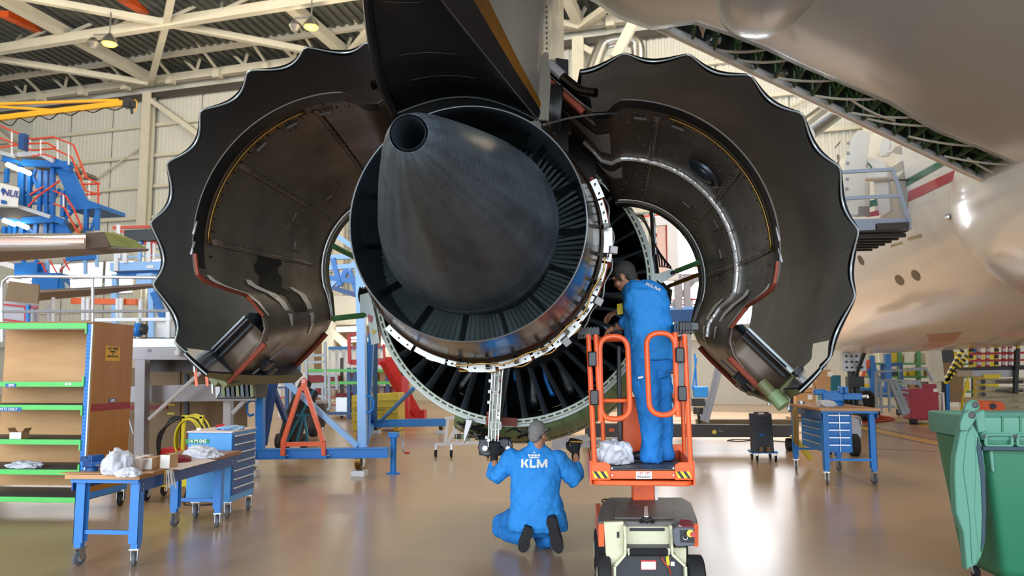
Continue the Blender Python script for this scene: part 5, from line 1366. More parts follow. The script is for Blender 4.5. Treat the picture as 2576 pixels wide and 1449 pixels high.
sm_ = blob('person', body, 'skin', vox=0.008, smooth=3, label='mechanic in bright blue coverall standing on the lift platform, head bent to the engine', cat='person')
jk = MB()
torso(jk, [(m_(1641, 905, 0.0), 0.180, 0.16, 0.35), (m_(1640, 880, 0.0), 0.192, 0.17, 0.35), (m_(1635, 840, 0.0), 0.185, 0.165, 0.35), (m_(1629, 800, 0.0), 0.18, 0.16, 0.35), (m_(1624, 760, 0.0), 0.185, 0.155, 0.35),
           (m_(1621, 735, 0.0), 0.18, 0.145, 0.35), (m_(1616, 716, 0.02), 0.135, 0.11, 0.35), (m_(1606, 703, 0.03), 0.08, 0.08, 0.35)])
limb(jk, [m_(1596, 742, -0.06), m_(1594, 775, -0.06), m_(1600, 806, -0.03), m_(1588, 812, 0.0), m_(1576, 812, 0.05)], [0.088, 0.08, 0.07, 0.066, 0.058])
limb(jk, [m_(1612, 745, 0.12), m_(1590, 790, 0.24), m_(1568, 788, 0.28)], [0.085, 0.07, 0.06])
limb(jk, [m_(1600, 900, -0.05), m_(1594, 915, -0.05)], [0.07, 0.05])
jacket2 = blob('jacket', jk, 'coverall', sm_, vox=0.010, smooth=3, wrinkle=0.05, wscale=0.18)
tr_ = MB()
limb(tr_, [m_(1622, 895, -0.03), m_(1622, 950, -0.05), m_(1634, 1040, -0.05), m_(1638, 1100, -0.04), m_(1639, 1115, -0.03)], [0.125, 0.12, 0.092, 0.086, 0.08])
tr_.tube([m_(1639, 1108, -0.04), m_(1640, 1135, -0.03), m_(1640, 1160, -0.03)], [0.082, 0.084, 0.09], 16)
limb(tr_, [m_(1652, 895, 0.03), m_(1656, 950, 0.07), m_(1664, 1040, 0.10), m_(1668, 1100, 0.11), m_(1669, 1115, 0.11)], [0.12, 0.115, 0.088, 0.08, 0.074])
tr_.tube([m_(1668, 1108, 0.11), m_(1669, 1135, 0.11), m_(1669, 1157, 0.11)], [0.077, 0.08, 0.085], 16)
torso(tr_, [(m_(1640, 950, 0.0), 0.13, 0.12, 0.35), (m_(1640, 925, 0.0), 0.17, 0.14, 0.35), (m_(1640, 880, 0.0), 0.16, 0.135, 0.35)])
trs2 = blob('trousers', tr_, 'trousers', sm_, vox=0.011, smooth=4, wrinkle=0.045, wscale=0.16)
hr = MB()
ell(hr, Lh2(0, -0.016, 0.040), (0.083, 0.100, 0.092), Rh2); ell(hr, Lh2(0, -0.055, -0.02), (0.068, 0.050, 0.062), Rh2)
for sx in (-1, 1): ell(hr, Lh2(sx * 0.064, 0.015, 0.02), (0.019, 0.03, 0.045), Rh2)
ell(hr, Lh2(0, 0.07, 0.082), (0.05, 0.03, 0.022), Rh2)
blob('hair', hr, 'hair_dark', sm_, vox=0.007, smooth=3)
for sx in (-1, 1):
    O('eye', ell(MB(), Lh2(sx * 0.032, 0.079, 0.008), (0.012, 0.008, 0.008), Rh2), 'text_dark', sm_)
zs = ZF + 0.002
def fz(px, dY, z=zs): q = m_(px, 1165, dY); return V((q.x, SY + dY, z))
shoe(sm_, fz(1652, -0.04), fz(1652, -0.04) + V((-0.24, 0.06, 0)), (0, 0, 1), h=0.10, w=0.048)
shoe(sm_, fz(1676, 0.10), fz(1676, 0.10) + V((-0.22, 0.12, 0)), (0, 0, 1), h=0.10, w=0.048)
wq = m_(1553, 821, 0.13)
wd_v = (m_(1551, 821, 0.14) - m_(1575, 816, 0.06)).normalized()
w_ = O('wrist_watch', MB().tube([wq - wd_v * 0.012, wq + wd_v * 0.012], 0.036, 16), 'steel', sm_)
O('trouser_mark', MB().prism([m_(1605, 948, -0.185), m_(1618, 946, -0.19), m_(1618, 951, -0.19), m_(1605, 953, -0.185)], (0, 0.004, 0)), 'white_print', sm_, smooth=0)
O('reflective_patch', MB().prism([m_(1552, 765, 0.06), m_(1566, 762, 0.05), m_(1568, 790, 0.05), m_(1553, 792, 0.06)], (0, 0.01, 0)), 'hazard_yellow', sm_, bevel=0.003)
for t_ in block_letters(sm_, m_(1648, 716, -0.25), (1, 0.0, -0.5), (0.5, 0.0, 1), 0.030, 0.034): on_cloth(t_, jacket2)
O('work_sheet', MB().prism([P(1518, 820, 6.62), P(1530, 838, 6.62), P(1534, 842, 6.6), P(1533, 828, 6.6)], (0.002, 0.004, 0)), 'stand_light', label='small pale sheet held at the hand of the standing mechanic', cat='sheet')

# ------------------------------------------------------------------ shared small builders
def pp(a): return P(*a) if len(a) == 3 else V(a)
_JN = [0]
def stick(par, name, a, b, w, m, h=None, round_=False):
    _JN[0] += 1; j = ((_JN[0] * 7) % 17 - 8) * 0.0035
    a, b = P(a[0], a[1], a[2] + j), P(b[0], b[1], b[2] + j)
    return O(name, MB().tube([a, b], w / 2, 8) if round_ else MB().bar(a, b, w, h or w), m, par, smooth=35 if round_ else 0)
def quad(par, name, pts, m, ext=(0, 0.03, 0), bevel=0.0, **kw):
    return O(name, MB().prism([P(*q) for q in pts], ext), m, par, smooth=0, bevel=bevel, **kw)
def caster(par, x, y, r, rz=0.0, top=None, m='caster_grey', w=0.035, z0=0.0):
    R = MX.Translation((x, y, z0)) @ MX.Rotation(rz, 4, 'Z')
    top = top or r * 2.5
    c = O('caster', MB().box((0, 0, top - 0.006), (r * 1.3, r * 1.5, 0.012)).box((-w * 0.8, r * 0.15, top / 2 + r * 0.4), (0.006, r * 0.9, top - r * 0.9)).box((w * 0.8, r * 0.15, top / 2 + r * 0.4), (0.006, r * 0.9, top - r * 0.9)).xf(R), 'steel', par, smooth=0)
    O('caster_wheel', MB().tube([(-w / 2, 0, r), (-w * 0.35, 0, r), (w * 0.35, 0, r), (w / 2, 0, r)], [r * 0.85, r, r, r * 0.85], 20).xf(R), m, c, smooth=40)
    O('caster_hub', MB().tube([(-w * 0.56, 0, r), (w * 0.56, 0, r)], r * 0.4, 12).xf(R), 'dock_light', c)
    return c

# ------------------------------------------------------------------ plywood shelf trolley
RX0, RX1, RY0, RY1 = -7.35, -5.66, 8.95, 9.80
rk = thing('shelf_trolley', 'tall plywood shelf trolley with bright green shelf edges at the left edge', 'shelf', (-6.4, 9.3, 0))
def rz_(py): return 1.69 - (py - 930) * 8.95 / 2000
sdp = O('side_panel', MB().box(((RX1 + 0.012), (RY0 + RY1) / 2, (rz_(1255) + rz_(806)) / 2), (0.02, RY1 - RY0 - 0.02, rz_(806) - rz_(1255))), 'plywood_side', rk, smooth=0)
O('back_panel', MB().box(((RX0 + RX1) / 2, RY1 - 0.02, (rz_(1255) + rz_(815)) / 2), (RX1 - RX0, 0.02, rz_(815) - rz_(1255))), 'plywood', rk, smooth=0)
O('top_panel', MB().box(((RX0 + RX1) / 2, (RY0 + RY1) / 2, rz_(806)), (RX1 - RX0 + 0.04, RY1 - RY0 + 0.04, 0.02)), 'plywood_side', rk, smooth=0)
up_ = O('upright', MB().box((RX1 - 0.03, RY0, (rz_(1240) + rz_(810)) / 2), (0.055, 0.03, rz_(810) - rz_(1240))), 'bright_blue', rk, smooth=0)
O('upright_strip', MB().box((RX1 + 0.006, RY0 - 0.004, (rz_(1240) + rz_(810)) / 2), (0.014, 0.03, rz_(810) - rz_(1240))), 'dock_light', up_, smooth=0)
hl = MB()
for i in range(40):
    for dx in (-0.043, -0.02): hl.cyl((RX1 + dx, RY0 - 0.0165, 0.35 + i * 0.046), (RX1 + dx, RY0 - 0.0145, 0.35 + i * 0.046), 0.006, n=6)
O('upright_holes', hl, 'text_dark', up_, kind='stuff')
for i, y in enumerate((815, 968, 1028, 1117, 1194, 1264)):
    O('shelf_edge', MB().box(((RX0 + RX1) / 2 - 0.03, RY0 - 0.012, rz_(y)), (RX1 - RX0 - 0.06, 0.03, 0.060 if i else 0.07)), 'shelf_green', rk, bevel=0.003)
    O('edge_hook', MB().box((RX1 - 0.062, RY0 - 0.015, rz_(y + (8 if i in (0, 2, 3) else -8))), (0.02, 0.034, 0.11)), 'shelf_green', rk, smooth=0)
    if i: O('shelf', MB().box(((RX0 + RX1) / 2, (RY0 + RY1) / 2, rz_(y) + 0.0), (RX1 - RX0 - 0.02, RY1 - RY0 - 0.03, 0.03)), 'shelf_grey', rk, smooth=0)
O('side_stripe', MB().box((RX1 + 0.0235, (RY0 + RY1) / 2, 1.245), (0.002, RY1 - RY0 - 0.03, 0.085)), 'stripe_maroon', sdp, smooth=0)
xs_ = RX1 + 0.024
yl = O('warning_label', MB().box((xs_, RY0 + 0.40, 1.885), (0.003, 0.30, 0.18)), 'label_yellow', sdp, smooth=0)
def side_text(body, dy, z, size, m='text_dark', par=None): return text('lettering', body, (xs_ + 0.003, RY0 + dy, z), size, m, par or yl, right=(0, 1, 0), up=(0, 0, 1), bold=0.001)
side_text('LEFT WING', 0.40, 1.945, 0.045)
side_text('STORAGE\nOF\nREMOVED PARTS', 0.40, 1.88, 0.030)
bl_l = O('blue_label', MB().box((xs_, RY0 + 0.44, 1.315), (0.003, 0.14, 0.05)), 'text_blue', sdp, smooth=0)
side_text('10PS', 0.44, 1.312, 0.05, 'white_print', bl_l)
fl1 = O('shelf_label', MB().box((P(24, 971, 8.9).x, RY0 - 0.029, rz_(971)), (0.13, 0.003, 0.04)), 'label_blue', rk, smooth=0)
text('lettering', '10PS', (P(24, 971, 8.9).x, RY0 - 0.032, rz_(971)), 0.04, 'white_print', fl1, bold=0.001)
xr = P(55, 1034, 8.93).x
fl2 = O('shelf_label', MB().box((xr - 0.30, RY0 - 0.029, rz_(1033)), (0.60, 0.003, 0.045)), 'label_blue', rk, smooth=0)
text('lettering', 'SERVICEABLE PARTS ONLY', (xr - 0.30, RY0 - 0.032, rz_(1033)), 0.042, 'white_print', fl2, bold=0.0006)
for x in (168, 177): O('dot_sticker', MB().cyl((P(x, 967, 8.93).x, RY0 - 0.030, rz_(967)), (P(x, 967, 8.93).x, RY0 - 0.028, rz_(967)), 0.017, n=14), 'white_print', rk)
O('base_rail', MB().box((RX1 + 0.0, (RY0 + RY1) / 2, 0.235), (0.06, RY1 - RY0, 0.07)), 'bench_blue', rk, smooth=0)
for x, y in ((RX1 - 0.08, RY0 + 0.08), (RX1 - 0.02, RY1 - 0.05), (RX0 + 0.1, RY0 + 0.08)):
    caster(rk, x, y, 0.085, rz=0.25, top=0.205, w=0.05, m='tyre')
def open_box(name, c, d, label, rz=0.0, m='card', flap=0.06, inner='card_white', cat='box', group=None):
    t = thing(name, label, cat, c, rz, local=True, group=group)
    w, l, h = d; th = 0.004
    O('base', MB().box((0, 0, th / 2), (w, l, th)), m, t, smooth=0)
    for s in (-1, 1):
        O('wall', MB().box((s * (w / 2 - th / 2), 0, h / 2), (th, l, h)), m, t, smooth=0)
        O('wall', MB().box((0, s * (l / 2 - th / 2), h / 2), (w - 2 * th, th, h)), inner if s < 0 else m, t, smooth=0)
        if flap:
            O('flap', MB().bar((s * w / 2, -l / 2 + 0.005, h), (s * w / 2, l / 2 - 0.005, h), 0.003, 0.003).add([(s * w / 2, -l / 2 + .004, h), (s * w / 2, l / 2 - .004, h), (s * (w / 2 + flap * 0.6), l / 2 - .004, h + flap * 0.8), (s * (w / 2 + flap * 0.6), -l / 2 + .004, h + flap * 0.8)], [(0, 1, 2, 3)]), m, t, smooth=0)
    return t
open_box('cardboard_box', (P(48, 1108, 9.1).x, 9.10, rz_(1117) + 0.016), (0.15, 0.14, 0.085), 'small white open cardboard box alone on the plywood shelf')
rag('shelf_rag', (P(62, 1168, 9.2).x, 9.2, rz_(1194) + 0.016), 0.20, 0.12, 0.05, seed=9, label='flat crumpled rag lying on the low grey shelf', amp=0.9, m='rag_white')

# ------------------------------------------------------------------ workbenches
def bench(name, label, x0, x1, y0, y1, zt, m_leg, cast_r, legs, apron=0.11, group=None):
    t = thing(name, label, 'workbench', ((x0 + x1) / 2, (y0 + y1) / 2, 0), group=group)
    O('worktop', MB().box(((x0 + x1) / 2, (y0 + y1) / 2, zt - 0.02), (x1 - x0, y1 - y0, 0.04)), 'bench_wood', t, bevel=0.003)
    O('top_edging', MB().box(((x0 + x1) / 2, y0 - 0.002, zt - 0.02), (x1 - x0, 0.006, 0.038)), 'wood_edge', t, smooth=0)
    for x in (x0 + 0.03, x1 - 0.03):
        O('apron', MB().box((x, (y0 + y1) / 2, zt - 0.04 - apron / 2), (0.012, y1 - y0 - 0.12, apron)), 'drawer_blue', t, smooth=0)
    for y in (y0 + 0.06, y1 - 0.12):
        O('head_rail', MB().box(((x0 + x1) / 2, y, zt - 0.058), (x1 - x0 - 0.06, 0.05, 0.035)), m_leg, t, smooth=0)
    ztop = cast_r * 2.5
    for (lx, ly) in legs:
        s = 1 if lx > (x0 + x1) / 2 else -1
        lg = MB()
        lg.box((lx, ly - 0.035, (zt - 0.04 + ztop) / 2 + 0.02), (0.085, 0.006, zt - 0.04 - ztop - 0.04))
        lg.box((lx + s * 0.04, ly, (zt - 0.04 + ztop) / 2 + 0.02), (0.006, 0.076, zt - 0.04 - ztop - 0.04))
        lg.box((lx, ly + 0.035, (zt - 0.04 + ztop) / 2 + 0.02), (0.085, 0.006, zt - 0.04 - ztop - 0.04))
        L_ = O('leg', lg, m_leg, t, smooth=0, kind='thing' and None)
        O('leg_foot', MB().box((lx + s * 0.006, ly, ztop + 0.06), (0.062, 0.06, 0.12)), m_leg, L_, smooth=0)
        caster(t, lx, ly, cast_r, rz=0.3 * s, top=ztop, w=0.032)
    for y in (legs[0][1], legs[2][1]):
        O('stretcher', MB().box(((legs[0][0] + legs[1][0]) / 2, y, 0.285 if zt < 1 else 0.36), (legs[1][0] - legs[0][0] - 0.08, 0.03, 0.035)), m_leg, t, smooth=0)
    return t
LBX0, LBX1, LBY0, LBY1, LBZ = -4.40, -3.73, 6.68, 8.78, 0.79
b1 = bench('workbench', 'long wooden workbench on blue caster legs in the left foreground', LBX0, LBX1, LBY0, LBY1, LBZ, 'bench_blue', 0.062, ((-4.31, 6.8), (-3.81, 6.8), (-4.34, 8.52), (-3.86, 8.52)))
for y in (6.78, 8.6):
    for dz in (0.05, 0.09):
        O('apron_bolt', MB().cyl((LBX1 - 0.022, y, LBZ - 0.04 - dz), (LBX1 - 0.018, y, LBZ - 0.04 - dz), 0.008, n=8), 'steel', b1)
def T1(px, py): q = G(px, py, LBZ); return q
# things lying on the left bench
def vise(name, label, loc, rz, s=1.0, m='drawer_blue'):
    t = thing(name, label, 'vise', loc, rz, local=True)
    O('base', MB().tube([(0, 0, 0), (0, 0, 0.03 * s)], [0.07 * s, 0.06 * s], 20), m, t)
    O('body', MB().box((0, 0.02 * s, 0.075 * s), (0.09 * s, 0.17 * s, 0.09 * s)), m, t, bevel=0.012 * s)
    O('anvil', MB().box((0, 0.12 * s, 0.11 * s), (0.08 * s, 0.10 * s, 0.05 * s)), m, t, bevel=0.01 * s)
    for y in (-0.045, -0.085):
        O('jaw', MB().box((0, y * s, 0.13 * s), (0.13 * s, 0.03 * s, 0.06 * s)), m, t, bevel=0.006 * s)
    O('slide', MB().box((0, -0.13 * s, 0.075 * s), (0.055 * s, 0.16 * s, 0.055 * s)), m, t, bevel=0.006 * s)
    O('screw', MB().cyl((0, -0.2 * s, 0.075 * s), (0, -0.26 * s, 0.075 * s), 0.016 * s, n=12), 'steel', t)
    O('handle', MB().cyl((-0.09 * s, -0.245 * s, 0.075 * s), (0.09 * s, -0.245 * s, 0.075 * s), 0.008 * s, n=8), 'steel', t)
    return t
q = T1(212, 1190); vise('vise', 'dark blue bench vise at the left rim of the long bench', (q.x - 0.03, q.y + 0.16, LBZ), R_(60), 0.9)
q = T1(275, 1196); rag('rag', (q.x + 0.01, q.y + 0.10, LBZ), 0.115, 0.13, 0.14, seed=4, label='white rag mound beside the vise on the long bench', amp=0.7)
q = T1(300, 1196); rag('rag', (q.x + 0.12, q.y - 0.06, LBZ), 0.09, 0.07, 0.05, seed=8, label='small greyish rag in front of the white rag mound', amp=0.9)
q = T1(335, 1186)
ct = thing('plastic_container', 'translucent plastic tub on the long bench beside white rags', 'container', (q.x, q.y + .05, LBZ), 0.1, local=True)
O('tub', MB().loft([rrect((-a, -b, z), (a, -b, z), (a, b, z), (-a, b, z), 0.025, 4) for a, b, z in ((0.06, 0.045, 0.002), (0.078, 0.06, 0.09))]), 'frost', ct)
O('lid', MB().loft([rrect((-a, -b, z), (a, -b, z), (a, b, z), (-a, b, z), 0.025, 4) for a, b, z in ((0.083, 0.065, 0.09), (0.083, 0.065, 0.098))]), 'frost', ct)
q = T1(360, 1182); open_box('cardboard_box', (q.x, q.y + .1, LBZ), (0.12, 0.18, 0.10), 'open brown cardboard box nearest the plastic tub on the long bench', rz=0.15, flap=0.0)
q = T1(392, 1180); open_box('cardboard_box', (q.x + .06, q.y + .12, LBZ), (0.10, 0.13, 0.12), 'open brown cardboard box further along the bench before the red bag', rz=-0.1, flap=0.0)
q = T1(352, 1170); open_box('parts_tray', (q.x - .02, q.y + .12, LBZ), (0.13, 0.10, 0.08), 'small pale tray behind the plastic tub on the long bench', m='frost', inner='frost', flap=0.0, cat='tray')
q = T1(450, 1162); rag('tool_bag', (q.x, q.y, LBZ), 0.10, 0.12, 0.05, m='maroon_bag', seed=12, label='limp dark red bag with white print lying on the long bench', cat='bag', amp=0.6)
q = T1(510, 1150); rag('rag', (q.x, q.y - .04, LBZ), 0.17, 0.12, 0.075, seed=15, label='heap of stained white rags at the far end of the long bench', amp=1.0)
O('paper_sheet', MB().add([T1(400, 1178) + V((0, 0, .002)), T1(455, 1182) + V((0, 0, .002)), T1(545, 1158) + V((0, 0, .002)), T1(490, 1152) + V((0, 0, .002))], [(0, 1, 2, 3)]), 'paper', solid=0.002, smooth=0, label='pinkish protective paper spread under the rags on the long bench', cat='paper')
O('cardboard_sheet', MB().prism([(LBX0 - 0.08, LBY0 + 0.03, LBZ), (LBX1 + 0.05, LBY0 + 0.12, LBZ), (LBX1 + 0.03, LBY0 + 0.20, LBZ), (LBX0 - 0.06, LBY0 + 0.14, LBZ)], (0, 0, 0.006)), 'wood_edge', smooth=0, label='narrow wooden batten lying across the front of the long bench', cat='batten')
tg = thing('tag_bunch', 'bunch of white tags hanging from the edge of the long bench', 'tags', (LBX1, 7.1, LBZ))
random.seed(21)
for k_ in range(10):
    a = V((LBX1 + 0.006 + 0.002 * k_, 7.08 + 0.012 * k_, LBZ - 0.01)); b = a + V((0.01, random.uniform(-0.02, 0.06), -random.uniform(0.14, 0.2)))
    O('tag', MB().add([a, a + V((0, 0.012, 0)), b + V((0, 0.02, 0)), b], [(0, 1, 2, 3)]), 'white_print' if k_ > 1 else 'label_yellow', tg, smooth=0, solid=0.0015)

# ------------------------------------------------------------------ blue tool cabinet
CX0, CX1, CY0, CY1, CZ0, CZ1 = -4.44, -3.92, 8.95, 9.62, 0.19, 0.97
tc_ = thing('tool_cabinet', 'blue roller tool cabinet marked 14 M 045 behind the long bench', 'cabinet', ((CX0 + CX1) / 2, 9.3, 0))
cbd = O('body', MB().box(((CX0 + CX1) / 2, (CY0 + CY1) / 2, (CZ0 + CZ1) / 2), (CX1 - CX0, CY1 - CY0, CZ1 - CZ0)), 'cabinet_blue', tc_, bevel=0.006)
for i in range(7):
    z = CZ1 - 0.075 - i * 0.098
    d = O('drawer', MB().box((CX1 + 0.006, (CY0 + CY1) / 2, z), (0.014, CY1 - CY0 - 0.05, 0.088)), 'drawer_blue', tc_, bevel=0.003)
    O('drawer_handle', MB().bar((CX1 + 0.022, CY0 + 0.05, z + 0.034), (CX1 + 0.022, CY1 - 0.05, z + 0.034), 0.024, 0.016), 'dock_light', d, bevel=0.003)
nl = O('number_plate', MB().box((P(497, 1110, CY0).x, CY0 - 0.003, P(497, 1110, CY0).z), (0.28, 0.004, 0.05)), 'label_green', tc_, smooth=0)
text('lettering', '14 M 045', (P(497, 1110, CY0).x, CY0 - 0.007, P(497, 1110, CY0).z), 0.058, 'white_print', nl, bold=0.0012)
O('top_liner', MB().box(((CX0 + CX1) / 2, (CY0 + CY1) / 2, CZ1 + 0.008), (CX1 - CX0 + 0.02, CY1 - CY0 + 0.03, 0.015)), 'paper', tc_, smooth=0)
for x, y in ((CX0 + 0.10, CY0 + 0.06), (CX1 - 0.06, CY0 + 0.10), (CX0 + 0.10, CY1 - 0.06), (CX1 - 0.03, CY1 - 0.06)):
    caster(tc_, x, y, 0.075, rz=0.2, top=0.19, w=0.04)
rag('rag', (-4.08, 9.30, CZ1 + 0.017), 0.14, 0.16, 0.03, m='stand_light', seed=33, label='thin blue-grey cloth on top of the tool cabinet', amp=0.8)
O('pliers', MB().tube([(-4.36, 9.48, CZ1 + .032), (-4.30, 9.52, CZ1 + .042), (-4.24, 9.53, CZ1 + .03)], [0.015, 0.025, 0.012], 8), 'red_paint', label='red handled tool lying on top of the tool cabinet', cat='tool')
O('tape_roll', MB().tube([(-4.36, 9.05, CZ1 + .017), (-4.36, 9.05, CZ1 + .047)], 0.03, 16), 'white_print', label='white tape roll on the near corner of the tool cabinet', cat='tape')

# ------------------------------------------------------------------ yellow hose cart
hcx, hcy = -5.25, 10.35
yc = thing('hose_cart', 'yellow wheeled hose cart between the plywood shelf and tool cabinet', 'cart', (hcx, hcy, 0))
O('tub', MB().box((hcx, hcy, 0.34), (0.78, 0.62, 0.30)), 'cart_yellow', yc, bevel=0.015)
O('tub_floor', MB().box((hcx - .1, hcy - .05, 0.50), (0.56, 0.52, 0.02)), 'board_brown', yc, smooth=0)
for x in (hcx + 0.10, hcx + 0.34): O('post', MB().box((x, hcy - 0.1, 0.78), (0.045, 0.045, 0.60)), 'cart_yellow', yc, bevel=0.004)
O('top_bar', MB().box((hcx + 0.22, hcy - 0.1, 1.07), (0.30, 0.045, 0.045)), 'cart_yellow', yc, bevel=0.004)
O('motor', MB().box((hcx - 0.05, hcy, 0.58), (0.30, 0.26, 0.16)), 'red_paint', yc, bevel=0.02)
for kx, m2 in ((0, 'hose_yellow'), (1, 'hose_yellow'), (2, 'hose_black'), (3, 'hose_yellow'), (4, 'hose_black'), (5, 'hose_yellow')):
    ph_ = 0.05 * kx
    O('hose', MB().tube([V((hcx + 0.18 + (0.17 + 0.012 * kx) * math.cos(t) + 0.01 * kx, hcy - 0.16 + 0.02 * kx, 0.78 + (0.26 + 0.012 * kx) * math.sin(t))) for t in [2 * PI * j / 28 for j in range(28)]], 0.011, 6, closed=True), m2, yc)
for kx in range(3):
    O('hose', MB().tube(catmull([(hcx + 0.08, hcy - 0.14, 1.07), (hcx - 0.04, hcy - 0.16 - 0.02 * kx, 1.05 - .03 * kx), (hcx - 0.16 - .02 * kx, hcy - 0.18, 0.82), (hcx - 0.2, hcy - 0.15, 0.55)], 6), 0.018, 8), 'hose_black', yc)
for x in (-0.3, 0.3):
    for y in (-0.22, 0.22): caster(yc, hcx + x, hcy + y, 0.075, top=0.19, w=0.04, m='tyre')
O('floor_cable', MB().tube(catmull([(hcx + 0.3, hcy - 0.3, 0.25), (hcx + 0.35, hcy - 0.5, 0.02), (hcx + 0.55, hcy - 0.55, 0.012), (hcx + 0.8, hcy - 0.4, 0.012)], 6), 0.012, 6), 'hose_black', yc)

# ------------------------------------------------------------------ blue engine stand with orange frame
es = thing('engine_stand', 'tall blue steel engine stand on yellow wheels behind the open cowl half', 'stand', P(800, 1195, 12.7))
EY = 12.65
O('near_beam', MB().bar(P(560, 1143, EY), P(978, 1138, EY), 0.14, 0.165), 'stand_blue', es, bevel=0.006)
for y in (1131, 1153): stick(es, 'beam_flange', (560, y, EY - .02), (978, y - 4, EY - .02), 0.2, 'stand_blue', 0.014)
stick(es, 'post', (655, 1130, EY), (655, 962, EY), 0.12, 'bright_blue')
stick(es, 'main_post', (913, 1130, EY + .1), (906, 600, EY + .1), 0.135, 'stand_light')
stick(es, 'main_brace', (920, 1120, EY + .2), (935, 840, EY + .5), 0.09, 'stand_blue')
stick(es, 'diagonal', (900, 1122, EY + .05), (685, 930, EY + .05), 0.085, 'stand_light')
stick(es, 'diagonal', (660, 1120, EY + .3), (688, 962, EY + .5), 0.11, 'drawer_blue')
stick(es, 'diagonal', (720, 1060, EY + 1.2), (680, 960, EY + .6), 0.08, 'drawer_blue')
stick(es, 'diagonal', (937, 1060, 20.8), (914, 800, 15), 0.09, 'stand_blue')
stick(es, 'diagonal', (944, 1060, 20.8), (944, 850, 15), 0.10, 'stand_blue')
stick(es, 'diagonal', (957, 1060, 20.8), (1040, 978, 18), 0.07, 'stand_blue')
O('far_beam', MB().bar(P(918, 1066, 21), P(1122, 1062, 21), 0.16, 0.2), 'stand_blue', es, bevel=0.006)
stick(es, 'side_beam', (905, 1130, EY + .2), (935, 1070, 21), 0.14, 'stand_blue')
for a, b, m2 in (((835, 585), (898, 628), 'stand_light'), ((826, 648), (900, 645), 'stand_light'), ((826, 674), (905, 668), 'stand_light'), ((828, 722), (896, 660), 'stand_light'),
                 ((838, 650), (855, 720), 'stand_blue'), ((855, 720), (875, 670), 'stand_blue'), ((878, 675), (900, 740), 'stand_blue'), ((826, 698), (900, 710), 'stand_blue'), ((832, 722), (900, 744), 'drawer_blue')):
    stick(es, 'truss_bar', (a[0], a[1], 14.2), (b[0], b[1], 14.2), 0.085, m2)
O('pull_handle', MB().tube([P(640, 1042, EY), P(628, 1046, EY), P(622, 1038, EY), P(622, 1015, EY), P(630, 1008, EY), P(650, 1008, EY)], 0.02, 8), 'bright_blue', es)
O('pull_handle', MB().tube([P(922, 995, EY), P(934, 998, EY), P(940, 1010, EY), P(938, 1030, EY), P(930, 1038, EY), P(920, 1036, EY)], 0.02, 8), 'bright_blue', es)
for px in (636, 907):
    w = O('wheel_block', MB().box(G(px - 3, 1197) + V((0, 0, 0.045)), (0.22, 0.22, 0.09)), 'white_paint', es, bevel=0.004)
    b0 = G(px - 3, 1197)
    O('stand_wheel', MB().tube([b0 + V((d, 0, 0.24)) for d in (-0.05, -0.045, 0.045, 0.05)], [0.13, 0.145, 0.145, 0.13], 24), 'brass', es)
    O('wheel_fork', MB().box(b0 + V((0.07, 0, 0.27)), (0.012, 0.12, 0.24)), 'steel', es, smooth=0)
    O('wheel_hub', MB().tube([b0 + V((-0.055, 0, 0.24)), b0 + V((0.055, 0, 0.24))], 0.06, 14), 'text_dark', es)
for px in (945, 1110):
    b0 = G(px, 1090)
    O('stand_wheel', MB().tube([b0 + V((-0.05, 0, 0.24)), b0 + V((0.05, 0, 0.24))], 0.15, 20), 'brass', es)
    O('wheel_block', MB().box(b0 + V((0, 0, 0.045)), (0.25, 0.22, 0.09)), 'white_paint', es, bevel=0.004)
jb = G(989, 1192)
O('jack_tube', MB().tube([jb + V((0, 0, 0.02)), jb + V((0, 0, 0.62))], 0.05, 16), 'bright_blue', es)
O('jack_head', MB().box(jb + V((0, 0, 0.63)), (0.17, 0.14, 0.08)), 'bright_blue', es, bevel=0.008)
O('jack_foot', MB().tube([jb, jb + V((0, 0, 0.02))], 0.11, 20), 'bright_blue', es)
O('jack_crank', MB().tube([jb + V((0.08, -.03, 0.62)), jb + V((0.14, -.03, 0.62)), jb + V((0.16, -.03, 0.5)), jb + V((0.16, -.03, 0.36)), jb + V((0.2, -.03, 0.34))], 0.012, 8), 'steel', es)
O('crank_grip', MB().tube([jb + V((0.2, -.03, 0.34)), jb + V((0.27, -.03, 0.34))], 0.018, 8), 'red_paint', es)
jb2 = G(904, 1110); O('far_jack', MB().tube([jb2 + V((0, 0, 0)), jb2 + V((0, 0, 0.75))], 0.06, 12), 'drawer_blue', es)
AF = EY - 0.16
af = thing('orange_frame', 'orange triangular lifting frame hooked on the blue stand beam', 'frame', P(763, 1150, AF))
for a, b in (((712, 1146), (713, 1105)), ((713, 1110), (757, 975)), ((815, 1146), (813, 1105)), ((813, 1110), (768, 975)), ((714, 1118), (813, 1116))):
    stick(af, 'tube', (*a, AF), (*b, AF), 0.065, 'aframe_orange')
quad(af, 'lug', ((756, 982, AF - .03), (757, 955, AF - .03), (763, 950, AF - .03), (769, 955, AF - .03), (770, 982, AF - .03)), 'aframe_orange', (0, 0.06, 0))
O('eye', MB().tube([P(763 + 3 * math.cos(t), 959 + 3 * math.sin(t), AF - .035) for t in [2 * PI * j / 12 for j in range(12)]], 0.006, 6, closed=True), 'steel', af)
for x in (711, 815):
    O('foot_clamp', MB().box(P(x, 1150, AF), (0.11, 0.10, 0.05)), 'bright_blue', af, bevel=0.006)
    O('clamp_bolt', MB().cyl(P(x + 8, 1146, AF), P(x + 15, 1146, AF), 0.012, n=8), 'steel', af)

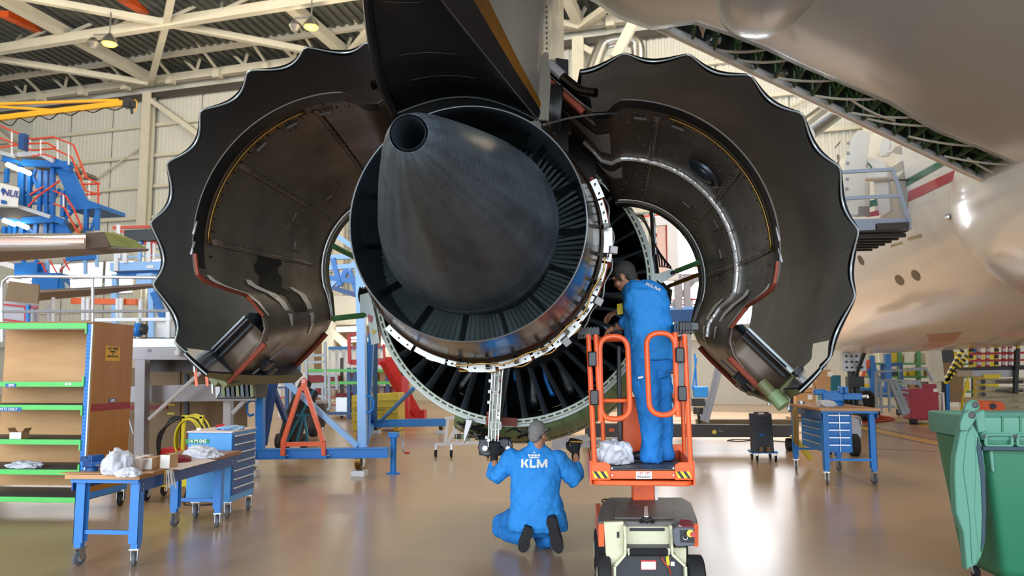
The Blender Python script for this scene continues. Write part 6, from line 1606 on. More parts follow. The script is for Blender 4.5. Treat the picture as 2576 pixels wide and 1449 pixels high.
# ------------------------------------------------------------------ grey steel dock with rails at the left
DY = 11.8
dk_ = thing('steel_dock', 'grey steel work dock with pipe railing behind the plywood shelf', 'dock', P(360, 1100, DY))
quad(dk_, 'deck_beam', ((240, 852, DY), (520, 850, DY), (520, 872, DY), (240, 874, DY)), 'dock_light', (0, 0.1, 0))
quad(dk_, 'deck_beam', ((240, 875, DY - .02), (520, 873, DY - .02), (520, 904, DY - .02), (240, 905, DY - .02)), 'dock_grey', (0, 0.12, 0))
O('deck', MB().prism([P(240, 852, DY), P(520, 852, DY), P(520, 852, DY) + V((0, 3, 0)), P(240, 852, DY) + V((-2.4, 3, 0))], (0, 0, 0.02)), 'grate', dk_, smooth=0)
stick(dk_, 'leg', (359, 905, DY + .1), (355, 1205, DY + .1), 0.155, 'dock_grey')
stick(dk_, 'leg', (575, 1003, DY + .6), (572, 1190, DY + .6), 0.12, 'dock_light')
quad(dk_, 'cross_beam', ((250, 975, DY + .3), (640, 962, DY + .3), (640, 1008, DY + .3), (250, 1012, DY + .3)), 'dock_grey', (0, 0.08, 0))
quad(dk_, 'under_beam', ((372, 905, DY + .5), (500, 905, DY + .5), (500, 935, DY + .5), (372, 935, DY + .5)), 'bumper_grey', (0, 0.08, 0))
stick(dk_, 'strut', (375, 1055, DY), (512, 930, DY), 0.062, 'white_paint', round_=True)
stick(dk_, 'strut', (585, 1040, DY + .5), (618, 1005, DY + .5), 0.06, 'dock_light')
stick(dk_, 'leg', (470, 940, DY + .9), (470, 1060, DY + .9), 0.06, 'dark_strut')
for y in (1018, 1040): stick(dk_, 'yellow_clip', (422, y, DY + .8), (440, y, DY + .8), 0.03, 'cart_yellow')
quad(dk_, 'back_board', ((290, 925, DY + 1.2), (450, 925, DY + 1.2), (450, 1160, DY + 1.2), (290, 1160, DY + 1.2)), 'board_brown', (0, 0.02, 0))
quad(dk_, 'back_board', ((452, 925, DY + 1.25), (620, 925, DY + 1.25), (622, 1160, DY + 1.25), (452, 1160, DY + 1.25)), 'board_brown', (0, 0.02, 0))
quad(dk_, 'back_strip', ((290, 1020, DY + 1.18), (420, 1020, DY + 1.18), (420, 1030, DY + 1.18), (290, 1030, DY + 1.18)), 'stripe_maroon', (0, 0.01, 0))
stick(dk_, 'board_rod', (321, 1040, DY + 1.1), (336, 1092, DY + 1.1), 0.03, 'white_paint', round_=True)
O('rail', MB().tube([P(5, 860, DY), P(4, 730, DY), P(8, 708, DY), P(22, 697, DY), P(60, 695, DY), P(440, 699, DY)], 0.026, 10), 'rail_silver', dk_)
for y in (784,): stick(dk_, 'rail', (6, y, DY), (440, y - 2, DY), 0.046, 'rail_silver', round_=True)
stick(dk_, 'rail_post', (233, 700, DY), (233, 852, DY), 0.05, 'rail_silver', round_=True)
stick(dk_, 'rail_post', (424, 785, DY), (424, 850, DY), 0.06, 'white_paint')
stick(dk_, 'toe_rail', (240, 805, DY - .05), (430, 803, DY - .05), 0.05, 'white_paint')
quad(dk_, 'gate_panel', ((395, 806, DY + .1), (470, 800, DY + .1), (470, 850, DY + .1), (395, 852, DY + .1)), 'white_paint', (0, 0.02, 0))
text('lettering', 'II', P(374, 882, DY - .05), 0.08, 'text_dark', dk_)
O('limit_switch', MB().box(P(447, 888, DY - .1), (0.07, 0.07, 0.07)).cyl(P(447, 885, DY - .1), P(447, 862, DY - .1), 0.02, n=8), 'white_paint', dk_)
mt = thing('hoist_motor', 'round blue hoist motor standing on the dock rail', 'motor', P(348, 850, DY))
O('housing', MB().tube([P(338, 830, DY - .1), P(342, 830, DY - .1), P(352, 830, DY - .1), P(358, 831, DY - .1)], [0.08, 0.11, 0.11, 0.08], 18), 'bright_blue', mt)
O('cover', MB().cyl(P(357, 828, DY - .1), P(366, 829, DY - .1), 0.085, n=16), 'text_dark', mt)
O('pedestal', MB().cyl(P(347, 851, DY - .1), P(347, 800, DY - .1), 0.025, n=8), 'white_paint', mt)
quad(None, 'plywood_board', ((22, 706, 12.4), (98, 716, 12.4), (95, 764, 12.4), (12, 757, 12.4)), 'board_brown', (0, 0.03, 0), label='brown plywood board leaning behind the silver dock railing', cat='board')
rp = thing('framed_panel', 'grey panel with red frame behind the silver railing', 'panel', P(50, 812, 12.6))
quad(rp, 'sheet', ((2, 757, 12.6), (94, 766, 12.6), (94, 815, 12.6), (2, 810, 12.6)), 'dock_grey', (0, 0.03, 0))
for a, b in (((2, 765), (95, 774)), ((2, 803), (66, 811)), ((64, 772), (64, 811))): stick(rp, 'frame_bar', (*a, 12.55), (*b, 12.55), 0.03, 'red_paint')
stick(rp, 'stand_post', (71, 767, 12.5), (70, 815, 12.5), 0.05, 'bright_blue')

# ------------------------------------------------------------------ dismounted wing flap and lower flap panel
wf = thing('wing_flap', 'long brown and silver aircraft flap jutting in above the dock railing', 'flap', P(150, 700, 13.2))
O('leading_edge', MB().loft([[P(x, 587, 13.2), P(x, 592, 13.0), P(x, 606, 12.95), P(x, 620 + (215 - x) * 0.02, 13.0), P(x, 626 + (215 - x) * 0.03, 13.3), P(x, 590, 13.8)] for x in (-60, 80, 215)]), 'aluminium', wf, smooth=50)
O('edge_band', MB().loft([[P(x, 597, 12.96), P(x, 604, 12.94), P(x, 612, 12.95), P(x, 605, 12.99)] for x in (-60, 212)]), 'panel_pink', wf)
O('underside', MB().prism([P(-60, 630, 13.2), P(215, 622, 13.2), P(375, 628, 13.6), P(372, 632, 13.7), P(230, 642, 14.3), P(-60, 664, 14.6)], (0, 0, 0.02)), 'panel_brown', wf, smooth=0)
quad(wf, 'end_box', ((216, 586, 13.1), (262, 583, 13.3), (275, 620, 13.3), (216, 625, 13.1)), 'panel_brown', (0.02, 0.6, 0.0))
quad(wf, 'end_rib', ((262, 583, 13.3), (290, 585, 13.5), (340, 605, 13.55), (372, 628, 13.6), (330, 624, 13.5), (266, 618, 13.3)), 'tip_green', (0, 0.03, 0))
quad(wf, 'top_skin', ((216, 581, 13.15), (245, 580, 13.3), (262, 583, 13.4), (216, 588, 13.1)), 'aluminium', (0, 0.4, 0))
O('slot', MB().tube([P(235, 622, 13.35), P(255, 618, 13.45), P(280, 620, 13.4)], [0.01, 0.035, 0.01], 8), 'text_dark', wf)
lf = thing('flap_panel', 'thinner grey flap panel seen between the dock rails', 'flap', P(250, 760, 13.5))
O('skin', MB().prism([P(97, 733, 13.5), P(300, 722, 13.5), P(398, 716, 13.5), P(400, 722, 13.7), P(250, 742, 14.0), P(97, 757, 14.2)], (0, 0, 0.03)), 'panel_brown', lf, smooth=0)
O('nose', MB().tube([P(97, 733, 13.5), P(300, 722, 13.5), P(398, 716, 13.5)], 0.02, 8), 'aluminium', lf)
ob = O('padded_beam', MB().bar(P(183, 757, 13.0), P(345, 760, 13.0), 0.1, 0.10), 'crane_orange', smooth=0, label='orange padded beam lying between the dock rails', cat='beam')
for i, (x, y0, y1) in enumerate(((122, 765, 815), (134, 748, 812), (210, 748, 806), (222, 748, 806), (296, 750, 806), (306, 750, 806), (354, 752, 800))):
    lb_ = ('white bollard pole left of the taller one behind the dock railing', 'tall white bollard pole nearest the red framed panel', 'white pole left of the orange beam middle behind the railing', 'white pole just left of the silver railing post',
           'white pole in a pair right of the railing post, left one', 'white pole in a pair right of the railing post, right one', 'white pole near the blue hoist motor')[i]
    O('bollard', MB().tube([P(x, y0, 12.9), P(x, y0 + 3, 12.9), P(x, y1, 12.9)], [0.02, 0.035, 0.035], 10), 'white_paint', label=lb_, cat='pole', group='white poles on the docks')

# ------------------------------------------------------------------ blue docking tower with red rails
TY = 24.0
tw = thing('docking_tower', 'blue multi-level docking tower with red handrails at the far left', 'tower', P(100, 1060, TY))
def tw_s(name, a, b, w, m, dY=0.0, dY2=None, rd=False): return stick(tw, name, (a[0], a[1], TY + dY), (b[0], b[1], TY + (dY if dY2 is None else dY2)), w, m, round_=rd)
for (pts, m) in ((((-20, 382), (50, 405), (135, 408), (125, 396), (40, 390)), 'grate'), (((-20, 519), (43, 519), (128, 548), (132, 560), (70, 553), (-20, 545)), 'grate')):
    O('deck', MB().prism([P(x, y, TY) for x, y in pts], (0, 2.5, 0.0)), m, tw, smooth=0)
for a, b in (((-20, 379), (40, 394)), ((45, 389), (98, 386)), ((98, 386), (137, 407)), ((-20, 517), (43, 518)), ((43, 518), (128, 546))): tw_s('deck_edge', a, b, 0.12, 'dock_light', -0.05)
for a, b in (((10, 400), (135, 415)), ((60, 410), (180, 415)), ((135, 403), (180, 425)), ((60, 556), (140, 552)), ((130, 548), (165, 560)), ((-10, 540), (70, 556))): tw_s('deck_beam', a, b, 0.2, 'dock_blue', 0.1)
for x, y0, y1 in ((134, 400, 590), (52, 410, 525), (58, 425, 590), (75, 430, 530), (102, 430, 540), (118, 430, 590), (160, 480, 545), (218, 512, 590), (246, 522, 590), (28, 565, 590), (12, 570, 600), (40, 560, 600), (92, 560, 590), (18, 425, 460)):
    tw_s('post', (x, y0), (x - 2, y1), 0.12, 'dock_blue', 0.3)
for a, b in (((78, 430), (128, 545)), ((75, 432), (130, 540)), ((122, 470), (60, 500)), ((90, 425), (60, 530)), ((150, 475), (135, 500)), ((246, 528), (228, 585)), ((212, 500), (165, 550)), ((62, 485), (132, 482)), ((72, 512), (132, 510)), ((40, 565), (80, 590)), ((66, 565), (100, 600))):
    tw_s('brace', a, b, 0.08, 'dock_blue', 0.4)
quad(tw, 'stair_wall', ((137, 420, TY + .3), (178, 418, TY + .3), (218, 503, TY + .3), (190, 520, TY + .3), (170, 510, TY + .3), (160, 470, TY + .3)), 'dock_blue', (0, 0.1, 0))
quad(tw, 'stair_wall', ((131, 552, TY + .3), (160, 556, TY + .3), (182, 592, TY + .3), (131, 592, TY + .3)), 'dock_blue', (0, 0.1, 0))
quad(tw, 'landing', ((168, 515, TY + .2), (212, 500, TY + .2), (250, 514, TY + .2), (250, 524, TY + .2), (170, 528, TY + .2)), 'dock_blue', (0, 1.5, 0))
for pts in (((-5, 314), (80, 350), (135, 345), (185, 364), (218, 447), (252, 463)), ((-5, 345), (80, 378), (135, 374), (180, 395), (215, 480), (252, 490)), ((-5, 372), (60, 362), (120, 360), (140, 372)),
            ((80, 392), (110, 388), (140, 398)), ((135, 480), (165, 492), (185, 525), (206, 575)), ((135, 512), (162, 522), (180, 556), (200, 592)), ((205, 464), (250, 462)), ((215, 490), (252, 488)), ((70, 520), (100, 490), (150, 455)), ((75, 490), (110, 470))):
    O('handrail', MB().tube([P(x, y, TY - .1) for x, y in pts], 0.032, 6), 'rail_red', tw)
for x, y0, y1 in ((30, 330, 390), (76, 350, 392), (103, 352, 390), (145, 348, 400), (173, 362, 415), (225, 455, 500), (247, 465, 512), (160, 490, 520)):
    tw_s('rail_post', (x, y0), (x, y1), 0.06, 'white_paint' if x != 247 else 'rail_red', -0.1, rd=True)
for a, b in (((188, 430), (205, 414)), ((205, 448), (214, 440)), ((190, 590), (206, 570))): tw_s('stair_tread', a, b, 0.1, 'wood_edge')
quad(tw, 'box_panel', ((47, 336, TY - .3), (62, 335, TY - .3), (60, 378, TY - .3), (45, 374, TY - .3)), 'drawer_blue', (0, 0.2, 0))
for a, b in (((18, 413), (48, 427)), ((52, 426), (76, 437)), ((9, 554), (38, 565)), ((44, 562), (70, 573)), ((20, 705), (70, 712))):
    tw_s('tube_lamp', a, b, 0.14, 'tube_light', -0.15, rd=True)
tw_s('exhaust_pipe', (112, 440), (108, 475), 0.16, 'white_paint', 0.6, rd=True); tw_s('exhaust_pipe', (107, 565), (105, 590), 0.16, 'white_paint', 0.6, rd=True)
sg = quad(tw, 'sign_board', ((-20, 455, TY - .4), (48, 472, TY - .4), (44, 520, TY - .4), (-20, 515, TY - .4)), 'white_print', (0, 0.03, 0))
text('lettering', 'NUL', P(28, 487, TY - .45), 0.30, 'text_blue', tw, right=(1, 0, -0.17), up=(0.05, 0, 1), bold=0.006)
quad(tw, 'emblem', ((1, 479, TY - .45), (7, 471, TY - .45), (13, 482, TY - .45), (7, 489, TY - .45)), 'label_blue', (0, 0.01, 0))
quad(tw, 'poster', ((2, 502, TY - .45), (16, 505, TY - .45), (16, 514, TY - .45), (2, 512, TY - .45)), 'label_blue', (0, 0.01, 0))
# lower tier between flap and rail
for a, b, w, m in (((-20, 655), (70, 680), 0.16, 'white_paint'), ((48, 682), (105, 678), 0.45, 'dock_blue'), ((120, 655), (120, 690), 0.1, 'stand_light'), ((95, 712), (160, 712), 0.6, 'dock_blue'), ((140, 720), (165, 716), 0.5, 'dock_blue'),
                   ((150, 680), (190, 640), 0.08, 'dock_light'), ((150, 700), (172, 726), 0.1, 'dock_light'), ((215, 640), (215, 690), 0.1, 'stand_light'), ((244, 640), (244, 672), 0.1, 'stand_light'), ((170, 650), (245, 645), 0.2, 'dock_blue'), ((60, 640), (60, 690), 0.1, 'dock_blue'), ((90, 655), (120, 685), 0.1, 'dock_blue')):
    tw_s('tier_bar', a, b, w, m, 0.2)
for pts in (((85, 665), (105, 660), (118, 690)), ((125, 655), (145, 690), (160, 670)), ((160, 652), (175, 680))): O('handrail', MB().tube([P(x, y, TY) for x, y in pts], 0.03, 6), 'rail_red', tw)

# second blue dock at the right of it
BY = 20.0
d2 = thing('blue_dock', 'blue dock bridge with red rail partly hidden by the scalloped cowl', 'dock', P(360, 1090, BY))
quad(d2, 'beam', ((276, 660, BY), (420, 656, BY), (420, 678, BY), (276, 682, BY)), 'stand_light', (0, 0.3, 0))
quad(d2, 'beam', ((290, 684, BY + .3), (420, 682, BY + .3), (420, 696, BY + .3), (300, 696, BY + .3)), 'dock_blue', (0, 0.4, 0))
quad(d2, 'label_plate', ((368, 668, BY - .02), (386, 667, BY - .02), (386, 674, BY - .02), (368, 675, BY - .02)), 'white_print', (0, 0.01, 0))
for a, b, w, m in (((285, 573), (420, 569), 0.07, 'rail_red'), ((285, 573), (320, 588), 0.05, 'rail_red'), ((350, 612), (420, 610), 0.07, 'rail_red'), ((352, 590), (352, 655), 0.08, 'stand_light'), ((356, 590), (358, 615), 0.1, 'dock_blue'), ((380, 610), (380, 650), 0.05, 'rail_red'), ((388, 612), (388, 655), 0.06, 'white_paint'),
                   ((290, 648), (400, 642), 0.04, 'stand_light'), ((320, 595), (400, 592), 0.3, 'dark_panel'), ((382, 700), (382, 1098), 0.14, 'stand_light'), ((290, 690), (290, 1098), 0.14, 'stand_light'), ((294, 636), (294, 682), 0.11, 'white_paint'), ((376, 609), (376, 660), 0.11, 'white_paint'), ((316, 635), (316, 662), 0.11, 'white_paint'), ((300, 566), (300, 650), 0.1, 'white_paint'), ((388, 735), (412, 800), 0.16, 'dock_blue'), ((372, 690), (372, 720), 0.4, 'stand_light')):
    stick(d2, 'dock_bar', (*a, BY), (*b, BY), w, m)

# ------------------------------------------------------------------ yellow jib crane
JY = 27.0
jc = thing('jib_crane', 'yellow jib crane arm with hanging hoist cable on the far wall', 'crane', P(150, 300, JY))
O('jib', MB().bar(P(-40, 302, JY), P(318, 259, JY), 0.16, 0.2), 'crane_yellow', jc, bevel=0.01)
stick(jc, 'tie_rod', (-40, 263, JY), (298, 252, JY), 0.09, 'crane_yellow'); stick(jc, 'tie_rod', (-40, 266, JY), (130, 277, JY), 0.08, 'crane_yellow')
O('trolley', MB().box(P(322, 260, JY), (0.26, 0.3, 0.34)), 'text_dark', jc, bevel=0.02)
O('hoist', MB().box(P(332, 264, JY), (0.20, 0.2, 0.22)).cyl(P(331, 268, JY), P(332, 286, JY), 0.05, n=8), 'text_dark', jc, bevel=0.01)
O('hook', MB().tube(catmull([P(338, 251, JY), P(344, 256, JY), P(343, 270, JY), P(340, 280, JY)], 4), 0.02, 6), 'crane_yellow', jc)
cp_ = [(0, 304), (28, 316), (48, 297), (75, 308), (97, 291), (125, 301), (150, 284), (180, 290), (207, 276), (235, 283), (263, 271), (290, 277), (315, 266)]
O('festoon_cable', MB().tube(catmull([P(x, y, JY - .05) for x, y in cp_], 4), 0.022, 6), 'hose_black', jc)

# ------------------------------------------------------------------ right workbench with drawers
RBX0, RBX1, RBY0, RBY1, RBZ = 3.62, 4.50, 12.25, 14.15, 1.12
b2 = bench('workbench', 'bright blue workbench with drawers and a vise on the right', RBX0, RBX1, RBY0, RBY1, RBZ, 'bright_blue', 0.075, ((3.72, 12.36), (4.42, 12.42), (3.72, 14.02), (4.42, 14.02)))
O('drawer_box', MB().box((3.98, 13.2, 0.74), (0.42, 1.2, 0.60)), 'bright_blue', b2, bevel=0.006)
for i in range(5):
    z = 0.97 - i * 0.112
    d = O('drawer', MB().box((3.98, 12.595, z), (0.38, 0.014, 0.10)), 'bright_blue', b2, bevel=0.004)
    O('drawer_handle', MB().box((3.98, 12.582, z + 0.03), (0.34, 0.02, 0.018)), 'dock_light', d, smooth=0)
    d = O('drawer', MB().box((3.765, 13.2, z), (0.014, 1.1, 0.10)), 'bright_blue', b2, bevel=0.004)
    O('drawer_handle', MB().box((3.752, 13.2, z + 0.03), (0.02, 0.9, 0.018)), 'dock_light', d, smooth=0)
O('lock_rod', MB().cyl((4.0, 12.57, 0.46), (4.0, 12.57, 1.03), 0.006, n=6), 'steel', b2)
q = G(2065, 1012, RBZ); rag('rag', (3.88, 12.75, RBZ), 0.13, 0.12, 0.07, seed=41, label='crumpled pink-white rag on the right blue workbench', amp=0.9)
vise('vise', 'bright blue vise on the right workbench', (4.18, 13.3, RBZ), R_(78), 1.9, m='bright_blue')
O('tin', MB().tube([(3.78, 13.8, RBZ), (3.78, 13.8, RBZ + 0.05)], 0.06, 16), 'steel', label='low round metal tin at the back of the right workbench', cat='tin')
O('spray_can', MB().tube([(3.68, 14.0, RBZ), (3.68, 14.0, RBZ + 0.16), (3.68, 14.0, RBZ + 0.19)], [0.03, 0.03, 0.012], 12), 'text_dark', label='small dark spray can at the far corner of the right workbench', cat='can')
O('batten', MB().bar((4.05, 12.5, RBZ + .008), (4.40, 12.62, RBZ + .008), 0.06, 0.012), 'wood_edge', smooth=0, label='short wooden batten on the front of the right workbench', cat='batten')
rc = thing('rope_coil', 'brown rope coil hanging at the side of the right workbench', 'rope', (3.5, 13.2, 0.6))
random.seed(4)
for k_ in range(14):
    dx, a, b = random.uniform(-0.04, 0.04), random.uniform(0.10, 0.17), random.uniform(0.22, 0.31)
    O('loop', MB().tube([V((3.50 + dx + 0.25 * a * math.cos(t), 13.15 + a * math.cos(t), 0.80 + b * math.sin(t))) for t in [2 * PI * j / 22 for j in range(22)]], 0.014, 5, closed=True), 'rope', rc)
O('hook', MB().tube([(3.62, 13.15, 1.06), (3.52, 13.15, 1.10), (3.48, 13.15, 1.06)], 0.012, 6), 'steel', rc)

# ------------------------------------------------------------------ dark panel trolley
pt0 = G(1918, 1160)
pc = thing('panel_trolley', 'dark upright panel on a small blue dolly before the grey beam', 'trolley', pt0)
O('panel', MB().prism([P(1886, 1040, 15.2), P(1941, 1040, 15.2), P(1948, 1138, 15.2), P(1891, 1138, 15.2)], (0.0, 0.10, 0)), 'dark_panel', pc, bevel=0.01)
O('head_plate', MB().prism([P(1896, 1036, 15.17), P(1934, 1036, 15.17), P(1934, 1049, 15.17), P(1896, 1049, 15.17)], (0, 0.03, 0)), 'bumper_grey', pc, bevel=0.004)
O('plate_label', MB().prism([P(1908, 1038, 15.15), P(1922, 1038, 15.15), P(1922, 1042, 15.15), P(1908, 1042, 15.15)], (0, 0.01, 0)), 'white_print', pc, smooth=0)
O('blue_label', MB().prism([P(1909, 1091, 15.18), P(1924, 1091, 15.18), P(1924, 1098, 15.18), P(1909, 1098, 15.18)], (0, 0.01, 0)), 'label_blue', pc, smooth=0)
O('dolly', MB().prism([P(1892, 1136, 15.25), P(1957, 1136, 15.25), P(1957, 1141, 15.25), P(1892, 1141, 15.25)], (0, 0.4, 0)), 'bright_blue', pc, bevel=0.006)
for x in (1905, 1952):
    b0 = G(x, 1160); caster(pc, b0.x, b0.y, 0.05, top=0.16, m='tyre'); caster(pc, b0.x - 0.02, b0.y + 0.35, 0.05, top=0.16, m='tyre')
for x in (1914, 1932): O('stop_block', MB().box(P(x, 1130, 15.15), (0.05, 0.12, 0.09)), 'board_brown', pc, bevel=0.005)

# ------------------------------------------------------------------ long grey tow beam with struts
TB = 17.2
tb = thing('grey_beam', 'long dark grey steel beam trolley behind the orange lift', 'beam', P(1740, 1120, TB))
O('beam', MB().prism([P(1472, 1066, TB), P(2010, 1070, TB), P(2010, 1100, TB), P(1472, 1100, TB)], (0, 0.3, 0)), 'bumper_grey', tb, bevel=0.01)
O('upper_beam', MB().prism([P(1755, 1056, TB + .5), P(2010, 1056, TB + .5), P(2010, 1068, TB + .5), P(1755, 1068, TB + .5)], (0, 0.3, 0)), 'board_brown', tb, smooth=0)
quad(tb, 'reflector', ((1532, 1078, TB - .01), (1545, 1078, TB - .01), (1545, 1086, TB - .01), (1532, 1086, TB - .01)), 'crane_orange', (0, 0.01, 0))
O('yellow_dot', MB().cyl(P(1797, 1087, TB - .015), P(1797, 1087, TB), 0.045, n=18), 'hazard_yellow', tb)
text('lettering', 'SILL-', P(1815, 1084, TB - .01), 0.06, 'dock_grey', tb)
for a, b in (((1775, 1060), (1810, 900)), ((1777, 1062), (1818, 905)), ((1765, 1058), (1790, 985))): stick(tb, 'strut', (*a, TB), (*b, TB), 0.09, 'dock_grey')
O('winch', MB().box(P(1756, 1012, TB), (0.26, 0.2, 0.16)).cyl(P(1756, 1025, TB), P(1756, 1042, TB), 0.1, n=12), 'bumper_grey', tb, bevel=0.01)
O('winch_stem', MB().cyl(P(1757, 1042, TB), P(1760, 1066, TB), 0.03, n=8), 'hose_black', tb)
for x in (1492, 1990):
    b0 = G(x, 1127)
    O('wheel', MB().tube([V((P(x, 1100, TB).x + d, TB + .15, 0.13)) for d in (-0.06, 0.06)], 0.13, 18), 'tyre', tb)
O('under_tray', MB().prism([P(1470, 1110, TB + .1), P(1560, 1106, TB + .1), P(1560, 1114, TB + .1), P(1466, 1122, TB + .1)], (0, 0.6, 0)), 'dock_grey', tb, smooth=0)
bs = thing('blue_jack', 'small blue floor jack with upright handle beyond the grey beam', 'jack', G(1762, 1000))
O('jack_body', MB().box(P(1762, 986, 30), (0.5, 0.5, 0.4)), 'bright_blue', bs, bevel=0.03)
stick(bs, 'handle', (1752, 985, 30), (1748, 890, 30), 0.07, 'bright_blue', round_=True); stick(bs, 'handle', (1742, 980, 30), (1752, 900, 30), 0.06, 'bright_blue', round_=True)
O('foot', MB().cyl(P(1764, 992, 30), P(1764, 1000, 30), 0.14, n=10), 'white_paint', bs)

# ------------------------------------------------------------------ wheeled generator and yellow chock behind the right bench
ge = thing('generator_cart', 'small grey cart with blue-hubbed tyre behind the right workbench', 'cart', G(2150, 1147))
gw = G(2150, 1147)
gt = O('tyre', MB().tube([gw + V((d, 0, 0.215)) for d in (-0.07, -0.06, 0.06, 0.07)], [0.18, 0.215, 0.215, 0.18], 26), 'tyre', ge)
O('rim', MB().tube([gw + V((-0.075, -0.0, 0.215)), gw + V((0.075, 0, 0.215))], 0.13, 20), 'teal', gt)
O('body', MB().box(gw + V((-0.05, 0.35, 0.55)), (0.5, 0.5, 0.42)), 'dock_grey', ge, bevel=0.02)
O('drawbar', MB().bar(gw + V((0, 0.2, 0.35)), gw + V((-0.5, -0.2, 0.3)), 0.06), 'dock_grey', ge, smooth=0)
O('lid_clip', MB().tube([gw + V((0.1, 0.08, 0.75)), gw + V((0.17, 0.06, 0.72)), gw + V((0.18, 0.06, 0.6))], 0.015, 6), 'steel', ge)
gw2 = gw + V((-0.45, 0.25, 0)); O('tyre', MB().tube([gw2 + V((-0.06, 0, 0.2)), gw2 + V((0.06, 0, 0.2))], 0.2, 22), 'tyre', ge)
O('wheel_chock', MB().prism([P(1990, 1098, 14.6), P(2000, 1094, 14.6), P(2046, 1150, 14.6), P(2038, 1160, 14.6)], (0, 0.12, 0)), 'cart_yellow', bevel=0.01, label='slanted yellow steel leg beside the right workbench', cat='stand leg')
fhz = thing('floor_hose', 'orange-red hose lying on the floor near the nose wheels', 'hose', G(2190, 1056))
O('run', MB().tube(catmull([G(2130, 1056, .03), G(2165, 1062, .03), G(2215, 1060, .03), G(2250, 1054, .03), G(2225, 1047, .03), G(2170, 1045, .03), G(2140, 1040, .03)], 6), 0.035, 6), 'hose_red', fhz)
O('run', MB().tube(catmull([G(2140, 1060, .03), G(2180, 1056, .03), G(2230, 1054, .03), G(2240, 1050, .03), G(2190, 1050, .03)], 6), 0.035, 6), 'hose_red', fhz)
O('floor_cable', MB().tube(catmull([G(1830, 1108, .012), G(1850, 1105, .012), G(1900, 1106, .012), G(1990, 1112, .012)], 6), 0.012, 6).tube(catmull([G(1830, 1108, .012), G(1860, 1110, .012), G(1900, 1106, .012)], 5), 0.012, 6), 'hose_black', label='thin black cable loop on the floor behind the panel trolley', cat='cable')

# ------------------------------------------------------------------ green waste container
YB = 6.25
bn = thing('waste_container', 'large green plastic waste container with open lid in the right foreground', 'waste container', G(2600, 1480))
x0, x1 = P(2478, 1090, YB).x, P(2478, 1090, YB).x + 1.15
def ring(z, ix, iy): return rrect((x0 + ix, YB + iy, z), (x1 - ix, YB + iy, z), (x1 - ix, YB + 0.85 - iy, z), (x0 + ix, YB + 0.85 - iy, z), 0.07, 4)
O('tub', MB().loft([ring(0.14, 0.13, 0.09), ring(0.22, 0.11, 0.07), ring(1.14, 0.0, 0.0), ring(1.17, 0.0, 0.0)], cap=False), 'bin_green', bn, smooth=40, solid=0.012)
O('tub_floor', MB().prism(ring(0.15, 0.13, 0.09), (0, 0, 0.02)), 'bin_green', bn)
O('collar', MB().loft([ring(1.17, -0.035, -0.035), ring(1.20, -0.045, -0.045), ring(1.335, -0.045, -0.045), ring(1.345, -0.03, -0.03), ring(1.33, 0.01, 0.01), ring(1.17, 0.01, 0.01)], cap=False), 'bin_light', bn, smooth=40)
O('inner_wall', MB().loft([ring(1.16, 0.02, 0.02), ring(0.3, 0.12, 0.09)], cap=False), 'bin_green', bn, smooth=40)
for xa, xb in ((2480, 2546), (2560, 2640)):
    fr_ = O('grip_frame', MB().tube(rrect(P(xa, 1094, YB - .06), P(xb, 1094, YB - .06), P(xb, 1122, YB - .06), P(xa, 1122, YB - .06), 0.02, 4), 0.012, 8, closed=True), 'bin_light', bn)
    O('grip_web', MB().prism([P(xa + 3, 1096, YB - .03), P(xb - 3, 1096, YB - .03), P(xb - 3, 1120, YB - .03), P(xa + 3, 1120, YB - .03)], (0, 0.03, 0)), 'bin_green', fr_, smooth=0)
    for xx in (xa - 4, xb + 4): O('grip_hole', MB().cyl(P(xx, 1098, YB - .075), P(xx, 1098, YB - .06), 0.012, n=10), 'text_dark', fr_)
O('lift_lip', MB().box(P(2540, 1128, YB - .05) + V((0.3, 0, 0)), (1.0, 0.06, 0.03)), 'bin_inside', bn, bevel=0.006)
for xx in (2520, 2565): O('rib', MB().prism([P(xx, 1048, YB - .052), P(xx + 5, 1048, YB - .052), P(xx + 5, 1086, YB - .052), P(xx, 1086, YB - .052)], (0, 0.02, 0)), 'bin_green', bn, smooth=0)
O('corner_rib', MB().prism([P(2489, 1128, YB - .01), P(2500, 1128, YB - .01), P(2503, 1190, YB - .01), P(2496, 1186, YB - .01)], (0, 0.03, 0)), 'bin_light', bn, bevel=0.006)
lid = [(2432, 1055), (2420, 1068), (2414, 1100), (2404, 1150), (2402, 1200), (2406, 1290), (2424, 1340), (2430, 1400), (2433, 1436), (2440, 1430), (2458, 1422), (2470, 1400), (2480, 1360), (2483, 1290), (2481, 1190), (2474, 1130), (2462, 1090), (2448, 1066)]
lo = O('lid', MB().prism([P(x, y, YB - .05) for x, y in lid], (0.0, 0.09, 0)), 'bin_light', bn, bevel=0.012)
O('lid_ridge', MB().prism([P(x, y, YB - .06) for x, y in ((2444, 1070), (2432, 1100), (2424, 1180), (2440, 1300), (2446, 1420), (2458, 1420), (2462, 1380), (2452, 1280), (2456, 1180), (2454, 1100))], (0, 0.02, 0)), 'bin_light', lo, bevel=0.006)
O('lid_inside', MB().prism([P(x, y, YB - .058) for x, y in ((2460, 1098), (2470, 1130), (2480, 1200), (2482, 1290), (2478, 1360), (2468, 1390), (2472, 1300), (2468, 1200), (2458, 1130))], (0, 0.02, 0)), 'bin_inside', lo, bevel=0.004)
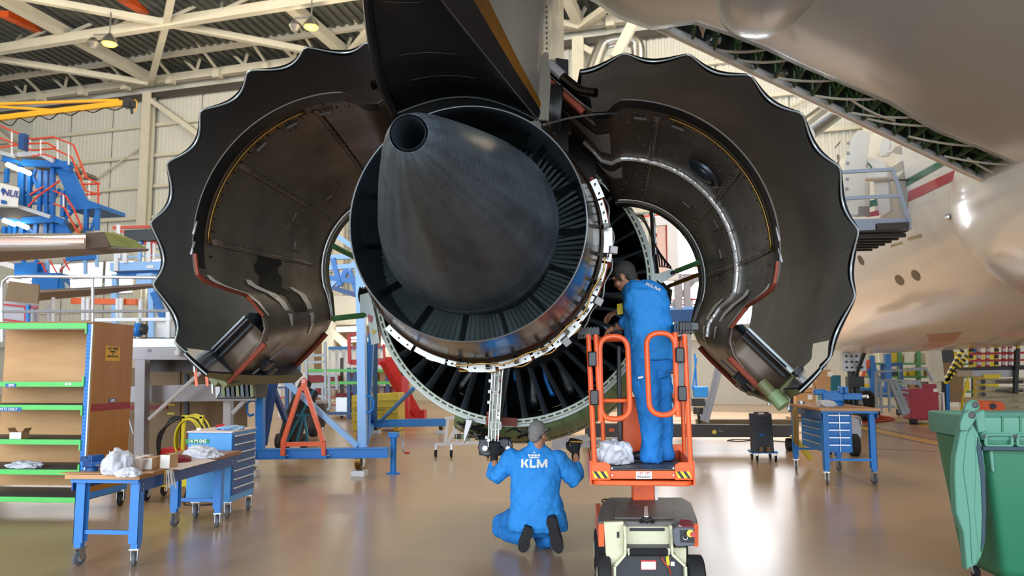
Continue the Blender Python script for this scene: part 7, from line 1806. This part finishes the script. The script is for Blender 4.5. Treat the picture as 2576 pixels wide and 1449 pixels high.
for k_, (hx, hy, yy) in enumerate(((2444, 1044, YB - .10), (2452, 1018, YB + .28))):
    ha = O('hinge_arm', MB().prism([P(hx - 28, hy + 22, yy), P(hx - 20, hy - 2, yy), P(hx - 4, hy - 13, yy), P(hx + 10, hy - 8, yy), P(hx + 14, hy + 6, yy), P(hx + 4, hy + 24, yy), P(hx - 8, hy + 40, yy), P(hx - 28, hy + 40, yy)], (0, 0.05, 0)), 'bin_light', bn, bevel=0.008)
    O('hinge_bolt', MB().tube([P(hx, hy, yy - .012), P(hx, hy, yy + .0)], [0.020, 0.026], 18), 'bumper_grey', ha)
O('hinge_block', MB().prism([P(2452, 1040, YB - .04), P(2478, 1030, YB - .04), P(2484, 1086, YB - .04), P(2462, 1090, YB - .04)], (0, 0.1, 0)), 'bin_light', bn, bevel=0.01)
for xx in (x0 + 0.2, x1 - 0.15):
    for yy in (YB + 0.15, YB + 0.7): caster(bn, xx, yy, 0.06, top=0.15, m='tyre')

# ------------------------------------------------------------------ access stand at the cabin door
SYd = 13.3
ad = thing('access_stand', 'pale blue railed platform docked at the open cabin door', 'platform', P(2200, 600, SYd))
O('floor_plate', MB().prism([P(2112, 552, SYd), P(2284, 548, SYd), P(2284, 562, SYd), P(2112, 566, SYd)], (0, 1.6, 0)), 'pale_blue', ad, smooth=0)
O('front_board', MB().prism([P(2112, 566, SYd - .03), P(2202, 562, SYd - .03), P(2202, 578, SYd - .03), P(2112, 582, SYd - .03)], (0, 0.04, 0)), 'pale_blue', ad, smooth=0)
O('front_board', MB().prism([P(2206, 562, SYd - .03), P(2287, 558, SYd - .03), P(2287, 575, SYd - .03), P(2206, 579, SYd - .03)], (0, 0.04, 0)), 'bumper_grey', ad, smooth=0)
O('underside', MB().add([P(2112, 583, SYd), P(2286, 579, SYd), P(2185, 622, 15.0), P(2030, 624, 15.0)], [(0, 1, 2, 3)]), 'bumper_grey', ad, smooth=0, solid=0.03)
for k_ in range(6):
    t_ = (k_ + 0.5) / 6; a_ = P(2112, 583, SYd).lerp(P(2030, 624, 15.0), t_) + V((0, 0, -0.06)); b_ = P(2286, 579, SYd).lerp(P(2185, 622, 15.0), t_) + V((0, 0, -0.06))
    O('floor_bar', MB().bar(a_, b_, 0.07, 0.06), 'dark_panel', ad, smooth=0)
for a, b in (((2100, 434), (2245, 426)), ((2108, 500), (2264, 492)), ((2245, 426), (2288, 560)), ((2104, 430), (2112, 560)), ((2264, 492), (2284, 550)), ((2285, 540), (2287, 578))):
    stick(ad, 'rail', (*a, SYd), (*b, SYd), 0.055, 'pale_blue')

# ------------------------------------------------------------------ far right of the hall
rc_ = G(2322, 1066)
red = thing('tool_cabinet', 'dark red roller cabinet standing by the yellow floor lines', 'cabinet', rc_)
RY = 26.0
O('body', MB().prism([P(2288, 978, RY), P(2360, 976, RY), P(2364, 1056, RY), P(2292, 1058, RY)], (0.1, 0.9, 0)), 'red_cabinet', red, bevel=0.02)
O('side_panel', MB().prism([P(2276, 980, RY + .5), P(2288, 978, RY), P(2292, 1058, RY), P(2282, 1054, RY + .5)], (0.02, 0.02, 0)), 'red_cabinet', red, smooth=0)
O('top_box', MB().prism([P(2321, 966, RY + .2), P(2356, 966, RY + .2), P(2357, 978, RY + .2), P(2321, 978, RY + .2)], (0, 0.4, 0)), 'red_cabinet', red, bevel=0.01)
O('label', MB().prism([P(2348, 978, RY - .02), P(2359, 977, RY - .02), P(2359, 986, RY - .02), P(2348, 986, RY - .02)], (0, 0.01, 0)), 'white_print', red, smooth=0)
O('push_handle', MB().tube([P(2362, 990, RY + .2), P(2372, 988, RY + .2), P(2375, 1045, RY + .2), P(2366, 1046, RY + .2)], 0.04, 8), 'white_paint', red)
for x in (2294, 2302, 2344, 2354): O('caster', MB().tube([G(x, 1068) + V((-0.05, 0, 0.09)), G(x, 1068) + V((0.05, 0, 0.09))], 0.09, 12), 'tyre', red)
sg_ = thing('mobile_stairs', 'grey aluminium mobile stairs with handrails left of the red cabinet', 'stairs', G(2240, 1052))
MY = 25.0
for a, b, w in (((2205, 935), (2205, 1040), 0.07), ((2215, 955), (2217, 1040), 0.07), ((2235, 955), (2238, 1036), 0.06), ((2205, 1022), (2250, 1024), 0.08), ((2205, 935), (2330, 928), 0.06), ((2270, 932), (2328, 925), 0.06), ((2328, 925), (2345, 958), 0.06), ((2238, 958), (2275, 1044), 0.12), ((2250, 958), (2284, 1040), 0.10),
                ((2225, 955), (2310, 960), 0.06), ((2240, 965), (2312, 965), 0.06), ((2310, 955), (2316, 976), 0.06), ((2255, 985), (2285, 988), 0.05), ((2262, 1005), (2280, 1008), 0.05), ((2205, 960), (2238, 956), 0.06), ((2205, 990), (2238, 990), 0.05)):
    stick(sg_, 'stair_bar', (*a, MY), (*b, MY), w, 'stair_grey')
for k_ in range(5): O('tread', MB().bar(P(2238 + k_ * 8, 968 + k_ * 15, MY + .3), P(2262 + k_ * 6, 970 + k_ * 15, MY + .3), 0.3, 0.04), 'stair_grey', sg_, smooth=0)
for x in (2210, 2260): O('wheel', MB().tube([G(x, 1045) + V((-0.04, 0, 0.12)), G(x, 1045) + V((0.04, 0, 0.12))], 0.12, 14), 'tyre', sg_)
BZ = 29.0
fs = thing('engine_stand', 'distant blue engine stand with orange frame under the fuselage belly', 'stand', G(2210, 1045))
for a, b, w, m in (((2150, 988), (2275, 985), 0.34, 'stand_blue'), ((2193, 895), (2195, 985), 0.16, 'stand_blue'), ((2232, 890), (2234, 1000), 0.2, 'stand_blue'), ((2183, 906), (2163, 965), 0.13, 'aframe_orange'), ((2183, 906), (2205, 956), 0.13, 'aframe_orange'), ((2166, 982), (2206, 978), 0.1, 'aframe_orange'),
                    ((2195, 905), (2215, 985), 0.1, 'stand_blue'), ((2180, 925), (2200, 975), 0.1, 'bench_blue'), ((2220, 920), (2268, 915), 0.12, 'drawer_blue'), ((2218, 915), (2220, 955), 0.1, 'drawer_blue'), ((2266, 915), (2268, 955), 0.1, 'drawer_blue'), ((2155, 990), (2155, 1040), 0.16, 'stand_blue'), ((2268, 990), (2268, 1040), 0.16, 'stand_blue')):
    stick(fs, 'stand_bar', (*a, BZ), (*b, BZ), w, m)
for i, (xa, xb, ya, yb_, lbl) in enumerate(((2002, 2050, 958, 988, 'brown cardboard carton, topmost of the stack behind the right bench'), (2002, 2052, 988, 1018, 'brown cardboard carton, second of the stack behind the right bench'), (2002, 2052, 1018, 1050, 'brown cardboard carton, third of the stack behind the right bench'), (2052, 2090, 930, 988, 'tall brown carton wrapped in film beside the carton stack'))):
    t = thing('carton', lbl, 'carton', P(xa, yb_, 22.0), group='cartons behind the right bench')
    O('carton_body', MB().prism([P(xa, ya, 22), P(xb, ya, 22), P(xb, yb_ - 1, 22), P(xa, yb_ - 1, 22)], (0, 0.6, 0)), 'card', t, bevel=0.01)
    O('carton_label', MB().prism([P(xa + 30, ya + 5, 21.98), P(xa + 42, ya + 5, 21.98), P(xa + 42, ya + 17, 21.98), P(xa + 30, ya + 17, 21.98)], (0, 0.01, 0)), 'white_print', t, smooth=0)
O('pallet', MB().prism([P(1998, 1051, 22), P(2092, 1051, 22), P(2092, 1062, 22), P(1998, 1062, 22)], (0, 0.8, 0)), 'board_brown', smooth=0, label='wooden pallet under the cartons behind the right bench', cat='pallet')
O('blue_crate', MB().prism([P(2074, 944, 28.5), P(2116, 944, 28.5), P(2116, 1042, 28.5), P(2074, 1042, 28.5)], (0, 0.8, 0)), 'teal', bevel=0.03, label='teal blue crate behind the nose wheel leg', cat='crate')
# storage racks and stuff along the far wall under the belly
sr = thing('storage_rack', 'far storage rack with yellow and cream bins under the fuselage', 'rack', G(2310, 1030))
SRY = 33.0
random.seed(8)
for x in (2215, 2262, 2310, 2350, 2420, 2450): stick(sr, 'rack_post', (x, 870, SRY), (x, 1025, SRY), 0.14, random.choice(('steel_cream', 'rod_green', 'drawer_blue')))
for y in (915, 948, 985): stick(sr, 'rack_beam', (2150, y, SRY - .1), (2460, y + 1, SRY - .1), 0.08, 'rod_green')
for k_ in range(26):
    x = 2150 + (k_ % 13) * 23; yb_ = (948, 985)[k_ // 13]; h = random.uniform(12, 27); w = random.uniform(12, 20)
    O('bin', MB().prism([P(x, yb_ - h, SRY), P(x + w, yb_ - h, SRY), P(x + w, yb_ - 1, SRY), P(x, yb_ - 1, SRY)], (0, 0.7, 0)), random.choice(('crate_yellow', 'khaki', 'card', 'cart_yellow', 'steel_cream', 'dark_panel')), sr, bevel=0.02)
for (xa, xb, ya, yb_, m) in ((2235, 2265, 885, 912, 'crate_yellow'), (2275, 2300, 880, 914, 'steel_cream'), (2310, 2345, 888, 914, 'khaki'), (2400, 2430, 885, 905, 'crate_yellow'), (2360, 2398, 880, 912, 'dark_panel')):
    quad(sr, 'bin', ((xa, ya, SRY), (xb, ya, SRY), (xb, yb_, SRY), (xa, yb_, SRY)), m, (0, 0.6, 0))
O('plywood_wall', MB().prism([P(2368, 912, 31), P(2424, 912, 31), P(2424, 1012, 31), P(2368, 1012, 31)], (0, 0.1, 0)), 'board_brown', smooth=0, label='brown plywood partition behind the striped struts', cat='partition')
hzs = thing('striped_struts', 'pair of yellow and black striped slanting struts beyond the red cabinet', 'strut', G(2395, 1020))
for a, b in (((2375, 965), (2420, 880)), ((2380, 960), (2432, 895))):
    A_, B_ = P(*a, 29), P(*b, 29)
    for k_ in range(14):
        O('band', MB().bar(A_.lerp(B_, k_ / 14), A_.lerp(B_, (k_ + 1) / 14), 0.13, 0.13), ('hazard_yellow', 'text_dark')[k_ % 2], hzs, smooth=0)
O('foot', MB().prism([P(2362, 958, 29), P(2384, 958, 29), P(2384, 1052, 29), P(2362, 1052, 29)], (0, 0.4, 0)), 'text_dark', hzs, bevel=0.02)
stick(hzs, 'blue_leg', (2382, 965, 29), (2384, 1040, 29), 0.12, 'bright_blue')
stick(hzs, 'cream_post', (2346, 880, 29), (2356, 960, 29), 0.4, 'steel_cream')
stick(hzs, 'cream_post', (2352, 960, 29), (2352, 1052, 29), 0.3, 'steel_cream')
O('hanging_hose', MB().tube(catmull([P(2436, 880, 24), P(2438, 930, 24), P(2430, 975, 24), P(2422, 1005, 24), G(2415, 1070, .03)], 6), 0.03, 6), 'hose_yellow', label='thin yellow hose hanging down left of the scissor lift', cat='hose')
# scissor lift
SL = 19.5
sl2 = thing('scissor_lift', 'khaki scissor lift with red striped guard posts at the right edge', 'lift', G(2520, 1100))
def sq(name, pts, m, dY=0.0, ext=(0, 0.8, 0), bevel=0.01): return quad(sl2, name, [(x, y, SL + dY) for x, y in pts], m, ext, bevel)
sq('platform', ((2440, 925), (2600, 918), (2600, 930), (2440, 930)), 'text_dark'); sq('platform_skirt', ((2446, 931), (2560, 929), (2552, 948), (2448, 948)), 'dock_grey', 0.02)
sq('caution_plate', ((2474, 942), (2518, 941), (2518, 950), (2474, 950)), 'cart_yellow', -0.02, (0, 0.02, 0), 0)
for i, y in enumerate((954, 970, 986)):
    sq('scissor_arm', ((2458, y), (2600, y + (6 if i % 2 else -4)), (2600, y + (18 if i % 2 else 10)), (2458, y + 13)), 'khaki', 0.1 + 0.05 * i, (0, 0.1, 0))
    O('pivot', MB().cyl(P(2474, y + 6, SL + .05), P(2474, y + 6, SL + .1), 0.05, n=12), 'text_dark', sl2)
text('lettering', 'RIWAL.COM', P(2540, 961, SL + .03), 0.11, 'text_dark', sl2, bold=0.004); text('lettering', 'RIWAL.COM', P(2540, 984, SL + .03), 0.11, 'text_dark', sl2, bold=0.004)
sq('chassis', ((2462, 1002), (2600, 998), (2600, 1040), (2470, 1036)), 'khaki', 0.2)
sq('battery_tray', ((2476, 1008), (2522, 1010), (2530, 1022), (2526, 1040), (2478, 1036)), 'lift_orange', -0.05, (0, 0.3, 0), 0.02)
O('tray_emblem', MB().cyl(P(2498, 1022, SL - .09), P(2498, 1022, SL - .06), 0.07, n=16), 'text_dark', sl2)
sq('rear_ladder', ((2556, 880), (2566, 880), (2562, 990), (2552, 990)), 'text_dark', -0.1, (0, 0.1, 0))
for y in (950, 968, 986, 1004, 1022): sq('ladder_rung', ((2562, y), (2600, y), (2600, y + 5), (2562, y + 5)), 'khaki', -0.1, (0, 0.05, 0), 0)
for x in (2466, 2545): O('wheel', MB().tube([V((P(x, 1050, SL).x, SL + d, 0.26)) for d in (0.05, 0.3)], 0.26, 24), 'tyre', sl2)
for i, x in enumerate((2442, 2462, 2484, 2506, 2524, 2540, 2560)):
    A_, B_ = P(x, 926, SL + .3), P(x + 1, 860, SL + .3)
    for k_ in range(8): O('guard_band', MB().bar(A_.lerp(B_, k_ / 8), A_.lerp(B_, (k_ + 1) / 8), 0.07, 0.07), (('red_paint', 'white_paint') if i % 3 else ('hazard_yellow', 'text_dark'))[k_ % 2], sl2, smooth=0)
for y in (890, 908): stick(sl2, 'guard_rail', (2440, y, SL + .25), (2600, y - 3, SL + .25), 0.05, 'red_paint')
quad(None, 'yellow_machine', ((2478, 892, 27), (2512, 890, 27), (2514, 1062, 27), (2480, 1062, 27)), 'cart_yellow', (0, 0.8, 0), label='yellow machine cover seen through the scissor lift posts', cat='machine')

# ------------------------------------------------------------------ beyond the engine, right of centre
tt = thing('stair_tower', 'pale red scaffold stair tower seen through the right cowl half', 'tower', G(1660, 1010))
TT = 27.0
for a, b, w, m in (((1662, 570), (1665, 700), 0.28, 'panel_pink'), ((1678, 560), (1680, 700), 0.12, 'rail_red'), ((1640, 600), (1690, 560), 0.1, 'rail_red'), ((1630, 560), (1700, 555), 0.3, 'white_paint'), ((1640, 640), (1690, 640), 0.1, 'rail_red'), ((1650, 690), (1700, 680), 0.3, 'panel_pink'), ((1668, 520), (1672, 560), 0.08, 'rail_red'), ((1620, 545), (1690, 538), 0.06, 'rail_red'),
                   ((1690, 555), (1692, 705), 0.35, 'white_paint'), ((1700, 705), (1775, 700), 0.2, 'dock_grey'), ((1706, 690), (1708, 1005), 0.24, 'dock_grey'), ((1728, 690), (1730, 1005), 0.22, 'dock_grey'), ((1690, 770), (1760, 690), 0.16, 'dock_grey'), ((1640, 680), (1775, 668), 0.05, 'rail_red'), ((1640, 695), (1780, 690), 0.05, 'rail_red'),
                   ((1680, 755), (1790, 752), 0.05, 'red_paint'), ((1680, 768), (1790, 765), 0.05, 'red_paint'), ((1680, 785), (1790, 782), 0.3, 'stand_light'), ((1680, 796), (1790, 793), 0.4, 'drawer_blue'), ((1740, 750), (1740, 785), 0.1, 'white_paint')):
    stick(tt, 'tower_bar', (*a, TT), (*b, TT), w, m)
dc = thing('air_duct', 'silver ventilation duct on the wall above the right cowl half', 'duct', P(1540, 130, 36))
O('duct_run', MB().tube(catmull([P(1490, 180, 36), P(1508, 130, 36), P(1528, 106, 36), P(1575, 100, 36), P(1602, 112, 36), P(1606, 150, 36)], 6), 0.32, 14), 'lamp_metal', dc)
O('ceiling_strut', MB().bar(P(1545, 150, 34), P(1602, 40, 34), 0.7, 0.4), 'steel_cream', smooth=0, label='pale slanting roof strut crossing the silver duct', cat='strut')
O('wall_duct', MB().tube([P(2030, 325, 34), P(2108, 268, 34)], 0.5, 16), 'lamp_metal', label='thick grey wall duct beside the airplane door', cat='duct')

# ------------------------------------------------------------------ beyond the engine, left of centre
CYb = 27.0
for i, (xa, xb, y) in enumerate(((848, 905, 829), (842, 900, 882), (880, 900, 855), (920, 950, 857), (960, 985, 862))):
    t = O('tube_lamp', MB().tube([P(xa, y, CYb + 6), P(xb, y - 2, CYb + 6)], 0.10, 8), 'tube_light', label=('bright fluorescent tube under the far gallery, highest of them', 'long fluorescent tube under the far gallery above the white curtain', 'short fluorescent tube left of the red lift basket', 'fluorescent tube right behind the red lift basket', 'small fluorescent tube at the edge of the fan case')[i], cat='lamp', group='far fluorescent tubes')
gal = thing('gallery', 'far cream gallery with ceiling lamps behind the engine', 'gallery', G(890, 1010))
quad(gal, 'gallery_floor', ((800, 800, CYb + 8), (1010, 798, CYb + 8), (1010, 815, CYb + 8), (800, 818, CYb + 8)), 'steel_cream', (0, 0.6, 0))
quad(gal, 'gallery_front', ((800, 745, CYb + 8), (1010, 742, CYb + 8), (1010, 798, CYb + 8), (800, 800, CYb + 8)), 'steel_cream', (0, 0.2, 0))
stick(gal, 'column', (828, 810, CYb + 7), (828, 1010, CYb + 7), 0.5, 'steel_cream'); stick(gal, 'column', (977, 810, CYb + 7), (977, 1010, CYb + 7), 0.5, 'steel_cream')
stick(gal, 'brace', (835, 835, CYb + 7), (880, 875, CYb + 7), 0.3, 'steel_cream')
quad(gal, 'back_wall', ((790, 820, CYb + 9), (1020, 820, CYb + 9), (1020, 1010, CYb + 9), (790, 1010, CYb + 9)), 'board_brown', (0, 0.1, 0))
cu = thing('curtain', 'white plastic curtain with blue top band behind the red lift basket', 'curtain', P(900, 1010, CYb + 4))
rows = [[], []]
for i in range(40):
    x = 826 + i * 3.6; d = CYb + 4 + 0.12 * math.sin(i * 1.3)
    rows[0].append(P(x, 878, d)); rows[1].append(P(x, 1005, d))
O('sheet', MB().grid(rows), 'curtain', cu, solid=0.02)
O('band', MB().prism([P(826, 872, CYb + 3.85), P(968, 870, CYb + 3.85), P(968, 878, CYb + 3.85), P(826, 880, CYb + 3.85)], (0, 0.05, 0)), 'curtain_blue', cu, smooth=0)
bk = thing('boom_lift', 'red boom lift basket raised behind the blue stand post', 'lift', G(1040, 1065))
BK = 25.0
for a, b, w in (((878, 842), (880, 915), 0.1), ((878, 842), (905, 840), 0.07), ((905, 832), (905, 910), 0.08), ((878, 875), (970, 872), 0.06), ((965, 865), (968, 910), 0.07), ((905, 838), (930, 840), 0.06), ((880, 855), (905, 854), 0.05), ((948, 850), (925, 890), 0.2), ((925, 890), (952, 840), 0.16)):
    stick(bk, 'basket_bar', (*a, BK), (*b, BK), w, 'red_paint')
quad(bk, 'basket_floor', ((879, 905, BK), (976, 900, BK), (970, 918, BK), (880, 918, BK)), 'red_paint', (0, 0.8, 0))
stick(bk, 'boom', (970, 905, BK), (1045, 1045, BK + 1), 0.32, 'red_paint'); stick(bk, 'boom', (1020, 945, BK), (1022, 1050, BK), 0.2, 'red_paint'); stick(bk, 'base', (1000, 1050, BK + 1), (1070, 1050, BK + 1), 0.5, 'red_paint')
fr2 = thing('pallet_rack', 'far blue and green pallet rack with stored boards', 'rack', G(900, 1062))
PR = 27.2
for x in (722, 738, 878, 893, 945, 975, 1000, 1018): stick(fr2, 'rack_post', (x, 925, PR), (x, 1055, PR), 0.12, 'drawer_blue')
for y in (932, 963, 1040): stick(fr2, 'rack_beam', (770, y, PR - .1), (1030, y, PR - .1), 0.1, 'shelf_green' if y < 1000 else 'drawer_blue')
for a, b in (((880, 965), (915, 1040)), ((905, 1040), (945, 965)), ((975, 1040), (1018, 965))): stick(fr2, 'rack_brace', (*a, PR), (*b, PR), 0.06, 'drawer_blue')
for (xa, xb, ya, yb_, m) in ((775, 815, 945, 962, 'stripe_maroon'), (825, 845, 945, 962, 'stripe_maroon'), (900, 950, 935, 962, 'card'), (955, 1000, 932, 962, 'card'), (888, 930, 1000, 1038, 'steel_cream'), (960, 1015, 1000, 1038, 'card'), (720, 770, 980, 1040, 'dock_grey'), (770, 800, 930, 944, 'wood_edge'), (740, 770, 938, 975, 'white_paint'), (845, 880, 1000, 1045, 'dock_light')):
    quad(fr2, 'stored_board', ((xa, ya, PR), (xb, ya, PR), (xb, yb_, PR), (xa, yb_, PR)), m, (0, 0.5, 0))
random.seed(17)
for k_ in range(34):
    xa = random.uniform(715, 1020); lv = random.choice((962, 1000, 1038)); w = random.uniform(10, 30); h = random.uniform(8, 26)
    quad(fr2, 'stored_item', ((xa, lv - h, PR + .3 + k_ * .012), (xa + w, lv - h, PR + .3 + k_ * .012), (xa + w, lv, PR + .3 + k_ * .012), (xa, lv, PR + .3 + k_ * .012)), random.choice(('card', 'dark_panel', 'dock_grey', 'red_paint', 'white_paint', 'drawer_blue', 'board_brown', 'bumper_grey', 'stripe_maroon')), (0, 0.3, 0))
for x in (705, 752, 860, 1010): stick(fr2, 'rack_post', (x, 900, PR + .8), (x, 1055, PR + .8), 0.1, random.choice(('drawer_blue', 'white_paint', 'bumper_grey')))
for y in (975, 1000, 1020): stick(fr2, 'rack_rail', (700, y, PR + .7), (1030, y - 2, PR + .7), 0.05, random.choice(('rail_red', 'dock_grey', 'drawer_blue')))
ys = thing('yellow_skip', 'dented yellow steel skip behind the blue stand post', 'skip', G(943, 1088))
YK = 21.8
quad(ys, 'front', ((884, 995, YK), (1000, 988, YK), (1002, 1070, YK), (886, 1074, YK)), 'crate_yellow', (0, 0.9, 0), 0.02)
for y in (1008, 1024, 1040, 1056): quad(ys, 'ridge', ((884, y, YK - .05), (1001, y - 4, YK - .05), (1001, y - 1, YK - .05), (884, y + 3, YK - .05)), 'crate_yellow', (0, 0.06, 0))
for x in (888, 930, 990): quad(ys, 'foot', ((x, 1072, YK), (x + 12, 1072, YK), (x + 12, 1084, YK), (x, 1084, YK)), 'crate_yellow', (0, 0.8, 0))
text('lettering', 'Cargo', P(905, 1030, YK - .07), 0.16, 'tip_green', ys); text('lettering', 'oner', P(955, 1030, YK - .07), 0.16, 'tip_green', ys)
ld = thing('work_platform', 'grey aluminium ladder platform behind the orange frame', 'ladder', G(805, 1070))
LDY = 22.5
for a, b in (((770, 872), (772, 975)), ((818, 860), (820, 1040)), ((828, 942), (830, 1030)), ((846, 942), (848, 980)), ((770, 895), (818, 893)), ((770, 912), (818, 910)), ((772, 975), (820, 972)), ((772, 968), (820, 966)), ((828, 945), (848, 944)), ((772, 975), (800, 1025)), ((790, 975), (796, 1040)), ((812, 975), (812, 1079)), ((775, 975), (775, 1079)), ((770, 990), (820, 1000)), ((772, 940), (818, 940)), ((822, 1030), (830, 1028))):
    stick(ld, 'ladder_bar', (*a, LDY), (*b, LDY), 0.07, 'stair_grey')
quad(ld, 'red_board', ((772, 948, LDY), (818, 946, LDY), (818, 962, LDY), (772, 964, LDY)), 'stripe_maroon', (0, 0.05, 0))
hk = thing('hand_truck', 'hand truck loaded with a black rolled cover behind the orange frame', 'hand truck', G(740, 1140))
HK = 15.2
O('black_roll', MB().tube([P(712, 1122, HK), P(735, 1050, HK + .3), P(770, 960, HK + .6)], [0.13, 0.16, 0.12], 14), 'sack_black', hk)
O('black_roll', MB().tube([P(735, 1115, HK + .1), P(755, 1050, HK + .4), P(785, 985, HK + .7)], [0.13, 0.16, 0.14], 14), 'sack_black', hk)
for a, b in (((718, 1118), (790, 980)), ((745, 1118), (765, 1040)), ((745, 1045), (775, 1045)), ((725, 1115), (775, 1112)), ((765, 1045), (775, 1112))): stick(hk, 'truck_bar', (*a, HK - .1), (*b, HK - .1), 0.04, 'teal')
for x in (702, 765): O('truck_wheel', MB().tube([G(x, 1128) + V((-0.05, 0, 0.16)), G(x, 1128) + V((0.05, 0, 0.16))], 0.16, 18), 'tyre', hk)
bu = thing('cable_drum', 'dark grey round drum on wheels behind the hand truck', 'drum', G(785, 1098))
O('drum', MB().tube([P(785, 1075, 19), P(785, 1050, 19), P(785, 1015, 19)], [0.30, 0.36, 0.34], 20), 'bumper_grey', bu); O('drum_lid', MB().tube([P(785, 1015, 19), P(785, 1008, 19)], [0.35, 0.34], 20), 'dock_grey', bu)
O('drum_wheel', MB().tube([G(788, 1098) + V((-0.08, 0, 0.2)), G(788, 1098) + V((0.08, 0, 0.2))], 0.2, 18), 'tyre', bu)
# white frame trolley
wt = thing('frame_trolley', 'white tubular frame trolley on the floor under the fan case', 'trolley', G(1165, 1140))
WY = 15.6
for a, b in (((1095, 1118), (1240, 1112)), ((1120, 1115), (1128, 1050)), ((1128, 1112), (1160, 1050)), ((1140, 1075), (1230, 1070)), ((1140, 1095), (1230, 1090)), ((1145, 1050), (1150, 1112)), ((1180, 1112), (1186, 1060)), ((1120, 1052), (1200, 1050))):
    stick(wt, 'frame_tube', (*a, WY), (*b, WY), 0.055, 'white_paint')
for x in (1101, 1140, 1232):
    b0 = G(x, 1146); O('trolley_wheel', MB().tube([V((b0.x - .02, WY, 0.07)), V((b0.x + .02, WY, 0.07))], 0.07, 14), 'tyre', wt); O('wheel_fork', MB().bar((b0.x, WY, 0.08), (b0.x, WY, 0.24), 0.04), 'steel', wt, smooth=0)
gst = thing('trestle', 'grey steel trestle standing behind the kneeling mechanic', 'trestle', G(1440, 1128))
for a, b in (((1392, 1130), (1400, 1080)), ((1400, 1125), (1460, 1052)), ((1425, 1110), (1480, 1098)), ((1395, 1122), (1480, 1118)), ((1418, 1128), (1420, 1085))): stick(gst, 'trestle_bar', (*a, 14.5), (*b, 14.5), 0.09, 'dock_grey')
O('plastic_strip', MB().loft([[WP(1768 + a * 8 * math.cos(t), 38 + y, 0) + V((0, 0.03 * math.sin(t), 0)) for t in [2 * PI * j / 8 for j in range(8)]] for a, y in ((0.6, 0), (1.1, 16), (1.3, 30), (0.5, 44), (0.2, 56))]), 'frost', label='crumpled clear plastic strip hanging from the wing edge', cat='plastic')
